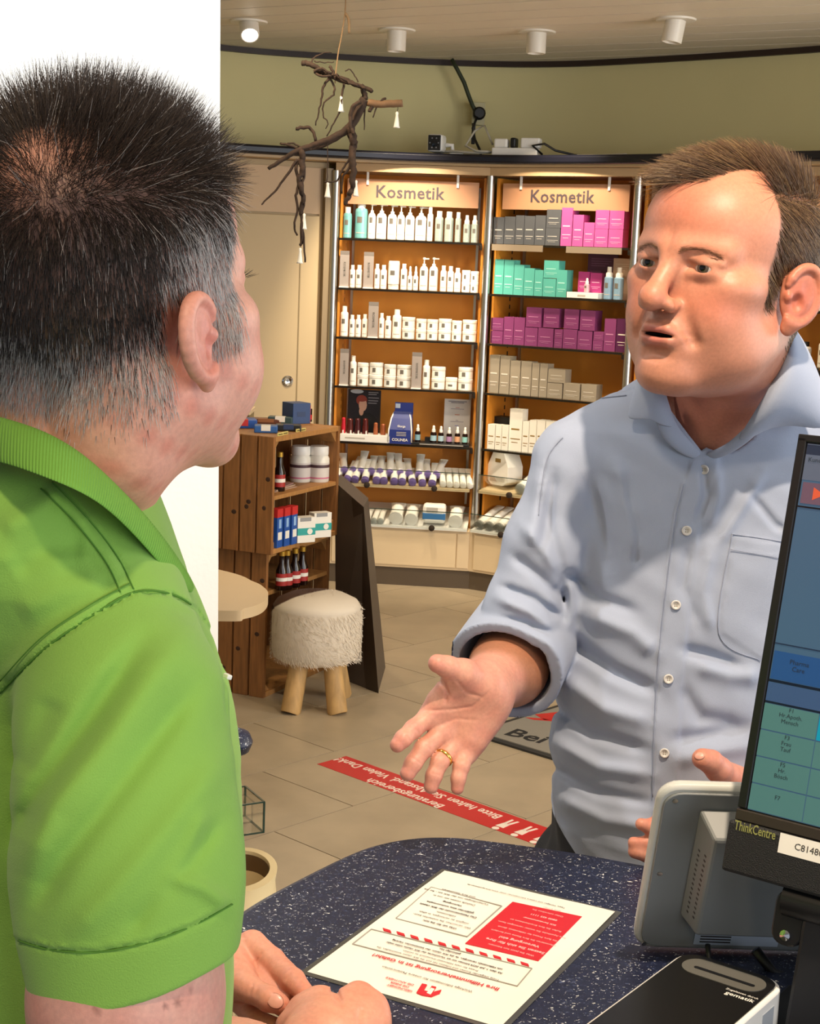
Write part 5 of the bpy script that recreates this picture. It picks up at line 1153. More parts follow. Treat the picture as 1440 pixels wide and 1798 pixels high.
# torso stations: picture row, left edge, right edge, distance, half depth
TB = [(1620, 985, 1500, 1.97, .12), (1530, 1000, 1500, 1.97, .13), (1490, 978, 1500, 1.97, .138), (1440, 962, 1500, 1.97, .142), (1380, 958, 1498, 1.97, .142), (1250, 964, 1492, 1.97, .136), (1120, 978, 1492, 1.97, .128), (1000, 985, 1500, 1.97, .122), (900, 985, 1505, 1.97, .116), (820, 1000, 1500, 1.96, .104), (760, 1035, 1470, 1.95, .09), (715, 1090, 1410, 1.94, .075), (670, 1150, 1360, 1.93, .06)]
def stations(T, grow=0.):
    out = []
    for y, xl, xr, D, b in T:
        c = at_y((xl + xr) / 2, y, D); out.append((c[0], c[1], c[2], (xr - xl) / 2 * D / FPX + grow, b + grow))
    return out
STB = stations(TB)
FB = [([(1029, 1077), (1113, 1112), (1150, 1146)], 20, .006), ([(985, 1115), (1080, 1180), (1150, 1212)], 16, -.007), ([(985, 1190), (1060, 1245), (1146, 1270)], 22, .006), ([(970, 1235), (1040, 1290), (1140, 1318)], 15, -.005), ([(965, 1300), (1050, 1345), (1144, 1362)], 18, .005), ([(968, 1345), (1050, 1392), (1146, 1410)], 14, -.0045), ([(975, 1400), (1060, 1440), (1146, 1455)], 18, .005),
      ([(1222, 1168), (1280, 1186), (1335, 1190)], 20, .006), ([(1200, 1140), (1235, 1148), (1300, 1170)], 13, -.006), ([(1195, 1205), (1230, 1260), (1300, 1270)], 18, -.0055), ([(1180, 1300), (1240, 1290), (1320, 1275)], 16, -.005), ([(1185, 1335), (1250, 1322), (1330, 1310)], 18, .004),
      ([(1020, 830), (1060, 920), (1075, 1010)], 20, -.004), ([(1075, 800), (1108, 900), (1118, 985)], 18, .0035), ([(1100, 850), (1120, 940), (1116, 1000)], 10, -.003), ([(1235, 815), (1240, 870), (1225, 915)], 9, -.004), ([(1258, 815), (1262, 870), (1245, 930)], 12, .003), ([(1340, 830), (1300, 900), (1260, 960)], 12, .003), ([(1320, 870), (1360, 920), (1375, 930)], 9, -.0035), ([(1210, 960), (1200, 1030), (1225, 1100)], 14, -.0035), ([(1250, 960), (1235, 1040), (1250, 1110)], 14, .003),
      ([(955, 880), (980, 980), (993, 1085)], 14, -.004), ([(1010, 1000), (1000, 1100), (985, 1170)], 18, .004), ([(990, 1000), (1050, 1050), (1120, 1075)], 14, -.004),
      ([(880, 1030), (935, 1050), (985, 1085)], 11, -.006), ([(872, 1050), (930, 1075), (975, 1110)], 12, .005), ([(900, 975), (945, 1010), (985, 1050)], 13, -.005), ([(915, 920), (950, 960), (985, 1010)], 14, .004), ([(950, 820), (940, 900), (930, 960)], 16, .004), ([(975, 830), (965, 900), (950, 970)], 12, -.004), ([(880, 1085), (930, 1095), (960, 1130)], 6, -.004),
      ([(985, 770), (963, 800), (952, 850), (945, 900)], 3.5, -.0015), ([(1005, 706), (1060, 688), (1125, 683)], 2.5, -.002)]
FBn = [(q, w_ * .78, a) for q, w_, a in FB]
TRI = [(1175, 600), (1330, 600), (1290, 700), (1232, 792), (1170, 710)]
def poly_sd(X, Y, poly):
    d, _ = seg_dist(X, Y, poly + [poly[0]]); ins = np.zeros(X.shape, bool); n = len(poly)
    for i in range(n):
        x0, y0 = poly[i]; x1, y1 = poly[(i + 1) % n]; c = ((y0 > Y) != (y1 > Y)) & (X < (x1 - x0) * (Y - y0) / (y1 - y0 + 1e-9) + x0); ins ^= c
    return np.where(ins, -d, d)
PLK = [(1216, 808), (1200, 850), (1186, 905), (1173, 1000), (1161, 1100), (1152, 1200), (1147, 1300), (1145, 1400), (1146, 1520)]
POCK = [(1286, 938), (1372, 951), (1420, 960), (1400, 1190), (1335, 1160), (1262, 1111)]
cuf0, cuf1 = pxp(922, 1112, 1.955), pxp(889, 1178, 1.880)
def shirtB_raw(P):
    d = loft(P, STB, 2.3, .03)
    d = smin(d, cone(P, pxp(1180, 712, 1.950), pxp(1008, 795, 1.950), pr(52, 2.0), pr(56, 2.0)), .05)
    d = smin(d, cone(P, pxp(1320, 690, 1.950), pxp(1500, 775, 1.950), pr(60, 2.0), pr(60, 2.0)), .05)
    sl = chain(P, [pxp(1004, 805, 1.940), pxp(952, 960, 1.920), pxp(918, 1075, 1.910), cuf0], [pr(60, 2.02), pr(62, 2.0), pr(64, 2.0), .058], .02)
    d = smin(d, sl, .02)
    d = smin(d, chain(P, [pxp(1505, 800, 1.970), pxp(1550, 1150, 1.920), pxp(1430, 1370, 1.820)], [.05, .05, .05], .02), .02)
    return d
def shirtB(P):
    d = shirtB_raw(P) - 1.5 * fold_disp(P, FBn) - vnoise(P, 26) * .0011 - vnoise(P, 60, 3) * .0004
    X, Y, Z = proj(P); X = X.astype(f32); Y = Y.astype(f32)
    # button band and pocket stand proud
    pd, t = seg_dist(X, Y, PLK); sgn = np.sign(X - np.interp(Y, [q[1] for q in PLK], [q[0] for q in PLK]))
    band = sst(sgn * pd, -1, 1) * (1 - sst(pd * sgn, 42, 50)) * (Y > 800) * (Z < 2.05)
    d = d - .0022 * band
    pk = poly_sd(X, Y, POCK); d = d - (.0018 * sst(-pk, -1, 2) - .0012 * np.exp(-((pk + 3) / 1.6) ** 2) + .001 * np.exp(-((Y - (965 + (X - 1285) * .15)) / 2.) ** 2) * (pk < 0)) * (Z < 2.05)
    # rolled cuff: a hollow flared ring
    ax = (cuf1 - cuf0) / np.linalg.norm(cuf1 - cuf0); h = (P - cuf0) @ ax; L_c = float(np.linalg.norm(cuf1 - cuf0)); rr = np.linalg.norm(P - cuf0 - h[:, None] * ax, axis=1)
    wob = .0035 * np.sin(np.arctan2(P[:, 2] - cuf0[2], P[:, 0] - cuf0[0]) * 2.0 + 1.)
    ring = np.maximum(np.abs(rr - .0625 - wob - .004 * h / L_c) - .0055, np.maximum(h - L_c, -.028 - h)); d = smin(d, ring - .002, .006)
    ring2 = np.maximum(np.abs(rr - .060) - .004, np.maximum(h - .02, -.07 - h)); d = smin(d, ring2 - .002, .006)
    d = smax(d, -np.maximum(rr - .0575, -(h - .004)), .003)
    # open neck
    tr = poly_sd(X, Y, TRI) * 1.9 / FPX
    d = smax(d, -np.maximum(tr, Z - 2.0), .004)
    nk = cone(P, pxp(1262, 560, 1.84), pxp(1262, 760, 1.92), .062, .058); d = smax(d, -nk, .005)
    return d
def chestB(P):
    d = ell(P, pxp(1245, 800, 1.935), (.075, .05, .09)); return smin(d, cone(P, pxp(1290, 590, 1.85), pxp(1260, 790, 1.945), .062, .062), .03)
def bodyB_head(P): return smin(headB(P), chestB(P), .03)
def core(P, st, extra):
    d = loft(P, st, 2.2, .03)
    for pts, rs in extra: d = smin(d, chain(P, pts, rs, .03), .04)
    return d
def pack(*parts):
    off_ = 0; VV = []; QQ = []; CC = []
    for V, Q, c in parts: VV.append(V); QQ.append(Q + off_); CC.append(c); off_ += len(V)
    return np.concatenate(VV), np.concatenate(QQ), np.concatenate(CC)
lo = HB['o'] - V3(.16, .20, .34); hi = HB['o'] + V3(.17, .32, .20)
Vh, Qh = surfnet(bodyB_head, lo, hi, .0022)
Lh = to_head(Vh, HB); ch = skin_head_color(Lh, SKB)
def scalpB(L):
    s = np.abs(L[:, 0]); y = L[:, 1]; z = L[:, 2]; left = L[:, 0] < 0
    front = .080 - (s / .05) ** 2 * .012 - np.where(left, sst(s, .012, .045) * .055, sst(s, .03, .05) * .03)
    top = sst(z, .082, .098) * sst(front - y, -.004, .008)
    side = sst(s, .045, .055) * sst(.024 - np.clip((z - .04), 0, .06) * .0 - y, -.003, .005) * sst(z, .020, .034)
    burn = sst(s, .05, .058) * sst(y, .0045, .009) * sst(.028 - y, 0, .004) * sst(z, -.016, -.006)
    back = sst(-.030 - y, -.002, .008) * sst(z, -.070 + 0 * z, -.045)
    return np.clip(np.maximum.reduce([top, side, burn, back]), 0, 1) * no_ear(L)
sm_ = scalpB(Lh); ch = mixc(ch, L3('5A4230'), sm_ * .85)
Vr, Qr = surfnet(handR, pxp(800, 1260, 1.8) - V3(.12, .16, .16), pxp(870, 1200, 1.9) + V3(.12, .14, .12), .0018)
def hand_col(V, skin, red, arm=None, tips=()):
    c = np.tile(L3(skin), (len(V), 1)); m = vnoise(V, 90, 2) * .15; c = mixc(c, L3(red), np.clip(.25 + m, 0, 1))
    for (x, y, D) in tips: c = mixc(c, L3(red), .5 * gau(V, pxp(x, y, D), (.014, .03, .014)))
    return c
cr_ = hand_col(Vr, 'D29A84', 'C4786A', tips=[(697, 1308, 1.737), (715, 1358, 1.733), (757, 1381, 1.737), (803, 1384, 1.743), (765, 1165, 1.75), (840, 1290, 1.79), (825, 1195, 1.78)])
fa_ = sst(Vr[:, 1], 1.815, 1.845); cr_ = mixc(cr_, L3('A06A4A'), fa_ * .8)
Vl, Ql = surfnet(handL, pxp(1160, 1440, 1.75) - V3(.06, .06, .08), pxp(1400, 1380, 1.88) + V3(.06, .06, .1), .002); cl_ = hand_col(Vl, 'D09078', 'C06A58')
coreB = lambda P: core(P, stations(TB, -.022), [([pxp(1180, 760, 1.96), pxp(1005, 810, 1.95), pxp(920, 1090, 1.94), pxp(893, 1172, 1.9)], [.03, .03, .018, .03]), ([pxp(1320, 740, 1.96), pxp(1500, 800, 1.97), pxp(1550, 1150, 1.93), pxp(1400, 1400, 1.88)], [.03, .03, .018, .03]), ([V3(.44, 2.06, .95), V3(.36, 2.06, .5), V3(.36, 2.10, .1), V3(.34, 2.0, .05)], [.09, .06, .04, .03]), ([V3(.50, 2.06, .95), V3(.56, 2.06, .5), V3(.56, 2.1, .1), V3(.56, 2.0, .05)], [.09, .06, .04, .03])])
Vc, Qc = surfnet(coreB, V3(.1, 1.75, 0.), V3(.85, 2.3, 1.75), .012); cc_ = np.tile(L3('D49A80'), (len(Vc), 1))
V, Q, cc = pack((Vh, Qh, ch), (Vr, Qr, cr_), (Vl, Ql, cl_), (Vc, Qc, cc_))
manB = bpy.data.objects.new('person', np_mesh('person', V, Q, m_skin, cc)); C.objects.link(manB)
tag(manB, 'man in a light blue shirt talking with an open palm, facing left', 'person')
# shirt
def cloth(name, col, wscale, rough=.8, bump=.25, var=.04):
    return mat(name, col, rough, var=var, vscale=14, bump=bump, bscale=wscale, spec=.25, sheen=.15)
m_shirt = cloth('blue_shirt_cotton', '9EA8BE', 1400)
Vs, Qs = surfnet(shirtB, V3(.06, 1.78, .93), V3(.70, 2.26, 1.70), .0031)
shB = bpy.data.objects.new('shirt', np_mesh('shirt', Vs, Qs, m_shirt)); C.objects.link(shB); shB.parent = manB; shB['label'] = 'light blue long-sleeved shirt with rolled cuffs'
# strips of cloth (collars)
def cloth_strip(name, rows, m, parent, thick=.003, sub=2, ny=1):
    """rows: list of polylines (same length) of world points"""
    n = len(rows[0]); V = [tuple(map(float, p)) for r in rows for p in r]; F = [(i * n + k, i * n + k + 1, (i + 1) * n + k + 1, (i + 1) * n + k) for i in range(len(rows) - 1) for k in range(n - 1)]
    me = bpy.data.meshes.new(name); me.from_pydata(V, [], F); me.materials.append(m); me.polygons.foreach_set('use_smooth', [True] * len(F))
    uv = me.uv_layers.new(name='UVMap')
    for p in me.polygons:
        for li, vi in zip(p.loop_indices, p.vertices): uv.data[li].uv = ((vi % n) / (n - 1), (vi // n) / (len(rows) - 1))
    o = bpy.data.objects.new(name, me); C.objects.link(o); o.parent = parent
    so = o.modifiers.new('thickness', 'SOLIDIFY'); so.thickness = thick; so.offset = 0
    ss = o.modifiers.new('smooth', 'SUBSURF'); ss.levels = sub; ss.render_levels = sub
    return o
q1 = lambda x, y, D: pxp(1060 + x / 3.1, 220 + y / 3.1, D)
# left wing (picture left) : fold line near neck, outer edge, with tip
cloth_strip('collar_wing', [[q1(330, 1425, 1.850), q1(345, 1475, 1.850), q1(372, 1560, 1.853), q1(400, 1650, 1.857)], [q1(270, 1360, 1.840), q1(285, 1440, 1.837), q1(315, 1540, 1.837), q1(345, 1645, 1.847)], [q1(215, 1312, 1.865), q1(190, 1420, 1.850), q1(215, 1520, 1.840), q1(285, 1625, 1.845)], [q1(205, 1330, 1.880), q1(150, 1490, 1.860), q1(105, 1625, 1.850), q1(245, 1580, 1.843)]], m_shirt, shB)
cloth_strip('collar_stand', [[q1(330, 1430, 1.855), q1(372, 1580, 1.855), q1(440, 1690, 1.857), q1(545, 1788, 1.862)], [q1(300, 1500, 1.851), q1(325, 1650, 1.849), q1(400, 1755, 1.851), q1(520, 1812, 1.859)], [q1(262, 1560, 1.855), q1(300, 1680, 1.853), q1(390, 1780, 1.855), q1(512, 1826, 1.862)]], m_shirt, shB)
cloth_strip('collar_wing', [[q1(1005, 1085, 1.805), q1(1000, 1190, 1.795), q1(975, 1300, 1.787), q1(880, 1455, 1.785), q1(790, 1610, 1.800), q1(715, 1720, 1.825)], [q1(1030, 1085, 1.795), q1(1040, 1190, 1.780), q1(1030, 1300, 1.765), q1(950, 1480, 1.765), q1(860, 1620, 1.785), q1(770, 1715, 1.815)], [q1(1060, 1130, 1.825), q1(1110, 1250, 1.810), q1(1130, 1380, 1.795), q1(1080, 1520, 1.790), q1(960, 1600, 1.800), q1(830, 1690, 1.820)], [q1(1075, 1150, 1.845), q1(1150, 1300, 1.835), q1(1210, 1450, 1.825), q1(1260, 1690, 1.825), q1(1050, 1625, 1.820), q1(872, 1640, 1.815)]], m_shirt, shB)
cloth_strip('collar_stand', [[q1(545, 1788, 1.862), q1(620, 1760, 1.847), q1(700, 1715, 1.830), q1(780, 1625, 1.805)], [q1(570, 1806, 1.858), q1(650, 1775, 1.841), q1(740, 1725, 1.823), q1(820, 1640, 1.803)], [q1(600, 1822, 1.860), q1(690, 1790, 1.845), q1(775, 1735, 1.827), q1(860, 1660, 1.810)]], m_shirt, shB)
# collar round the back of the neck
cloth_strip('collar_back', [[q1(1010, 1120, 1.815), q1(1015, 1090, 1.865), q1(900, 1090, 1.955), q1(650, 1130, 1.965), q1(400, 1240, 1.925), q1(250, 1330, 1.885)], [q1(1050, 1300, 1.835), q1(1090, 1280, 1.895), q1(940, 1300, 1.995), q1(650, 1330, 2.005), q1(360, 1400, 1.955), q1(210, 1450, 1.895)]], m_shirt, shB)
# buttons
m_btn = mat('button_pearl', 'CFCBC6', .2)
btn_me = MB().lathe([(.0, .0005), (.0035, .0005), (.0042, .0016), (.0056, .0018), (.0062, .0010), (.006, -.0006)], 18, cap=False).mesh('button', m_btn, 2)
hole_me = MB().lathe([(.0007, .0006), (.0005, .0011)], 6).mesh('thread', mat('thread', '8A8474', .7))
for bx_p, by_p in ((1237, 824), (1206, 932), (1187, 1062), (1174, 1192), (1167, 1322)):
    p = hit(shirtB, bx_p, by_p, 1.5); g = grad(shirtB, p[None].astype(f32), .004)[0]; qn = Vector(g).to_track_quat('Z', 'Y')
    b = share('button', btn_me, shB, Vector(p) + Vector(g).normalized() * .0008, qn.to_euler())
    for dx, dy in ((-.0012, -.0012), (.0012, -.0012), (-.0012, .0012), (.0012, .0012)):
        o = share('thread', hole_me, shB, Vector(p) + Vector(g).normalized() * .0008 + qn @ Vector((dx, dy, 0)), qn.to_euler())
# trousers, belt, shoes
m_trou = mat('black_trousers', '17171A', .85, var=.1, vscale=30, bump=.2, bscale=600)
TRS = [(1600, 945, 1500, 1.98, .115), (1500, 950, 1500, 1.98, .12), (1420, 962, 1490, 1.98, .12), (1370, 985, 1470, 1.98, .11)]
def trousB(P):
    d = loft(P, stations(TRS), 2.3, .02)
    for x0, x1 in ((.30, .33), (.50, .55)):
        d = smin(d, chain(P, [V3(x0, 2.07, .86), V3((x0 + x1) / 2, 2.05, .48), V3(x1, 2.09, .06)], [.105, .085, .065], .02), .04)
    d = smax(d, .05 - P[:, 2], .01)
    return d - vnoise(P, 20, 4) * .003
Vt, Qt = surfnet(trousB, V3(.1, 1.85, .03), V3(.75, 2.3, 1.12), .009)
trB = bpy.data.objects.new('trousers', np_mesh('trousers', Vt, Qt, m_trou)); C.objects.link(trB); trB.parent = manB; trB['label'] = 'black trousers'
def shoe(parent, x, y, yaw, m):
    f = lambda P: smax(smin(ell(P, (0, -.04, .045), (.045, .10, .045)), ell(P, (0, .06, .03), (.044, .10, .035)), .03), -P[:, 2] + .002, .004)
    V, Q = surfnet(f, V3(-.07, -.18, -.02), V3(.07, .2, .12), .008)
    o = bpy.data.objects.new('shoe', np_mesh('shoe', V, Q, m)); C.objects.link(o); o.parent = parent; o.location = (x, y, 0); o.rotation_euler = (0, 0, yaw); return o
m_shoe = mat('shoe_black', '141210', .4)
shoe(manB, .33, 2.03, 2.9, m_shoe); shoe(manB, .55, 2.03, 2.9, m_shoe)
# wedding ring
p0, p1 = pxp(797, 1310, 1.772), pxp(772, 1338, 1.748); ax = Vector(p1 - p0).normalized(); pc = Vector(p0) * .25 + Vector(p1) * .75
seg = 28; mb = MB(); vs = []; 
for i in range(seg):
    a = 2 * math.pi * i / seg
    for k in range(6):
        b = 2 * math.pi * k / 6; r = .0112 + .0011 * math.cos(b); vs.append((r * math.cos(a), r * math.sin(a), .0026 * math.sin(b)))
mb.add(vs, [(i * 6 + k, ((i + 1) % seg) * 6 + k, ((i + 1) % seg) * 6 + (k + 1) % 6, i * 6 + (k + 1) % 6) for i in range(seg) for k in range(6)])
rg = mb.build('ring', mat('ring_gold', 'E8C46A', .18, metal=1.), manB, pc, ax.to_track_quat('Z', 'Y').to_euler(), 2); rg['label'] = 'gold wedding ring'
# nails on the visible left thumb
def nail(parent, x, y, D, fn, sx, sy, dirp):
    p = hit(fn, x, y, D - .2); g = Vector(grad(fn, p[None].astype(f32), .002)[0]).normalized(); t = Vector(pxp(*dirp)) - Vector(p); t = (t - g * t.dot(g)).normalized(); xx = t.cross(g)
    Mx = Matrix((xx, t, g)).transposed().to_4x4(); Mx.translation = Vector(p) - g * .0012
    o = MB().lathe([(1., 0), (.9, .35), (.6, .75), (.0, 1.)], 14).build('nail', mat('nail_pink', 'DDA08E', .3), parent, smooth=2); o.matrix_local = Mx @ Matrix.Diagonal((sx, sy, .0022, 1)); return o
nail(manB, 1228, 1327, 1.74, handL,   .0048, .0062, (1210, 1330, 1.74))
# eyes and brows
def eye_mat():
    m = bpy.data.materials.new('eye'); m.use_nodes = True; nt = m.node_tree; b = nt.nodes['Principled BSDF']; b.inputs['Roughness'].default_value = .12
    tc = nt.nodes.new('ShaderNodeTexCoord'); sep = nt.nodes.new('ShaderNodeSeparateXYZ'); nt.links.new(tc.outputs['Object'], sep.inputs[0])
    cr1 = nt.nodes.new('ShaderNodeValToRGB'); cr1.color_ramp.interpolation = 'CONSTANT'; e = cr1.color_ramp.elements; e[0].position = 0; e[0].color = (*lin('A89A92'), 1); e[1].position = .885; e[1].color = (*lin('4A4038'), 1); x = e.new(.965); x.color = (*lin('0A0808'), 1)
    nt.links.new(sep.outputs['Y'], cr1.inputs[0]); nt.links.new(cr1.outputs[0], b.inputs['Base Color']); return m
m_eye = eye_mat()
def add_eye(h, x, parent, look=(0., 0.)):
    p = h['o'] + h['R'] @ (V3(x, .0758, .0185) * h['s']); prof = [(math.sin(a), -math.cos(a)) for a in np.linspace(.02, math.pi - .02, 14)]
    o = MB().lathe([(r, z) for r, z in prof], 24).build('eye', m_eye, parent, p, smooth=2)
    for v in o.data.vertices: v.co = (v.co.x, v.co.z, -v.co.y)
    R_ = Matrix([list(map(float, r)) for r in h['R']]) @ Matrix.Rotation(look[0], 3, 'Z') @ Matrix.Rotation(look[1], 3, 'X')
    o.rotation_euler = R_.to_euler(); k_ = float(h['s'][1]); o.scale = (.0134 * k_, .0134 * k_, .0132 * k_); return o
add_eye(HB, .0325, manB, (.12, -.04)); add_eye(HB, -.0325, manB, (.12, -.04))
rng = np.random.default_rng(5)
def to_world(L, h): return (L * h['s']) @ h['R'].T + h['o']
def dir_world(d, h): d = d * h['s']; return d @ h['R'].T
def brow(h, sdf, parent, colh, n=260):
    for sgn in (1, -1):
        t = rng.random(n); x = .012 + .036 * t; z = .0305 + .0045 * np.sin(t * 2.4) - .003 * t + rng.normal(0, .0022, n) * (1.2 - t * .6); y = .106 - t * t * .022
        L = np.stack([sgn * x, y, z], 1).astype(f32); P = to_world(L, h); 
        for _ in range(6): g = grad(sdf, P); P = P - g * (sdf(P) / np.maximum((g * g).sum(1), .2))[:, None]
        g = grad(sdf, P); g /= np.linalg.norm(g, axis=1, keepdims=True)
        D = dir_world(np.stack([sgn * np.ones(n), -.3 * np.ones(n), .35 - .6 * t], 1).astype(f32), h) + g * .01
        c = np.tile(L3(colh), (n, 1)) * rng.uniform(.7, 1.3, (n, 1)); strands('eyebrow', P - g * .0005, g, D, rng.uniform(.006, .010, n).astype(f32), c, np.full(n, .00016, f32), 3, parent, sdf, .0006)
brow(HB, headB, manB, '8A6248')
# hair, combed over from his left parting
n = 15000; P = sample_faces(Vh, Qh, sm_, n, rng); g = grad(headB, P); g /= np.linalg.norm(g, axis=1, keepdims=True); L = to_head(P, HB)
topm = sst(L[:, 2], .088, .104) * sst(np.abs(L[:, 0] + .0), .09, .05)
Dt = np.stack([.75 * np.ones(n) + .0 * n, .75 + 0 * L[:, 0], .10 + 0 * L[:, 0]], 1); Ds = np.stack([0 * L[:, 0], -.9 * np.ones(n), -.85 * np.ones(n)], 1)
lowm = sst(L[:, 2], .02, -.04)
D = Dt * topm[:, None] + Ds * (1 - topm[:, None]); D = D + rng.normal(0, .13, (n, 3)); D = dir_world(D.astype(f32), HB); D = D - g * (D * g).sum(1, keepdims=True) * .9 + g * (.12 + .25 * topm)[:, None] * np.linalg.norm(D, axis=1, keepdims=True)
ln = (.026 + .018 * topm) * (1 - .72 * lowm) * rng.uniform(.75, 1.15, n); cl = np.tile(L3('5C4430'), (n, 1)); cl = mixc(cl, L3('A88A5E'), (rng.random(n) ** 4 * .8).astype(f32)); cl = mixc(cl, L3('3E2C20'), (rng.random(n) ** 2 * .6).astype(f32))
lf = (.0035 + .009 * topm) * rng.uniform(.3, 1.2, n) * (1 - .7 * lowm)
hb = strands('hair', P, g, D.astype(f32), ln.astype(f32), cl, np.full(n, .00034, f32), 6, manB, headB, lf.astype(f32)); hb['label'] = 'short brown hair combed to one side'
# ============================================================ MAN IN THE GREEN POLO
SKG = dict(skin='E2A690', red='DA8070', cheek=1.14, jowl=0, noneck=1, stub=.5, ear=(1.25, .86))
GT = math.radians(35)
HG = dict(o=pxp(206, 574, 1.10), R=rot_head((math.sin(GT), math.cos(GT)), .19, .02), s=V3(1.12, .96, 1.09))
def headG(P): return head_sdf(to_head(P, HG), SKG) * 1.08
TG = [(1900, -170, 420, 1.18, .15), (1700, -170, 425, 1.18, .15), (1560, -170, 430, 1.18, .15), (1480, -170, 437, 1.18, .15), (1400, -170, 438, 1.18, .15), (1330, -170, 431, 1.18, .148), (1250, -170, 416, 1.18, .145), (1180, -168, 400, 1.18, .14), (1110, -165, 376, 1.17, .13), (1050, -160, 348, 1.15, .13), (990, -140, 318, 1.13, .125), (930, -110, 282, 1.115, .115), (880, -80, 250, 1.11, .10), (830, -60, 215, 1.11, .09), (785, -45, 180, 1.11, .08)]
hem_c = pxp(235, 1708, .955)
def sleeveG(P):
    d = chain(P, [pxp(200, 1120, 1.05), pxp(214, 1240, 1.02), pxp(219, 1420, .985), pxp(228, 1560, .97), pxp(238, 1800, .955)], [pr(135, 1.05), pr(172, 1.02), pr(186, .985), pr(192, .97), pr(196, .955)], .03)
    pl = -(P[:, 2] - hem_c[2] - .27 * (P[:, 0] - hem_c[0]) + .10 * (P[:, 1] - hem_c[1])) / 1.04
    return smax(d, pl, .003)
FG = [([(250, 1125), (160, 1260), (70, 1390), (30, 1470)], 22, -.007), ([(330, 1110), (200, 1290), (90, 1420), (40, 1540)], 30, .006), ([(345, 1200), (250, 1330), (120, 1500), (60, 1600)], 22, -.005), ([(395, 1330), (300, 1450), (190, 1580), (120, 1650)], 26, .004), ([(390, 1440), (290, 1560), (220, 1640)], 16, -.0035), ([(360, 1420), (330, 1500), (260, 1600)], 14, .003), ([(95, 1225), (70, 1290), (30, 1360)], 26, -.003), ([(300, 1540), (360, 1560), (400, 1590)], 14, .003),
      ([(20, 1000), (90, 960), (150, 960)], 26, -.004), ([(0, 930), (60, 900), (110, 870)], 24, .004), ([(80, 850), (130, 890), (160, 925)], 20, .004), ([(30, 1080), (100, 1040), (190, 1020)], 26, .003),
      ([(-20, 1235), (75, 1142), (160, 1082), (235, 1040), (300, 1043), (345, 1070), (378, 1120), (392, 1170), (398, 1260)], 3.0, -.0022), ([(-20, 1215), (70, 1124), (155, 1066), (228, 1024)], 12, .0016), ([(75, 842), (130, 900), (180, 965), (212, 1020)], 14, .0018), ([(95, 842), (150, 900), (205, 970), (235, 1030)], 2.2, -.0012),
      ([(20, 1648), (90, 1668), (170, 1672), (260, 1655), (340, 1625), (415, 1585)], 2.6, -.0020), ([(20, 1640), (90, 1660), (170, 1664), (260, 1647), (340, 1617), (412, 1578)], 2.2, .0010)]
def poloG_raw(P):
    d = loft(P, stations(TG), 2.2, .03)
    d = smin(d, cone(P, pxp(120, 900, 1.13), pxp(190, 1110, 1.07), pr(95, 1.12), pr(120, 1.07)), .06)
    d = smin(d, cone(P, pxp(120, 900, 1.16), pxp(-80, 1080, 1.32), pr(100, 1.16), .05), .06)
    d = smin(d, chain(P, [pxp(-80, 1080, 1.32), pxp(-70, 1200, 1.36), pxp(-40, 1400, 1.40)], [.055, .064, .066], .02), .03)
    return smin(d, sleeveG(P), .022)
def poloG(P):
    d = poloG_raw(P) - 1.25 * fold_disp(P, FG) - vnoise(P, 22, 5) * .0010
    nk = cone(P, pxp(185, 720, 1.11), pxp(110, 890, 1.125), .054, .056); d = smax(d, -nk, .004)
    pl = -(P[:, 2] - hem_c[2] - .27 * (P[:, 0] - hem_c[0]) + .10 * (P[:, 1] - hem_c[1])) / 1.04
    rr = cone(P, pxp(228, 1650, .955), pxp(226, 1950, .93), pr(180, .955), pr(180, .93)); d = smax(d, -np.maximum(rr, pl - .02 + .0 * pl), .003) if False else d
    return d
def armG(P):
    d = chain(P, [pxp(224, 1500, .975), pxp(222, 1750, .953), pxp(222, 1960, .94)], [pr(165, .97), pr(172, .953), pr(160, .94)], .02)
    return smin(d, chain(P, [pxp(222, 1960, .94), pxp(400, 1960, 1.12), pxp(520, 1890, 1.27)], [pr(150, .94), .045, .034], .02), .03)
GR = [([(520, 1890, 1.27, 70), (560, 1810, 1.33, 46)], .03), ([(545, 1830, 1.31, 50), (560, 1770, 1.36, 30)], .02), ([(560, 1815, 1.32, 46), (628, 1752, 1.365, 27)], .02), ([(590, 1815, 1.32, 42), (652, 1770, 1.35, 27)], .02), ([(600, 1825, 1.31, 42), (662, 1800, 1.335, 26)], .02), ([(560, 1765, 1.365, 28), (530, 1775, 1.36, 24), (505, 1800, 1.345, 22)], .02),
      ([(628, 1752, 1.365, 25), (600, 1775, 1.39, 20), (560, 1790, 1.385, 18)], .01), ([(652, 1770, 1.35, 25), (668, 1800, 1.355, 19), (620, 1815, 1.36, 18)], .01)]
GL = [([(330, 1690, 1.47, 60), (395, 1690, 1.46, 50), (440, 1662, 1.465, 28)], .03), ([(395, 1705, 1.45, 40), (420, 1720, 1.42, 30)], .02), ([(400, 1720, 1.43, 34), (428, 1730, 1.40, 24)], .02)]
GLF = [[(444, 1658, 1.465, 25), (478, 1688, 1.445, 24), (515, 1722, 1.405, 22), (535, 1745, 1.385, 19)], [(405, 1722, 1.425, 28), (440, 1738, 1.395, 24), (472, 1754, 1.378, 23), (492, 1764, 1.372, 19)], [(425, 1690, 1.455, 22), (462, 1725, 1.425, 19), (500, 1760, 1.395, 17)], [(420, 1760, 1.42, 20), (450, 1790, 1.39, 18), (480, 1800, 1.375, 16)]]
LG_ = [([(600, 1765), (590, 1742), (578, 1738)], 6, -.0035), ([(634, 1770), (630, 1790)], 5, -.0018), ([(462, 1668), (448, 1690), (452, 1705)], 3., -.0016), ([(512, 1705), (500, 1722)], 2.5, -.0010), ([(446, 1722), (438, 1748)], 2.5, -.0009), ([(455, 1726), (447, 1750)], 2.5, -.0007)]
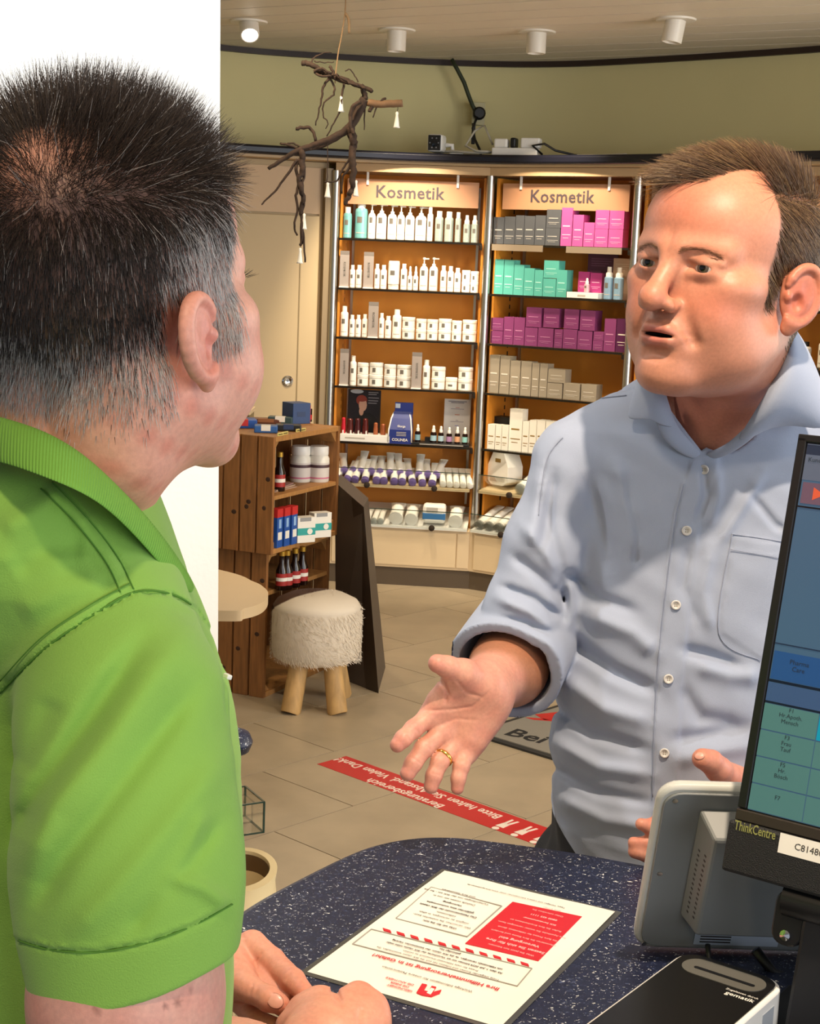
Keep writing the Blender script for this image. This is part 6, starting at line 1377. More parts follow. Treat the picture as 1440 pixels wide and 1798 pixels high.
def handsG(P):
    d = hand_sdf(P, GR)
    e = hand_sdf(P, GL)
    for c in GLF: e = smin(e, chain(P, [pxp(*q[:3]) for q in c], [pr(q[3], q[2]) for q in c], .004), .005)
    return np.minimum(d, e) - fold_disp(P, LG_)
def neckG(P):
    return smin(headG(P), cone(P, pxp(185, 720, 1.11), pxp(85, 950, 1.13), .056, .064), .045)
lo = HG['o'] - V3(.17, .17, .20); hi = HG['o'] + V3(.16, .18, .20)
Vh, Qh = surfnet(neckG, HG['o'] - V3(.17, .17, .24), hi, .0021)
Lh = to_head(Vh, HG); ch = skin_head_color(Lh, SKG)
ch = mixc(ch, L3('C45A48'), .5 * np.clip(vnoise(Vh, 70, 1) * .5, 0, 1) * sst(Lh[:, 2], .02, -.05))
def scalpG(L):
    s = np.abs(L[:, 0]); y = L[:, 1]; z = L[:, 2]
    top = sst(z, .078, .095) * sst(.082 - (s / .06) ** 2 * .02 - y, -.004, .01)
    side = sst(s, .04, .052) * sst(.050 - y - np.clip(.06 - z, 0, .05) * .35, -.004, .008) * sst(z, .022, .034)
    burn = sst(s, .045, .053) * sst(y, .006, .010) * sst(.047 - y, -.002, .010) * sst(z, -.022, -.006)
    back = sst(-.026 - y, -.003, .008) * sst(z + .0 * y, -.060, -.015)
    return np.clip(np.maximum.reduce([top, side, burn, back]), 0, 1) * no_ear(L)
sm_ = scalpG(Lh)
whorl = gau(Lh, (.015, -.075, .112), (.026, .03, .022))
grey = np.clip(sst(Lh[:, 1], -.05, .01) * sst(Lh[:, 2], .10, .03) + sst(Lh[:, 2], .025, -.03), 0, 1)
ch = mixc(ch, L3('3A322E'), sm_ * .75 * (1 - .8 * whorl) * (1 - .75 * grey))
Va, Qa = surfnet(armG, V3(-.30, .82, .98), V3(.02, 1.33, 1.48), .004); ca_ = hand_col(Va, 'E0A896', 'D88A7C')
for p in hits(armG, ((337, 1735), (168, 1770), (292, 1765), (313, 1763)), .7):
    ca_ = mixc(ca_, L3('6A3428'), np.clip(1.0 * gau(Va, p, (.0014, .0014, .0014)), 0, .8))
Vg, Qg = surfnet(handsG, pxp(300, 1720, 1.36) - V3(.02, .12, .10), pxp(690, 1680, 1.47) + V3(.04, .08, .06), .0020); cg_ = hand_col(Vg, 'D69A80', 'C87866', tips=[(535, 1745, 1.385), (492, 1764, 1.372), (632, 1740, 1.365), (665, 1775, 1.35)])
coreG = lambda P: core(P, stations(TG, -.025), [([V3(-.30, 1.2, .95), V3(-.28, 1.18, .5), V3(-.28, 1.2, .06)], [.09, .07, .045]), ([V3(-.14, 1.24, .95), V3(-.14, 1.24, .5), V3(-.14, 1.26, .06)], [.09, .07, .045]), ([pxp(-80, 1080, 1.32), pxp(0, 1500, 1.42), pxp(330, 1690, 1.47)], [.04, .042, .034])])
Vc, Qc = surfnet(coreG, V3(-.6, .95, 0), V3(.1, 1.6, 1.65), .012); cc_ = np.tile(L3('DCA08A'), (len(Vc), 1))
V, Q, cc = pack((Vh, Qh, ch), (Va, Qa, ca_), (Vg, Qg, cg_), (Vc, Qc, cc_))
manG = bpy.data.objects.new('person', np_mesh('person', V, Q, m_skin, cc)); C.objects.link(manG)
tag(manG, 'man in a lime green polo shirt seen from behind, hands on counter', 'person')
add_eye(HG, .0325, manG); add_eye(HG, -.0325, manG)
m_polo = cloth('lime_polo_pique', '8CBA50', 900, bump=.3)
Vs, Qs = surfnet(poloG, V3(-.46, .84, 1.0), V3(.02, 1.50, 1.66), .0026)
poG = bpy.data.objects.new('polo_shirt', np_mesh('polo_shirt', Vs, Qs, m_polo)); C.objects.link(poG); poG.parent = manG; poG['label'] = 'lime green short-sleeved polo shirt'
def rib_mat():
    m = bpy.data.materials.new('polo_rib_collar'); m.use_nodes = True; nt = m.node_tree; b = nt.nodes['Principled BSDF']; b.inputs['Base Color'].default_value = (*lin('78AC46'), 1); b.inputs['Roughness'].default_value = .85; b.inputs['Specular IOR Level'].default_value = .2
    uv = nt.nodes.new('ShaderNodeUVMap'); uv.uv_map = 'UVMap'; wv = nt.nodes.new('ShaderNodeTexWave'); wv.bands_direction = 'X'; wv.inputs['Scale'].default_value = 38; nt.links.new(uv.outputs[0], wv.inputs['Vector'])
    bp_ = nt.nodes.new('ShaderNodeBump'); bp_.inputs['Strength'].default_value = .5; bp_.inputs['Distance'].default_value = .0012; nt.links.new(wv.outputs['Fac'], bp_.inputs['Height']); nt.links.new(bp_.outputs[0], b.inputs['Normal']); return m
m_rib = rib_mat()
up_ = [(-62, 712, 1.15), (-40, 712, 1.085), (0, 722, 1.035), (80, 746, 1.012), (150, 792, 1.012), (205, 848, 1.03), (248, 892, 1.055), (290, 945, 1.085), (325, 998, 1.11), (341, 1030, 1.12)]
md_ = [(-72, 742, 1.145), (-50, 743, 1.07), (0, 758, 1.005), (78, 784, .978), (148, 822, .98), (200, 868, 1.005), (243, 912, 1.04), (286, 962, 1.07), (322, 1010, 1.095), (340, 1038, 1.112)]
lo_ = [(-92, 795, 1.15), (-66, 802, 1.06), (0, 812, .985), (75, 838, .955), (146, 866, .955), (192, 897, .985), (236, 940, 1.028), (280, 990, 1.062), (312, 1030, 1.085), (336, 1044, 1.108)]
in_ = [(-52, 756, 1.15), (-32, 756, 1.10), (5, 764, 1.06), (85, 786, 1.04), (152, 826, 1.042), (205, 872, 1.055), (250, 915, 1.078), (292, 965, 1.10), (326, 1012, 1.12), (342, 1040, 1.126)]
co = cloth_strip('collar', [[pxp(*q) for q in r] for r in (in_, up_, md_, lo_)], m_rib, poG, thick=.003); co['label'] = 'ribbed green polo collar'
far = [(322, 1030, 1.125), (268, 985, 1.19), (205, 915, 1.25), (150, 830, 1.28), (80, 745, 1.24), (-30, 716, 1.20), (-62, 712, 1.15)]
far2 = [(320, 1046, 1.128), (280, 1020, 1.21), (215, 960, 1.28), (150, 880, 1.31), (80, 800, 1.27), (-50, 780, 1.23), (-92, 795, 1.15)]
cloth_strip('collar', [[pxp(*q) for q in r] for r in (far, far2)], m_rib, poG, thick=.003)
p = pxp(401, 1188, 1.16)
MB().box(-.003, .0015, -.004, .004, -.002, .002).build('badge', m_whitep, poG, p, (0, .3, .6), bevel=.001)
m_seam = mat('polo_seam_thread', '55852C', .9)
def seam(fn, pts, r, m, par, name='seam', D0=.6, n=8):
    Q_ = smooth_pts([Vector((a, b)) for a, b in pts], n); W_ = []
    H_ = hits(fn, [(q.x, q.y) for q in Q_], D0, extra=.0009)
    for p_ in H_[np.abs(fn(H_)) < .004]:
        if not W_ or np.linalg.norm(p_ - W_[-1]) < .04: W_.append(p_)
    return MB().tube([tuple(q) for q in W_], r, 5).build(name, m, par, smooth=2)
seam(poloG, [(0, 1217), (75, 1142), (160, 1082), (235, 1040), (300, 1043), (345, 1070), (376, 1118), (388, 1165)], .0008, m_seam, poG)
seam(poloG, [(92, 846), (150, 905), (205, 975), (235, 1034)], .0006, m_seam, poG); seam(poloG, [(72, 858), (130, 915), (185, 985), (212, 1040)], .0006, m_seam, poG)
seam(poloG, [(-0, 1196), (70, 1122), (155, 1064), (228, 1024)], .0005, m_seam, poG)
seam(poloG, [(32, 1652), (90, 1668), (170, 1672), (260, 1655), (340, 1625), (408, 1588)], .0007, m_seam, poG)
# jeans and shoes (below the counter)
m_jean = mat('dark_jeans', '20263A', .85, var=.1, vscale=30)
def jeansG(P):
    d = loft(P, [(-.25, 1.2, 1.0, .155, .12), (-.25, 1.2, .86, .16, .12)], 2.2, .02)
    for x in (-.32, -.16): d = smin(d, chain(P, [V3(x, 1.2, .9), V3(x, 1.21, .48), V3(x, 1.22, .06)], [.10, .08, .065], .02), .04)
    return smax(d, .05 - P[:, 2], .01)
Vt, Qt = surfnet(jeansG, V3(-.5, 1.0, .02), V3(.0, 1.42, 1.03), .01)
jn = bpy.data.objects.new('jeans', np_mesh('jeans', Vt, Qt, m_jean)); C.objects.link(jn); jn.parent = manG
shoe(manG, -.30, 1.28, -.7, m_shoe); shoe(manG, -.14, 1.30, -.7, m_shoe)
nail(manG, 483, 1757, 1.37, handsG, .0072, .0088, (500, 1768, 1.36))
# hair: short, greying, spiky on top with a thin crown whorl
rng = np.random.default_rng(11)
n = 34000; wgt = sm_ * (1 - .72 * whorl) * (1 - .1 * grey); P = sample_faces(Vh, Qh, wgt, n, rng); g = grad(headG, P); g /= np.linalg.norm(g, axis=1, keepdims=True); L = to_head(P, HG)
topm = sst(L[:, 2], .055, .125); frt = sst(L[:, 1], -.02, .06)
out = L - np.array([.015, -.075, .10], f32)[None]; out[:, 2] = 0; out /= np.linalg.norm(out, axis=1, keepdims=True) + 1e-6
Dt = np.stack([out[:, 0] * .6, out[:, 1] * .5 - .1, .45 + 0 * frt], 1); Ds = np.stack([0 * L[:, 0], -.10 * np.ones(n), -1.0 * np.ones(n)], 1)
D = Dt * topm[:, None] + Ds * (1 - topm[:, None]); D = D + rng.normal(0, .17, (n, 3)) * (.6 + topm)[:, None]; D = dir_world(D.astype(f32), HG); D = D + g * (.28 + .40 * topm)[:, None]
gy = np.clip(sst(L[:, 1], -.05, .01) * sst(L[:, 2], .10, .03) + sst(L[:, 2], .025, -.03), 0, 1)
ln = (.011 + .021 * topm * (1 - .25 * frt) + .006 * sst(L[:, 2], .03, .09)) * (1 - .35 * sst(L[:, 2], .0, -.05)) * rng.uniform(.55, 1.15, n)
cl = np.tile(L3('2A2320'), (n, 1)); cl = mixc(cl, L3('5E4E42'), (rng.random(n) ** 1.5 * (.25 + .75 * topm)).astype(f32)); cl = mixc(cl, L3('DED6D0'), ((rng.random(n) < (gy * .92 + .03)) * rng.uniform(.5, 1., n)).astype(f32))
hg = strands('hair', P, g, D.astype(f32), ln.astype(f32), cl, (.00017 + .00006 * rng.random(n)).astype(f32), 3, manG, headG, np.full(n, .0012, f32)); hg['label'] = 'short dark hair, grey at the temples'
# eyelashes of the visible eye
n = 40; t = rng.random(n); Lr = np.stack([.019 + .028 * t, .091 - .004 * t, .0215 + .0 * t], 1).astype(f32)
strands('eyelash', to_world(Lr, HG), np.tile(HG['R'][:, 1], (n, 1)), dir_world(np.stack([.4 * t, np.ones(n), .25 + rng.normal(0, .2, n)], 1).astype(f32), HG), np.full(n, .010, f32), np.tile(L3('1A1210'), (n, 1)), np.full(n, .00025, f32), 3, manG)

m_seamb = mat('shirt_seam_thread', '8C94A8', .9)
seam(shirtB, [(x + 1, y) for x, y in PLK[1:-1]], .0006, m_seamb, shB, D0=1.4)
seam(shirtB, [(1286, 938), (1262, 1111), (1335, 1160)], .0006, m_seamb, shB, D0=1.4, n=10); seam(shirtB, [(1286, 938), (1330, 944), (1372, 951)], .0006, m_seamb, shB, D0=1.4)
seam(shirtB, [(1284, 965), (1330, 973), (1368, 980)], .0004, m_seamb, shB, D0=1.4)
seam(shirtB, [(988, 768), (963, 800), (952, 850), (946, 905)], .0007, m_seamb, shB, D0=1.4); seam(shirtB, [(1012, 712), (1050, 700), (1100, 694)], .0007, m_seamb, shB, D0=1.4)
# ============================================================ PAPER ON THE COUNTER
PA, PB, PC = (at_z(x, y, CZ) for x, y in ((778, 1528), (1088, 1603), (533, 1710)))
ex = PB - PA; pw = float(np.linalg.norm(ex)); ex /= pw; ey = PC - PA; ey = ey - ex * float(ey @ ex); plen = float(np.linalg.norm(ey)); ey /= plen
pap = thing('laminated_notice', 'laminated white notice with red box lying on the counter', 'notice', (PA[0], PA[1], CZ), 0)
Mp = Matrix(((ex[0], ey[0], 0, 0), (ex[1], ey[1], 0, 0), (0, 0, 1, 0), (0, 0, 0, 1)))
def pu(px, py): q = at_z(px, py, CZ) - PA; return float(q @ ex), float(q @ ey)
def pquad(name, pts, z0, z1, m):        # polygon in paper coordinates (u,v)
    P_ = [ex * u + ey * v for u, v in pts]; poly = [(p[0], p[1]) for p in P_]
    ar = sum(poly[i][0] * poly[(i + 1) % len(poly)][1] - poly[(i + 1) % len(poly)][0] * poly[i][1] for i in range(len(poly)))
    return MB().prism(poly if ar > 0 else poly[::-1], z0, z1).build(name, m, pap)
pquad('laminate', [(-.002, -.002), (pw + .002, -.002), (pw + .002, plen + .002), (-.002, plen + .002)], .0002, .0008, mat('laminate_edge', '4A4A48', .12))
nseg = 14; mb = MB(); vs = []
for i in range(nseg + 1):
    for k in range(nseg + 1):
        u = .004 + (pw - .008) * i / nseg; v = .004 + (plen - .008) * k / nseg; z = .0012 + .0012 * (math.sin(u * 40 + v * 8) + 1) * .5 * (1 - v / plen); p = ex * u + ey * v; vs.append((p[0], p[1], z))
n1 = nseg + 1; mb.add(vs, [(i * n1 + k, i * n1 + k + 1, (i + 1) * n1 + k + 1, (i + 1) * n1 + k) for i in range(nseg) for k in range(nseg)]).build('sheet', mat('paper_white', 'F2EBDD', .3, coat=.3), pap, smooth=2)
m_ink = mat('ink_black', '2A2422', .5); m_inkr = mat('ink_red', 'C4202C', .45); m_inkw = mat('ink_white', 'E8B8B4', .5)
PZ = .0027
def ptext(txt, cpx, size, m, bold=0., align='CENTER', sx=1.):
    u, v = pu(*cpx); o = ex * u + ey * v
    return lettering(txt, size, m, pap, basis((o[0], o[1], PZ), -ex, ey), bold=bold, align=align, sx=sx, thick=.00005)
def pbox(name, pts, m, z=PZ): return pquad(name, [pu(*p) for p in pts], .0014, z, m)
def outline(pts, m):
    Q_ = [pu(*p) for p in pts]; n = len(Q_)
    for i in range(n):
        a, b = np.array(Q_[i]), np.array(Q_[(i + 1) % n]); d_ = (b - a) / np.linalg.norm(b - a); nn = np.array([-d_[1], d_[0]]) * .0004
        pquad('box_line', [tuple(a - nn), tuple(b - nn), tuple(b + nn), tuple(a + nn)], .0014, PZ, m)
pbox('red_box', [(900, 1587), (1022, 1613), (945, 1691), (817, 1660)], m_inkr, .0026)
m_line = mat('ink_grey_line', '9A948C', .5)
outline([(757, 1561), (881, 1594), (820, 1648), (695, 1616)], m_line); outline([(652, 1635), (934, 1704), (908, 1735), (619, 1661)], m_line)
for i in range(11):
    t0 = i / 11; a = np.array((672, 1633)) * (1 - t0) + np.array((938, 1698)) * t0; s_ = np.array((266, 65)) / 11
    pbox('stripe', [tuple(a), tuple(a + s_ * .55 + (0, 1)), tuple(a + s_ * .75 + (-3, 4)), tuple(a + s_ * .2 + (-3, 3.5))], m_inkr)
ptext('Ihre Hilfsmittelversorgung ist in Gefahr!', (763, 1710), .0088, m_inkr, .02)
ptext('Wichtige Information für unsere Patient:innen', (749, 1723), .0054, m_ink)
for tx, t_, bd in (('Trotz steigender Kosten und Inflation hat sich die IKK classic entschieden, die', .87, 0), ('Preise für viele Hilfsmittel dramatisch zu senken.', .70, 0), ('Ab dem 1. Juli 2024 können wir als Versicherte der IKK classic nicht mehr', .50, .02), ('mit Hilfsmitteln versorgen, da die IKK classic den bestehenden Vertrag', .31, .02), ('gekündigt hat.', .12, .02)):
    ptext(tx, (793 - 30 * t_, 1671 + 28 * t_), .0044, m_ink, bd)
for i, (tx, bd) in enumerate([('Was wir für Sie tun:', .02), ('Wir versuchen Sie weiterhin best-', 0), ('möglich zu versorgen, in allen', 0), ('Hilfsmitteln.', 0), ('Das Patientenwohl der IKK classic', .02), ('gefährdet eine wohnortnahe', .02), ('Versorgung.', .02), ('Deshalb setzen wir uns in', 0), ('Verhandlungen mit der IKK ein - für Sie', 0), ('und Ihre Gesundheit.', 0)]):
    ptext(tx, (772 + i * 3.6, 1627 - i * 6.1), .0050, m_ink, bd)
for i, (tx, sz, bd) in enumerate([('Was Sie jetzt tun können:', .005, 0), ('Setzen Sie sich für Ihre', .0072, .02), ('Versorgung ein!', .0072, .02), ('Informieren Sie Ihre Kasse und fordern', .0047, 0), ('Sie faire Preise für Hilfsmittel, damit', .0047, 0), ('Ihre Apotheke Sie weiter versorgen kann.', .0047, 0), ('Rufen Sie Ihre Krankenkasse an', .0047, 0), ('IKK Servicenummer', .0047, .02), ('0800 455 1111', .0052, .02), ('Oder schreiben Sie', .0047, 0), ('eine E-Mail', .0047, 0)]):
    ptext(tx, (897 + i * 7.2, 1672 - i * 7.2), sz, m_inkw, bd)
ptext('Tipps, Vorlagen und weitere Informationen unter www.ihre-apotheken.de', (905, 1577), .0040, m_ink)
for i, tx in enumerate(('GESUNDHEIT', 'DIE IHRER', 'DIE APOTHEKE')): ptext(tx, (702, 1739 - i * 6), .0046, m_inkr, .02)
# red apothecary sign beside it: an angular letter with a cup
pbox('logo', [(731, 1747), (741, 1731), (750, 1733), (744, 1743), (752, 1745), (758, 1735), (766, 1737), (760, 1746), (775, 1742), (772, 1748), (757, 1754), (740, 1751)], m_inkr)
pbox('logo', [(749, 1748), (757, 1739), (763, 1741), (756, 1751)], mat('paper_white', 'F2EBDD', .3), .0029)
# ============================================================ helper: upright panel from picture corners
def solve_top(bl, h, px, py):
    lo_, hi_ = .6, 2.4
    f = lambda Y: float((at_y(px, py, Y) - bl) @ h)
    for _ in range(60):
        mid = (lo_ + hi_) / 2
        if f(lo_) * f(mid) <= 0: hi_ = mid
        else: lo_ = mid
    return at_y(px, py, (lo_ + hi_) / 2)
# ============================================================ CUSTOMER DISPLAY (grey back towards us)
m_tb = mat('display_back_grey', '7A7E80', .45); m_tb2 = mat('display_edge_white', 'BFC0BC', .4)
bl = at_z(1110, 1664, CZ + .001); br_ = at_z(1296, 1670, CZ + .001); h = br_ - bl; h /= np.linalg.norm(h); tl = solve_top(bl, h, 1158, 1380); e = tl - bl; HT = float(np.linalg.norm(e)); e /= HT; nrm = np.cross(h, e)      # towards camera?
if nrm @ (_O - bl) < 0: nrm = -nrm
TWd = .26
td = thing('customer_display', 'grey backed customer display with rounded white edge on the counter', 'display', bl, 0)
Mt = Matrix(((h[0], e[0], nrm[0], 0), (h[1], e[1], nrm[1], 0), (h[2], e[2], nrm[2], 0), (0, 0, 0, 1)))
def rrect(w_, h_, r, k=5, x0=0, y0=0):
    out = []
    for cx, cy, a0 in ((w_ - r, r, -math.pi / 2), (w_ - r, h_ - r, 0), (r, h_ - r, math.pi / 2), (r, r, math.pi)):
        for i in range(k + 1): a = a0 + math.pi / 2 * i / k; out.append((x0 + cx + r * math.cos(a), y0 + cy + r * math.sin(a)))
    return out
def onp(mb, name, m, par, Mx, bevel=0., smooth=False):
    o = mb.build(name, m, par, bevel=bevel, smooth=smooth); o.matrix_local = Mx; return o
onp(MB().prism(rrect(TWd, HT, .022), -.012, 0), 'rim', m_tb2, td, Mt, .004, True)
bk = onp(MB().prism(rrect(TWd - .013, HT - .013, .018, 5, .0065, .0065), 0.0, .003), 'back_cover', m_tb, td, Mt, .001, True)
onp(MB().prism(rrect(TWd - .012, HT - .012, .016, 5, .006, .006), -.0135, -.0121), 'screen', m_blk, td, Mt)
def tuv(px, py, lift=0.): q = on_plane(px, py, bl + nrm * lift, nrm) - bl; return float(q @ h), float(q @ e)
u0, v0 = tuv(1228, 1420, .003); u1_, v1_ = tuv(1200, 1600, .003)
fb = [(.0 + min(u0, u1_), v1_ - .004), (TWd - .03, v1_ - .004), (TWd - .03, v0), (min(u0, u1_), v0)]
fo_ = [(fb[0][0] + .012, fb[0][1] + .002), (TWd - .045, fb[1][1] + .002), (TWd - .045, v0 - .012), (fb[3][0] + .012, v0 - .012)]
hs = onp(MB().hexa([(x, y, .0031) for x, y in fb], [(x, y, .034) for x, y in fo_]), 'rear_housing', m_tb, td, Mt, .003)
for i in range(14):
    for k in range(2):
        yv = v1_ + .012 + i * (v0 - v1_ - .05) / 14 + k * .003
        o = onp(MB().box(-.0002, .0005, -.0011, .0011, -.0016, .0016), 'vent_hole', m_blk, hs, Matrix.Translation((fb[0][0] + .0045 + k * .004, yv, .0145 + k * .0105)) @ Matrix.Rotation(math.atan2(.012, .031), 4, 'Y'))
for px, py in ((1186, 1406), (1159, 1534), (1131, 1657)):
    u, v = tuv(px, py, .003); onp(MB().lathe([(.0028, .003), (.0028, .0038), (.0012, .0036)], 10, (u, v)), 'screw', m_steel, td, Mt, 0, True)
st = onp(MB().box(.062, .15, .012, .04, .0032, .0036), 'sticker', mat('sticker_pale', 'A9B4C4', .5), td, Mt)
for i in range(5): onp(MB().box(.068, .10, .0155 + i * .004, .0172 + i * .004, .0037, .0039), 'print', m_ink, st, Matrix())
o = MB().tube([tuple(bl + h * .072 + e * .03 + nrm * .02 - bl), tuple(h * .076 + e * .005 + nrm * .03), tuple(h * .085 + nrm * .05 + [0, 0, .006]), tuple(h * .13 + nrm * .06 + [0, 0, .005])], .0028, 8).build('cable', m_blk, td, smooth=2)
MB().tube([tuple(h * .12 + e * .03 + nrm * .025), tuple(h * .14 + e * .012 + nrm * .04), tuple(h * .2 + nrm * .06 + [0, 0, .008]), tuple(h * .3 + nrm * .08 + [0, 0, .006])], .0055, 8).build('cable', m_blk, td, smooth=2)
# ============================================================ MONITOR
Y0 = 1.36; bl = at_y(1278, 1528, Y0); ya = math.radians(-36); h = np.array([math.cos(ya), math.sin(ya), 0]); tl = solve_top(bl, h, 1404, 762); e = tl - bl; HM = float(np.linalg.norm(e)); e /= HM; nrm = np.cross(h, e)
if nrm @ (_O - bl) < 0: nrm = -nrm
WM = .50
mo = thing('monitor', 'black desktop monitor tilted back, blue and green screen, on the counter', 'monitor', bl, 0)
Mm = Matrix(((h[0], e[0], nrm[0], 0), (h[1], e[1], nrm[1], 0), (h[2], e[2], nrm[2], 0), (0, 0, 0, 1)))
def muv(px, py): q = on_plane(px, py, bl, nrm) - bl; return float(q @ h), float(q @ e)
m_bez = mat('monitor_bezel', '131214', .35)
su, sv = muv(1311, 1420); tu, tv = muv(1421, 779)
su = (su + tu) / 2
onp(MB().prism(rrect(WM, HM, .006), -.022, -.0005), 'housing', m_bez, mo, Mm, .002, True)
onp(MB().box(.0, su - .001, sv, HM - .003, -.0004, .0025), 'side_bezel', m_bez, mo, Mm, .001); onp(MB().box(.0, WM, tv + .001, HM, -.0004, .0025), 'top_bezel', m_bez, mo, Mm, .001)
lb = onp(MB().box(-.004, WM, .0, sv - .012, -.0004, .008), 'speaker_bar', mat('speaker_black', '0F0F11', .55, bump=.5, bscale=900), mo, Mm, .003)
onp(MB().box(.0, WM, sv - .0115, sv - .001, -.0004, .004), 'lower_bezel', mat('bezel_brown', '2E2620', .4), mo, Mm, .001)
def scr(col, name, e_=.42):
    m = mat('screen_' + name, col, .25, emit=e_); m.node_tree.nodes['Principled BSDF'].inputs['Base Color'].default_value = (*[q * .25 for q in lin(col)], 1); return m
def spanel(name, u0, v0, u1, v1, m, z=.0004): return onp(MB().box(u0, u1, v0, v1, -.0003, z), name, m, mo, Mm)
spanel('screen', su, sv, WM - .01, tv, scr('4E6E8C', 'blue'), .0)
def mrow(py, px=1400): return muv(px, py)[1]
y_a, y_b, y_c, y_d, y_e = mrow(1128, 1352), mrow(1140, 1352), mrow(1190, 1350), mrow(1229, 1345), mrow(1420, 1312)
spanel('toolbar', su, mrow(842, 1410), WM - .01, tv, scr('6A7488', 'bar')); spanel('title_bar', su, tv - .010, WM - .01, tv - .001, scr('2E3A50', 'title'), .0006)
bu, bv = muv(1410, 846); bu2, bv2 = muv(1405, 883)
spanel('button_field', su + .002, bv2, su + .03, bv, scr('7A5E70', 'btn'), .0008)
onp(MB().prism([(su + .013, (bv + bv2) / 2 - .006), (su + .024, (bv + bv2) / 2), (su + .013, (bv + bv2) / 2 + .006)], 0, .001), 'arrow_icon', scr('D85A3A', 'arrow', .7), mo, Mm)
spanel('separator', su, bv2 - .004, WM - .01, bv2 - .0025, scr('10141E', 'dark', .2), .0009)
spanel('separator', su, y_a, WM - .01, y_a + .0012, scr('2A3A5A', 'line', .3), .0006)
cw = (WM - .0105 - su) / 9
for i in range(9):
    spanel('blue_key', su + .001 + i * cw, y_c, su + (i + 1) * cw - .0015, y_b, scr('2C5A96', 'key'), .0008)
spanel('separator', su, y_c - .003, WM - .01, y_c - .0005, scr('141A3A', 'navy', .3), .0007); spanel('status_row', su, y_d, WM - .01, y_c - .0035, scr('46618C', 'row'), .0006); spanel('separator', su, y_d - .002, WM - .01, y_d, scr('141A3A', 'navy', .3), .0007)
rh = (y_d - .002 - sv) / 4
for r in range(4):
    for c in range(9):
        spanel('green_key', su + c * cw, sv + r * rh + .0008, su + (c + 1) * cw - .001, sv + (r + 1) * rh - .0005, scr('5C8C88', 'green') if not (r == 3 and c == 1) else scr('0E8CA4', 'cyan', .8), .0008)
m_scrt = mat('screen_text', '16222E', .5)
def mtext(tx, u, v, sz, m=m_scrt): return lettering(tx, sz, m, mo, Mm @ Matrix.Translation((u, v, .0012)), thick=.00005)
mtext('Pharma\nCare', su + cw * .5, (y_b + y_c) / 2 + .002, .0062); mtext('Kundennr.', su + .016, mrow(808, 1430), .006)
for i, tx in enumerate(('F1\nHr.Apoth.\nMensch', 'F3\nFrau\nTauf', 'F5\nHr.\nBösch', 'F7')): mtext(tx, su + cw * .5, y_d - .002 - rh * (i + .5) + .004, .0055)
lettering('ThinkCentre', .0125, mat('brand_olive', '8C8C50', .4), mo, Mm @ Matrix.Translation((muv(1332, 1457)[0], muv(1332, 1457)[1], .0086)), sx=.62, thick=.0001, bold=.01)
lu, lv = muv(1374, 1478); onp(MB().box(lu, lu + .06, lv - .009, lv + .009, .008, .0084), 'asset_label', m_card, mo, Mm)
lettering('C81480-01', .0085, m_ink, mo, Mm @ Matrix.Translation((lu + .034, lv, .0086)), thick=.00005)
# hinge and stand down to the counter
hu, hv_ = .075, .0
base = bl + h * .16 - nrm * .02
MB().tube([tuple(h * .055 + e * -.012 - nrm * .012), tuple(h * .12 + e * -.012 - nrm * .012)], .016, 16).build('hinge', m_blk, mo, smooth=True)
onp(MB().prism(rrect(.03, .05, .012, 4, .045, -.055), -.03, -.012), 'hinge_plate', m_blk, mo, Mm, .002, True)
onp(MB().lathe([(.005, -.0118), (.005, -.009), (.002, -.008)], 10, (.06, -.045)), 'bolt', m_chrome, mo, Mm, 0, True)
fz = CZ + .002 - bl[2]
p0_ = h * .075 - nrm * .02; mb = MB(); yb_ = np.array([-h[1], h[0], 0.])
foot = lambda du, dd, z: tuple(h * du + yb_ * dd + np.array([0, 0, z]))
mb.hexa([foot(.065, .0, fz + .01), foot(.2, .0, fz + .01), foot(.2, .05, fz + .01), foot(.065, .05, fz + .01)], [foot(.075, .0, -.02), foot(.19, .0, -.02), foot(.19, .04, -.02), foot(.075, .04, -.02)]).build('stand_neck', mat('stand_black', '1A1A1E', .5), mo, bevel=.004)
MB().hexa([foot(.03, -.01, fz), foot(.28, -.01, fz), foot(.28, .1, fz), foot(.03, .1, fz)], [foot(.03, -.01, fz + .012), foot(.28, -.01, fz + .012), foot(.28, .1, fz + .012), foot(.03, .1, fz + .012)]).build('stand_foot', m_blk, mo, bevel=.003)
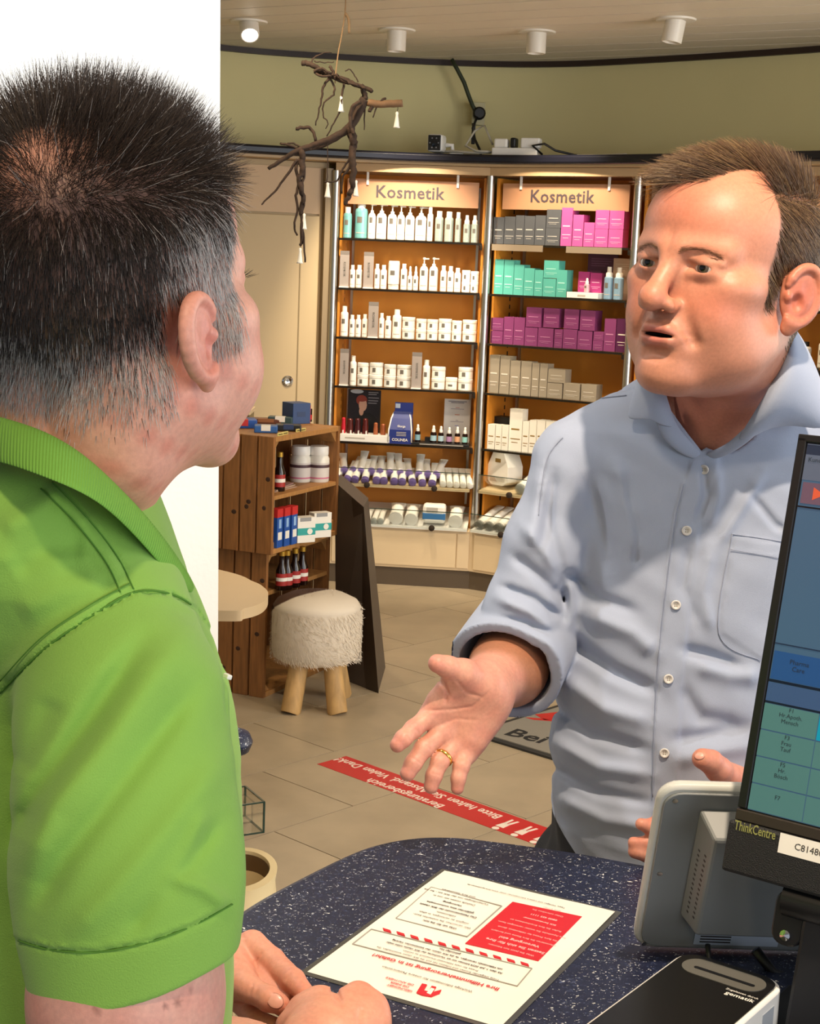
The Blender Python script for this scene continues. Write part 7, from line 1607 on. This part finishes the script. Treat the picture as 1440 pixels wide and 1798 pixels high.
# ============================================================ CARD TERMINAL
zt_ = CZ + .055
f0 = at_z(1204, 1664, zt_); f1 = at_z(1384, 1722, zt_); h = f1 - f0; TWc = float(np.linalg.norm(h)); h /= TWc; v = np.array([h[1], -h[0], 0]); 
if v[1] > 0: v = -v
ct = thing('card_terminal', 'white rimmed black card terminal with grey slot lying on counter', 'card terminal', (f0[0], f0[1], CZ), 0)
tilt = .0
Mc = Matrix(((h[0], v[0], 0, 0), (h[1], v[1], 0, 0), (0, 0, 1, 0), (0, 0, 0, 1)))
LNc = .24
def onc(mb, name, m, par=ct, bevel=0., smooth=False, flip=True):
    for i, f in enumerate(mb.f): mb.f[i] = f[::-1]
    o = mb.build(name, m, par, bevel=bevel, smooth=smooth); me = o.data; me.transform(Mc); me.update(); return o
onc(MB().prism(rrect(TWc, LNc, .022), .001, .053), 'case', mat('terminal_white', 'E4E2DE', .35), ct, .003, True)
onc(MB().prism(rrect(TWc - .008, LNc - .008, .019, 5, .004, .004), .0531, .0545), 'top_plate', mat('terminal_black', '141210', .3), ct, .0005, True)
onc(MB().prism(rrect(TWc * .78, .034, .0165, 6, TWc * .12, .012), .0546, .0552), 'slot_plate', mat('slot_grey', '5A5852', .4), ct, 0, True)
onc(MB().prism(rrect(TWc * .58, .0045, .002, 3, TWc * .24, .030), .0553, .0556), 'card_slot', m_blk, ct)
o = lettering('gematik', .0088, m_card, ct, Mc @ basis((TWc * .80, .060, .0548), (1, .0, 0), (0, -1, 0)), bold=.01, thick=.00005); lettering('Zugelassen durch', .0045, m_card, ct, Mc @ basis((TWc * .79, .0525, .0548), (1, 0, 0), (0, -1, 0)), thick=.00005)
for o in [q for q in ct.children if q.name.startswith('lettering')]: pass
onc(MB().box(TWc, TWc + .0004, .03, .055, .02, .042), 'side_label', mat('label_grey', '9AA0A8', .5))
# ============================================================ KEYBOARD CORNER
k0 = at_z(1386, 1800, CZ + .02); k1 = at_z(1444, 1738, CZ + .02); h = k1 - k0; h /= np.linalg.norm(h); v = np.array([h[1], -h[0], 0])
kb = thing('keyboard', 'corner of a dark keyboard at the lower right edge', 'keyboard', (k0[0], k0[1], CZ), 0); k0h = k0 - h * .12
Mk = Matrix(((h[0], v[0], 0, k0h[0] - k0[0]), (h[1], v[1], 0, k0h[1] - k0[1]), (0, 0, 1, 0), (0, 0, 0, 1)))
b_ = MB().box(0, .36, 0, .13, .001, .018).build('case', m_blk, kb, bevel=.003); b_.matrix_local = Mk
b_ = MB().box(.004, .356, .003, .0045, .0182, .0192).build('edge_strip', m_steel, kb); b_.matrix_local = Mk
key = MB().box(0, .016, 0, .016, .0185, .024).mesh('key', mat('key_dark', '24262C', .5))
for i in range(17):
    for j in range(5):
        o = share('key', key, kb); o.matrix_local = Mk @ Matrix.Translation((.012 + i * .0195, .012 + j * .0215, 0))
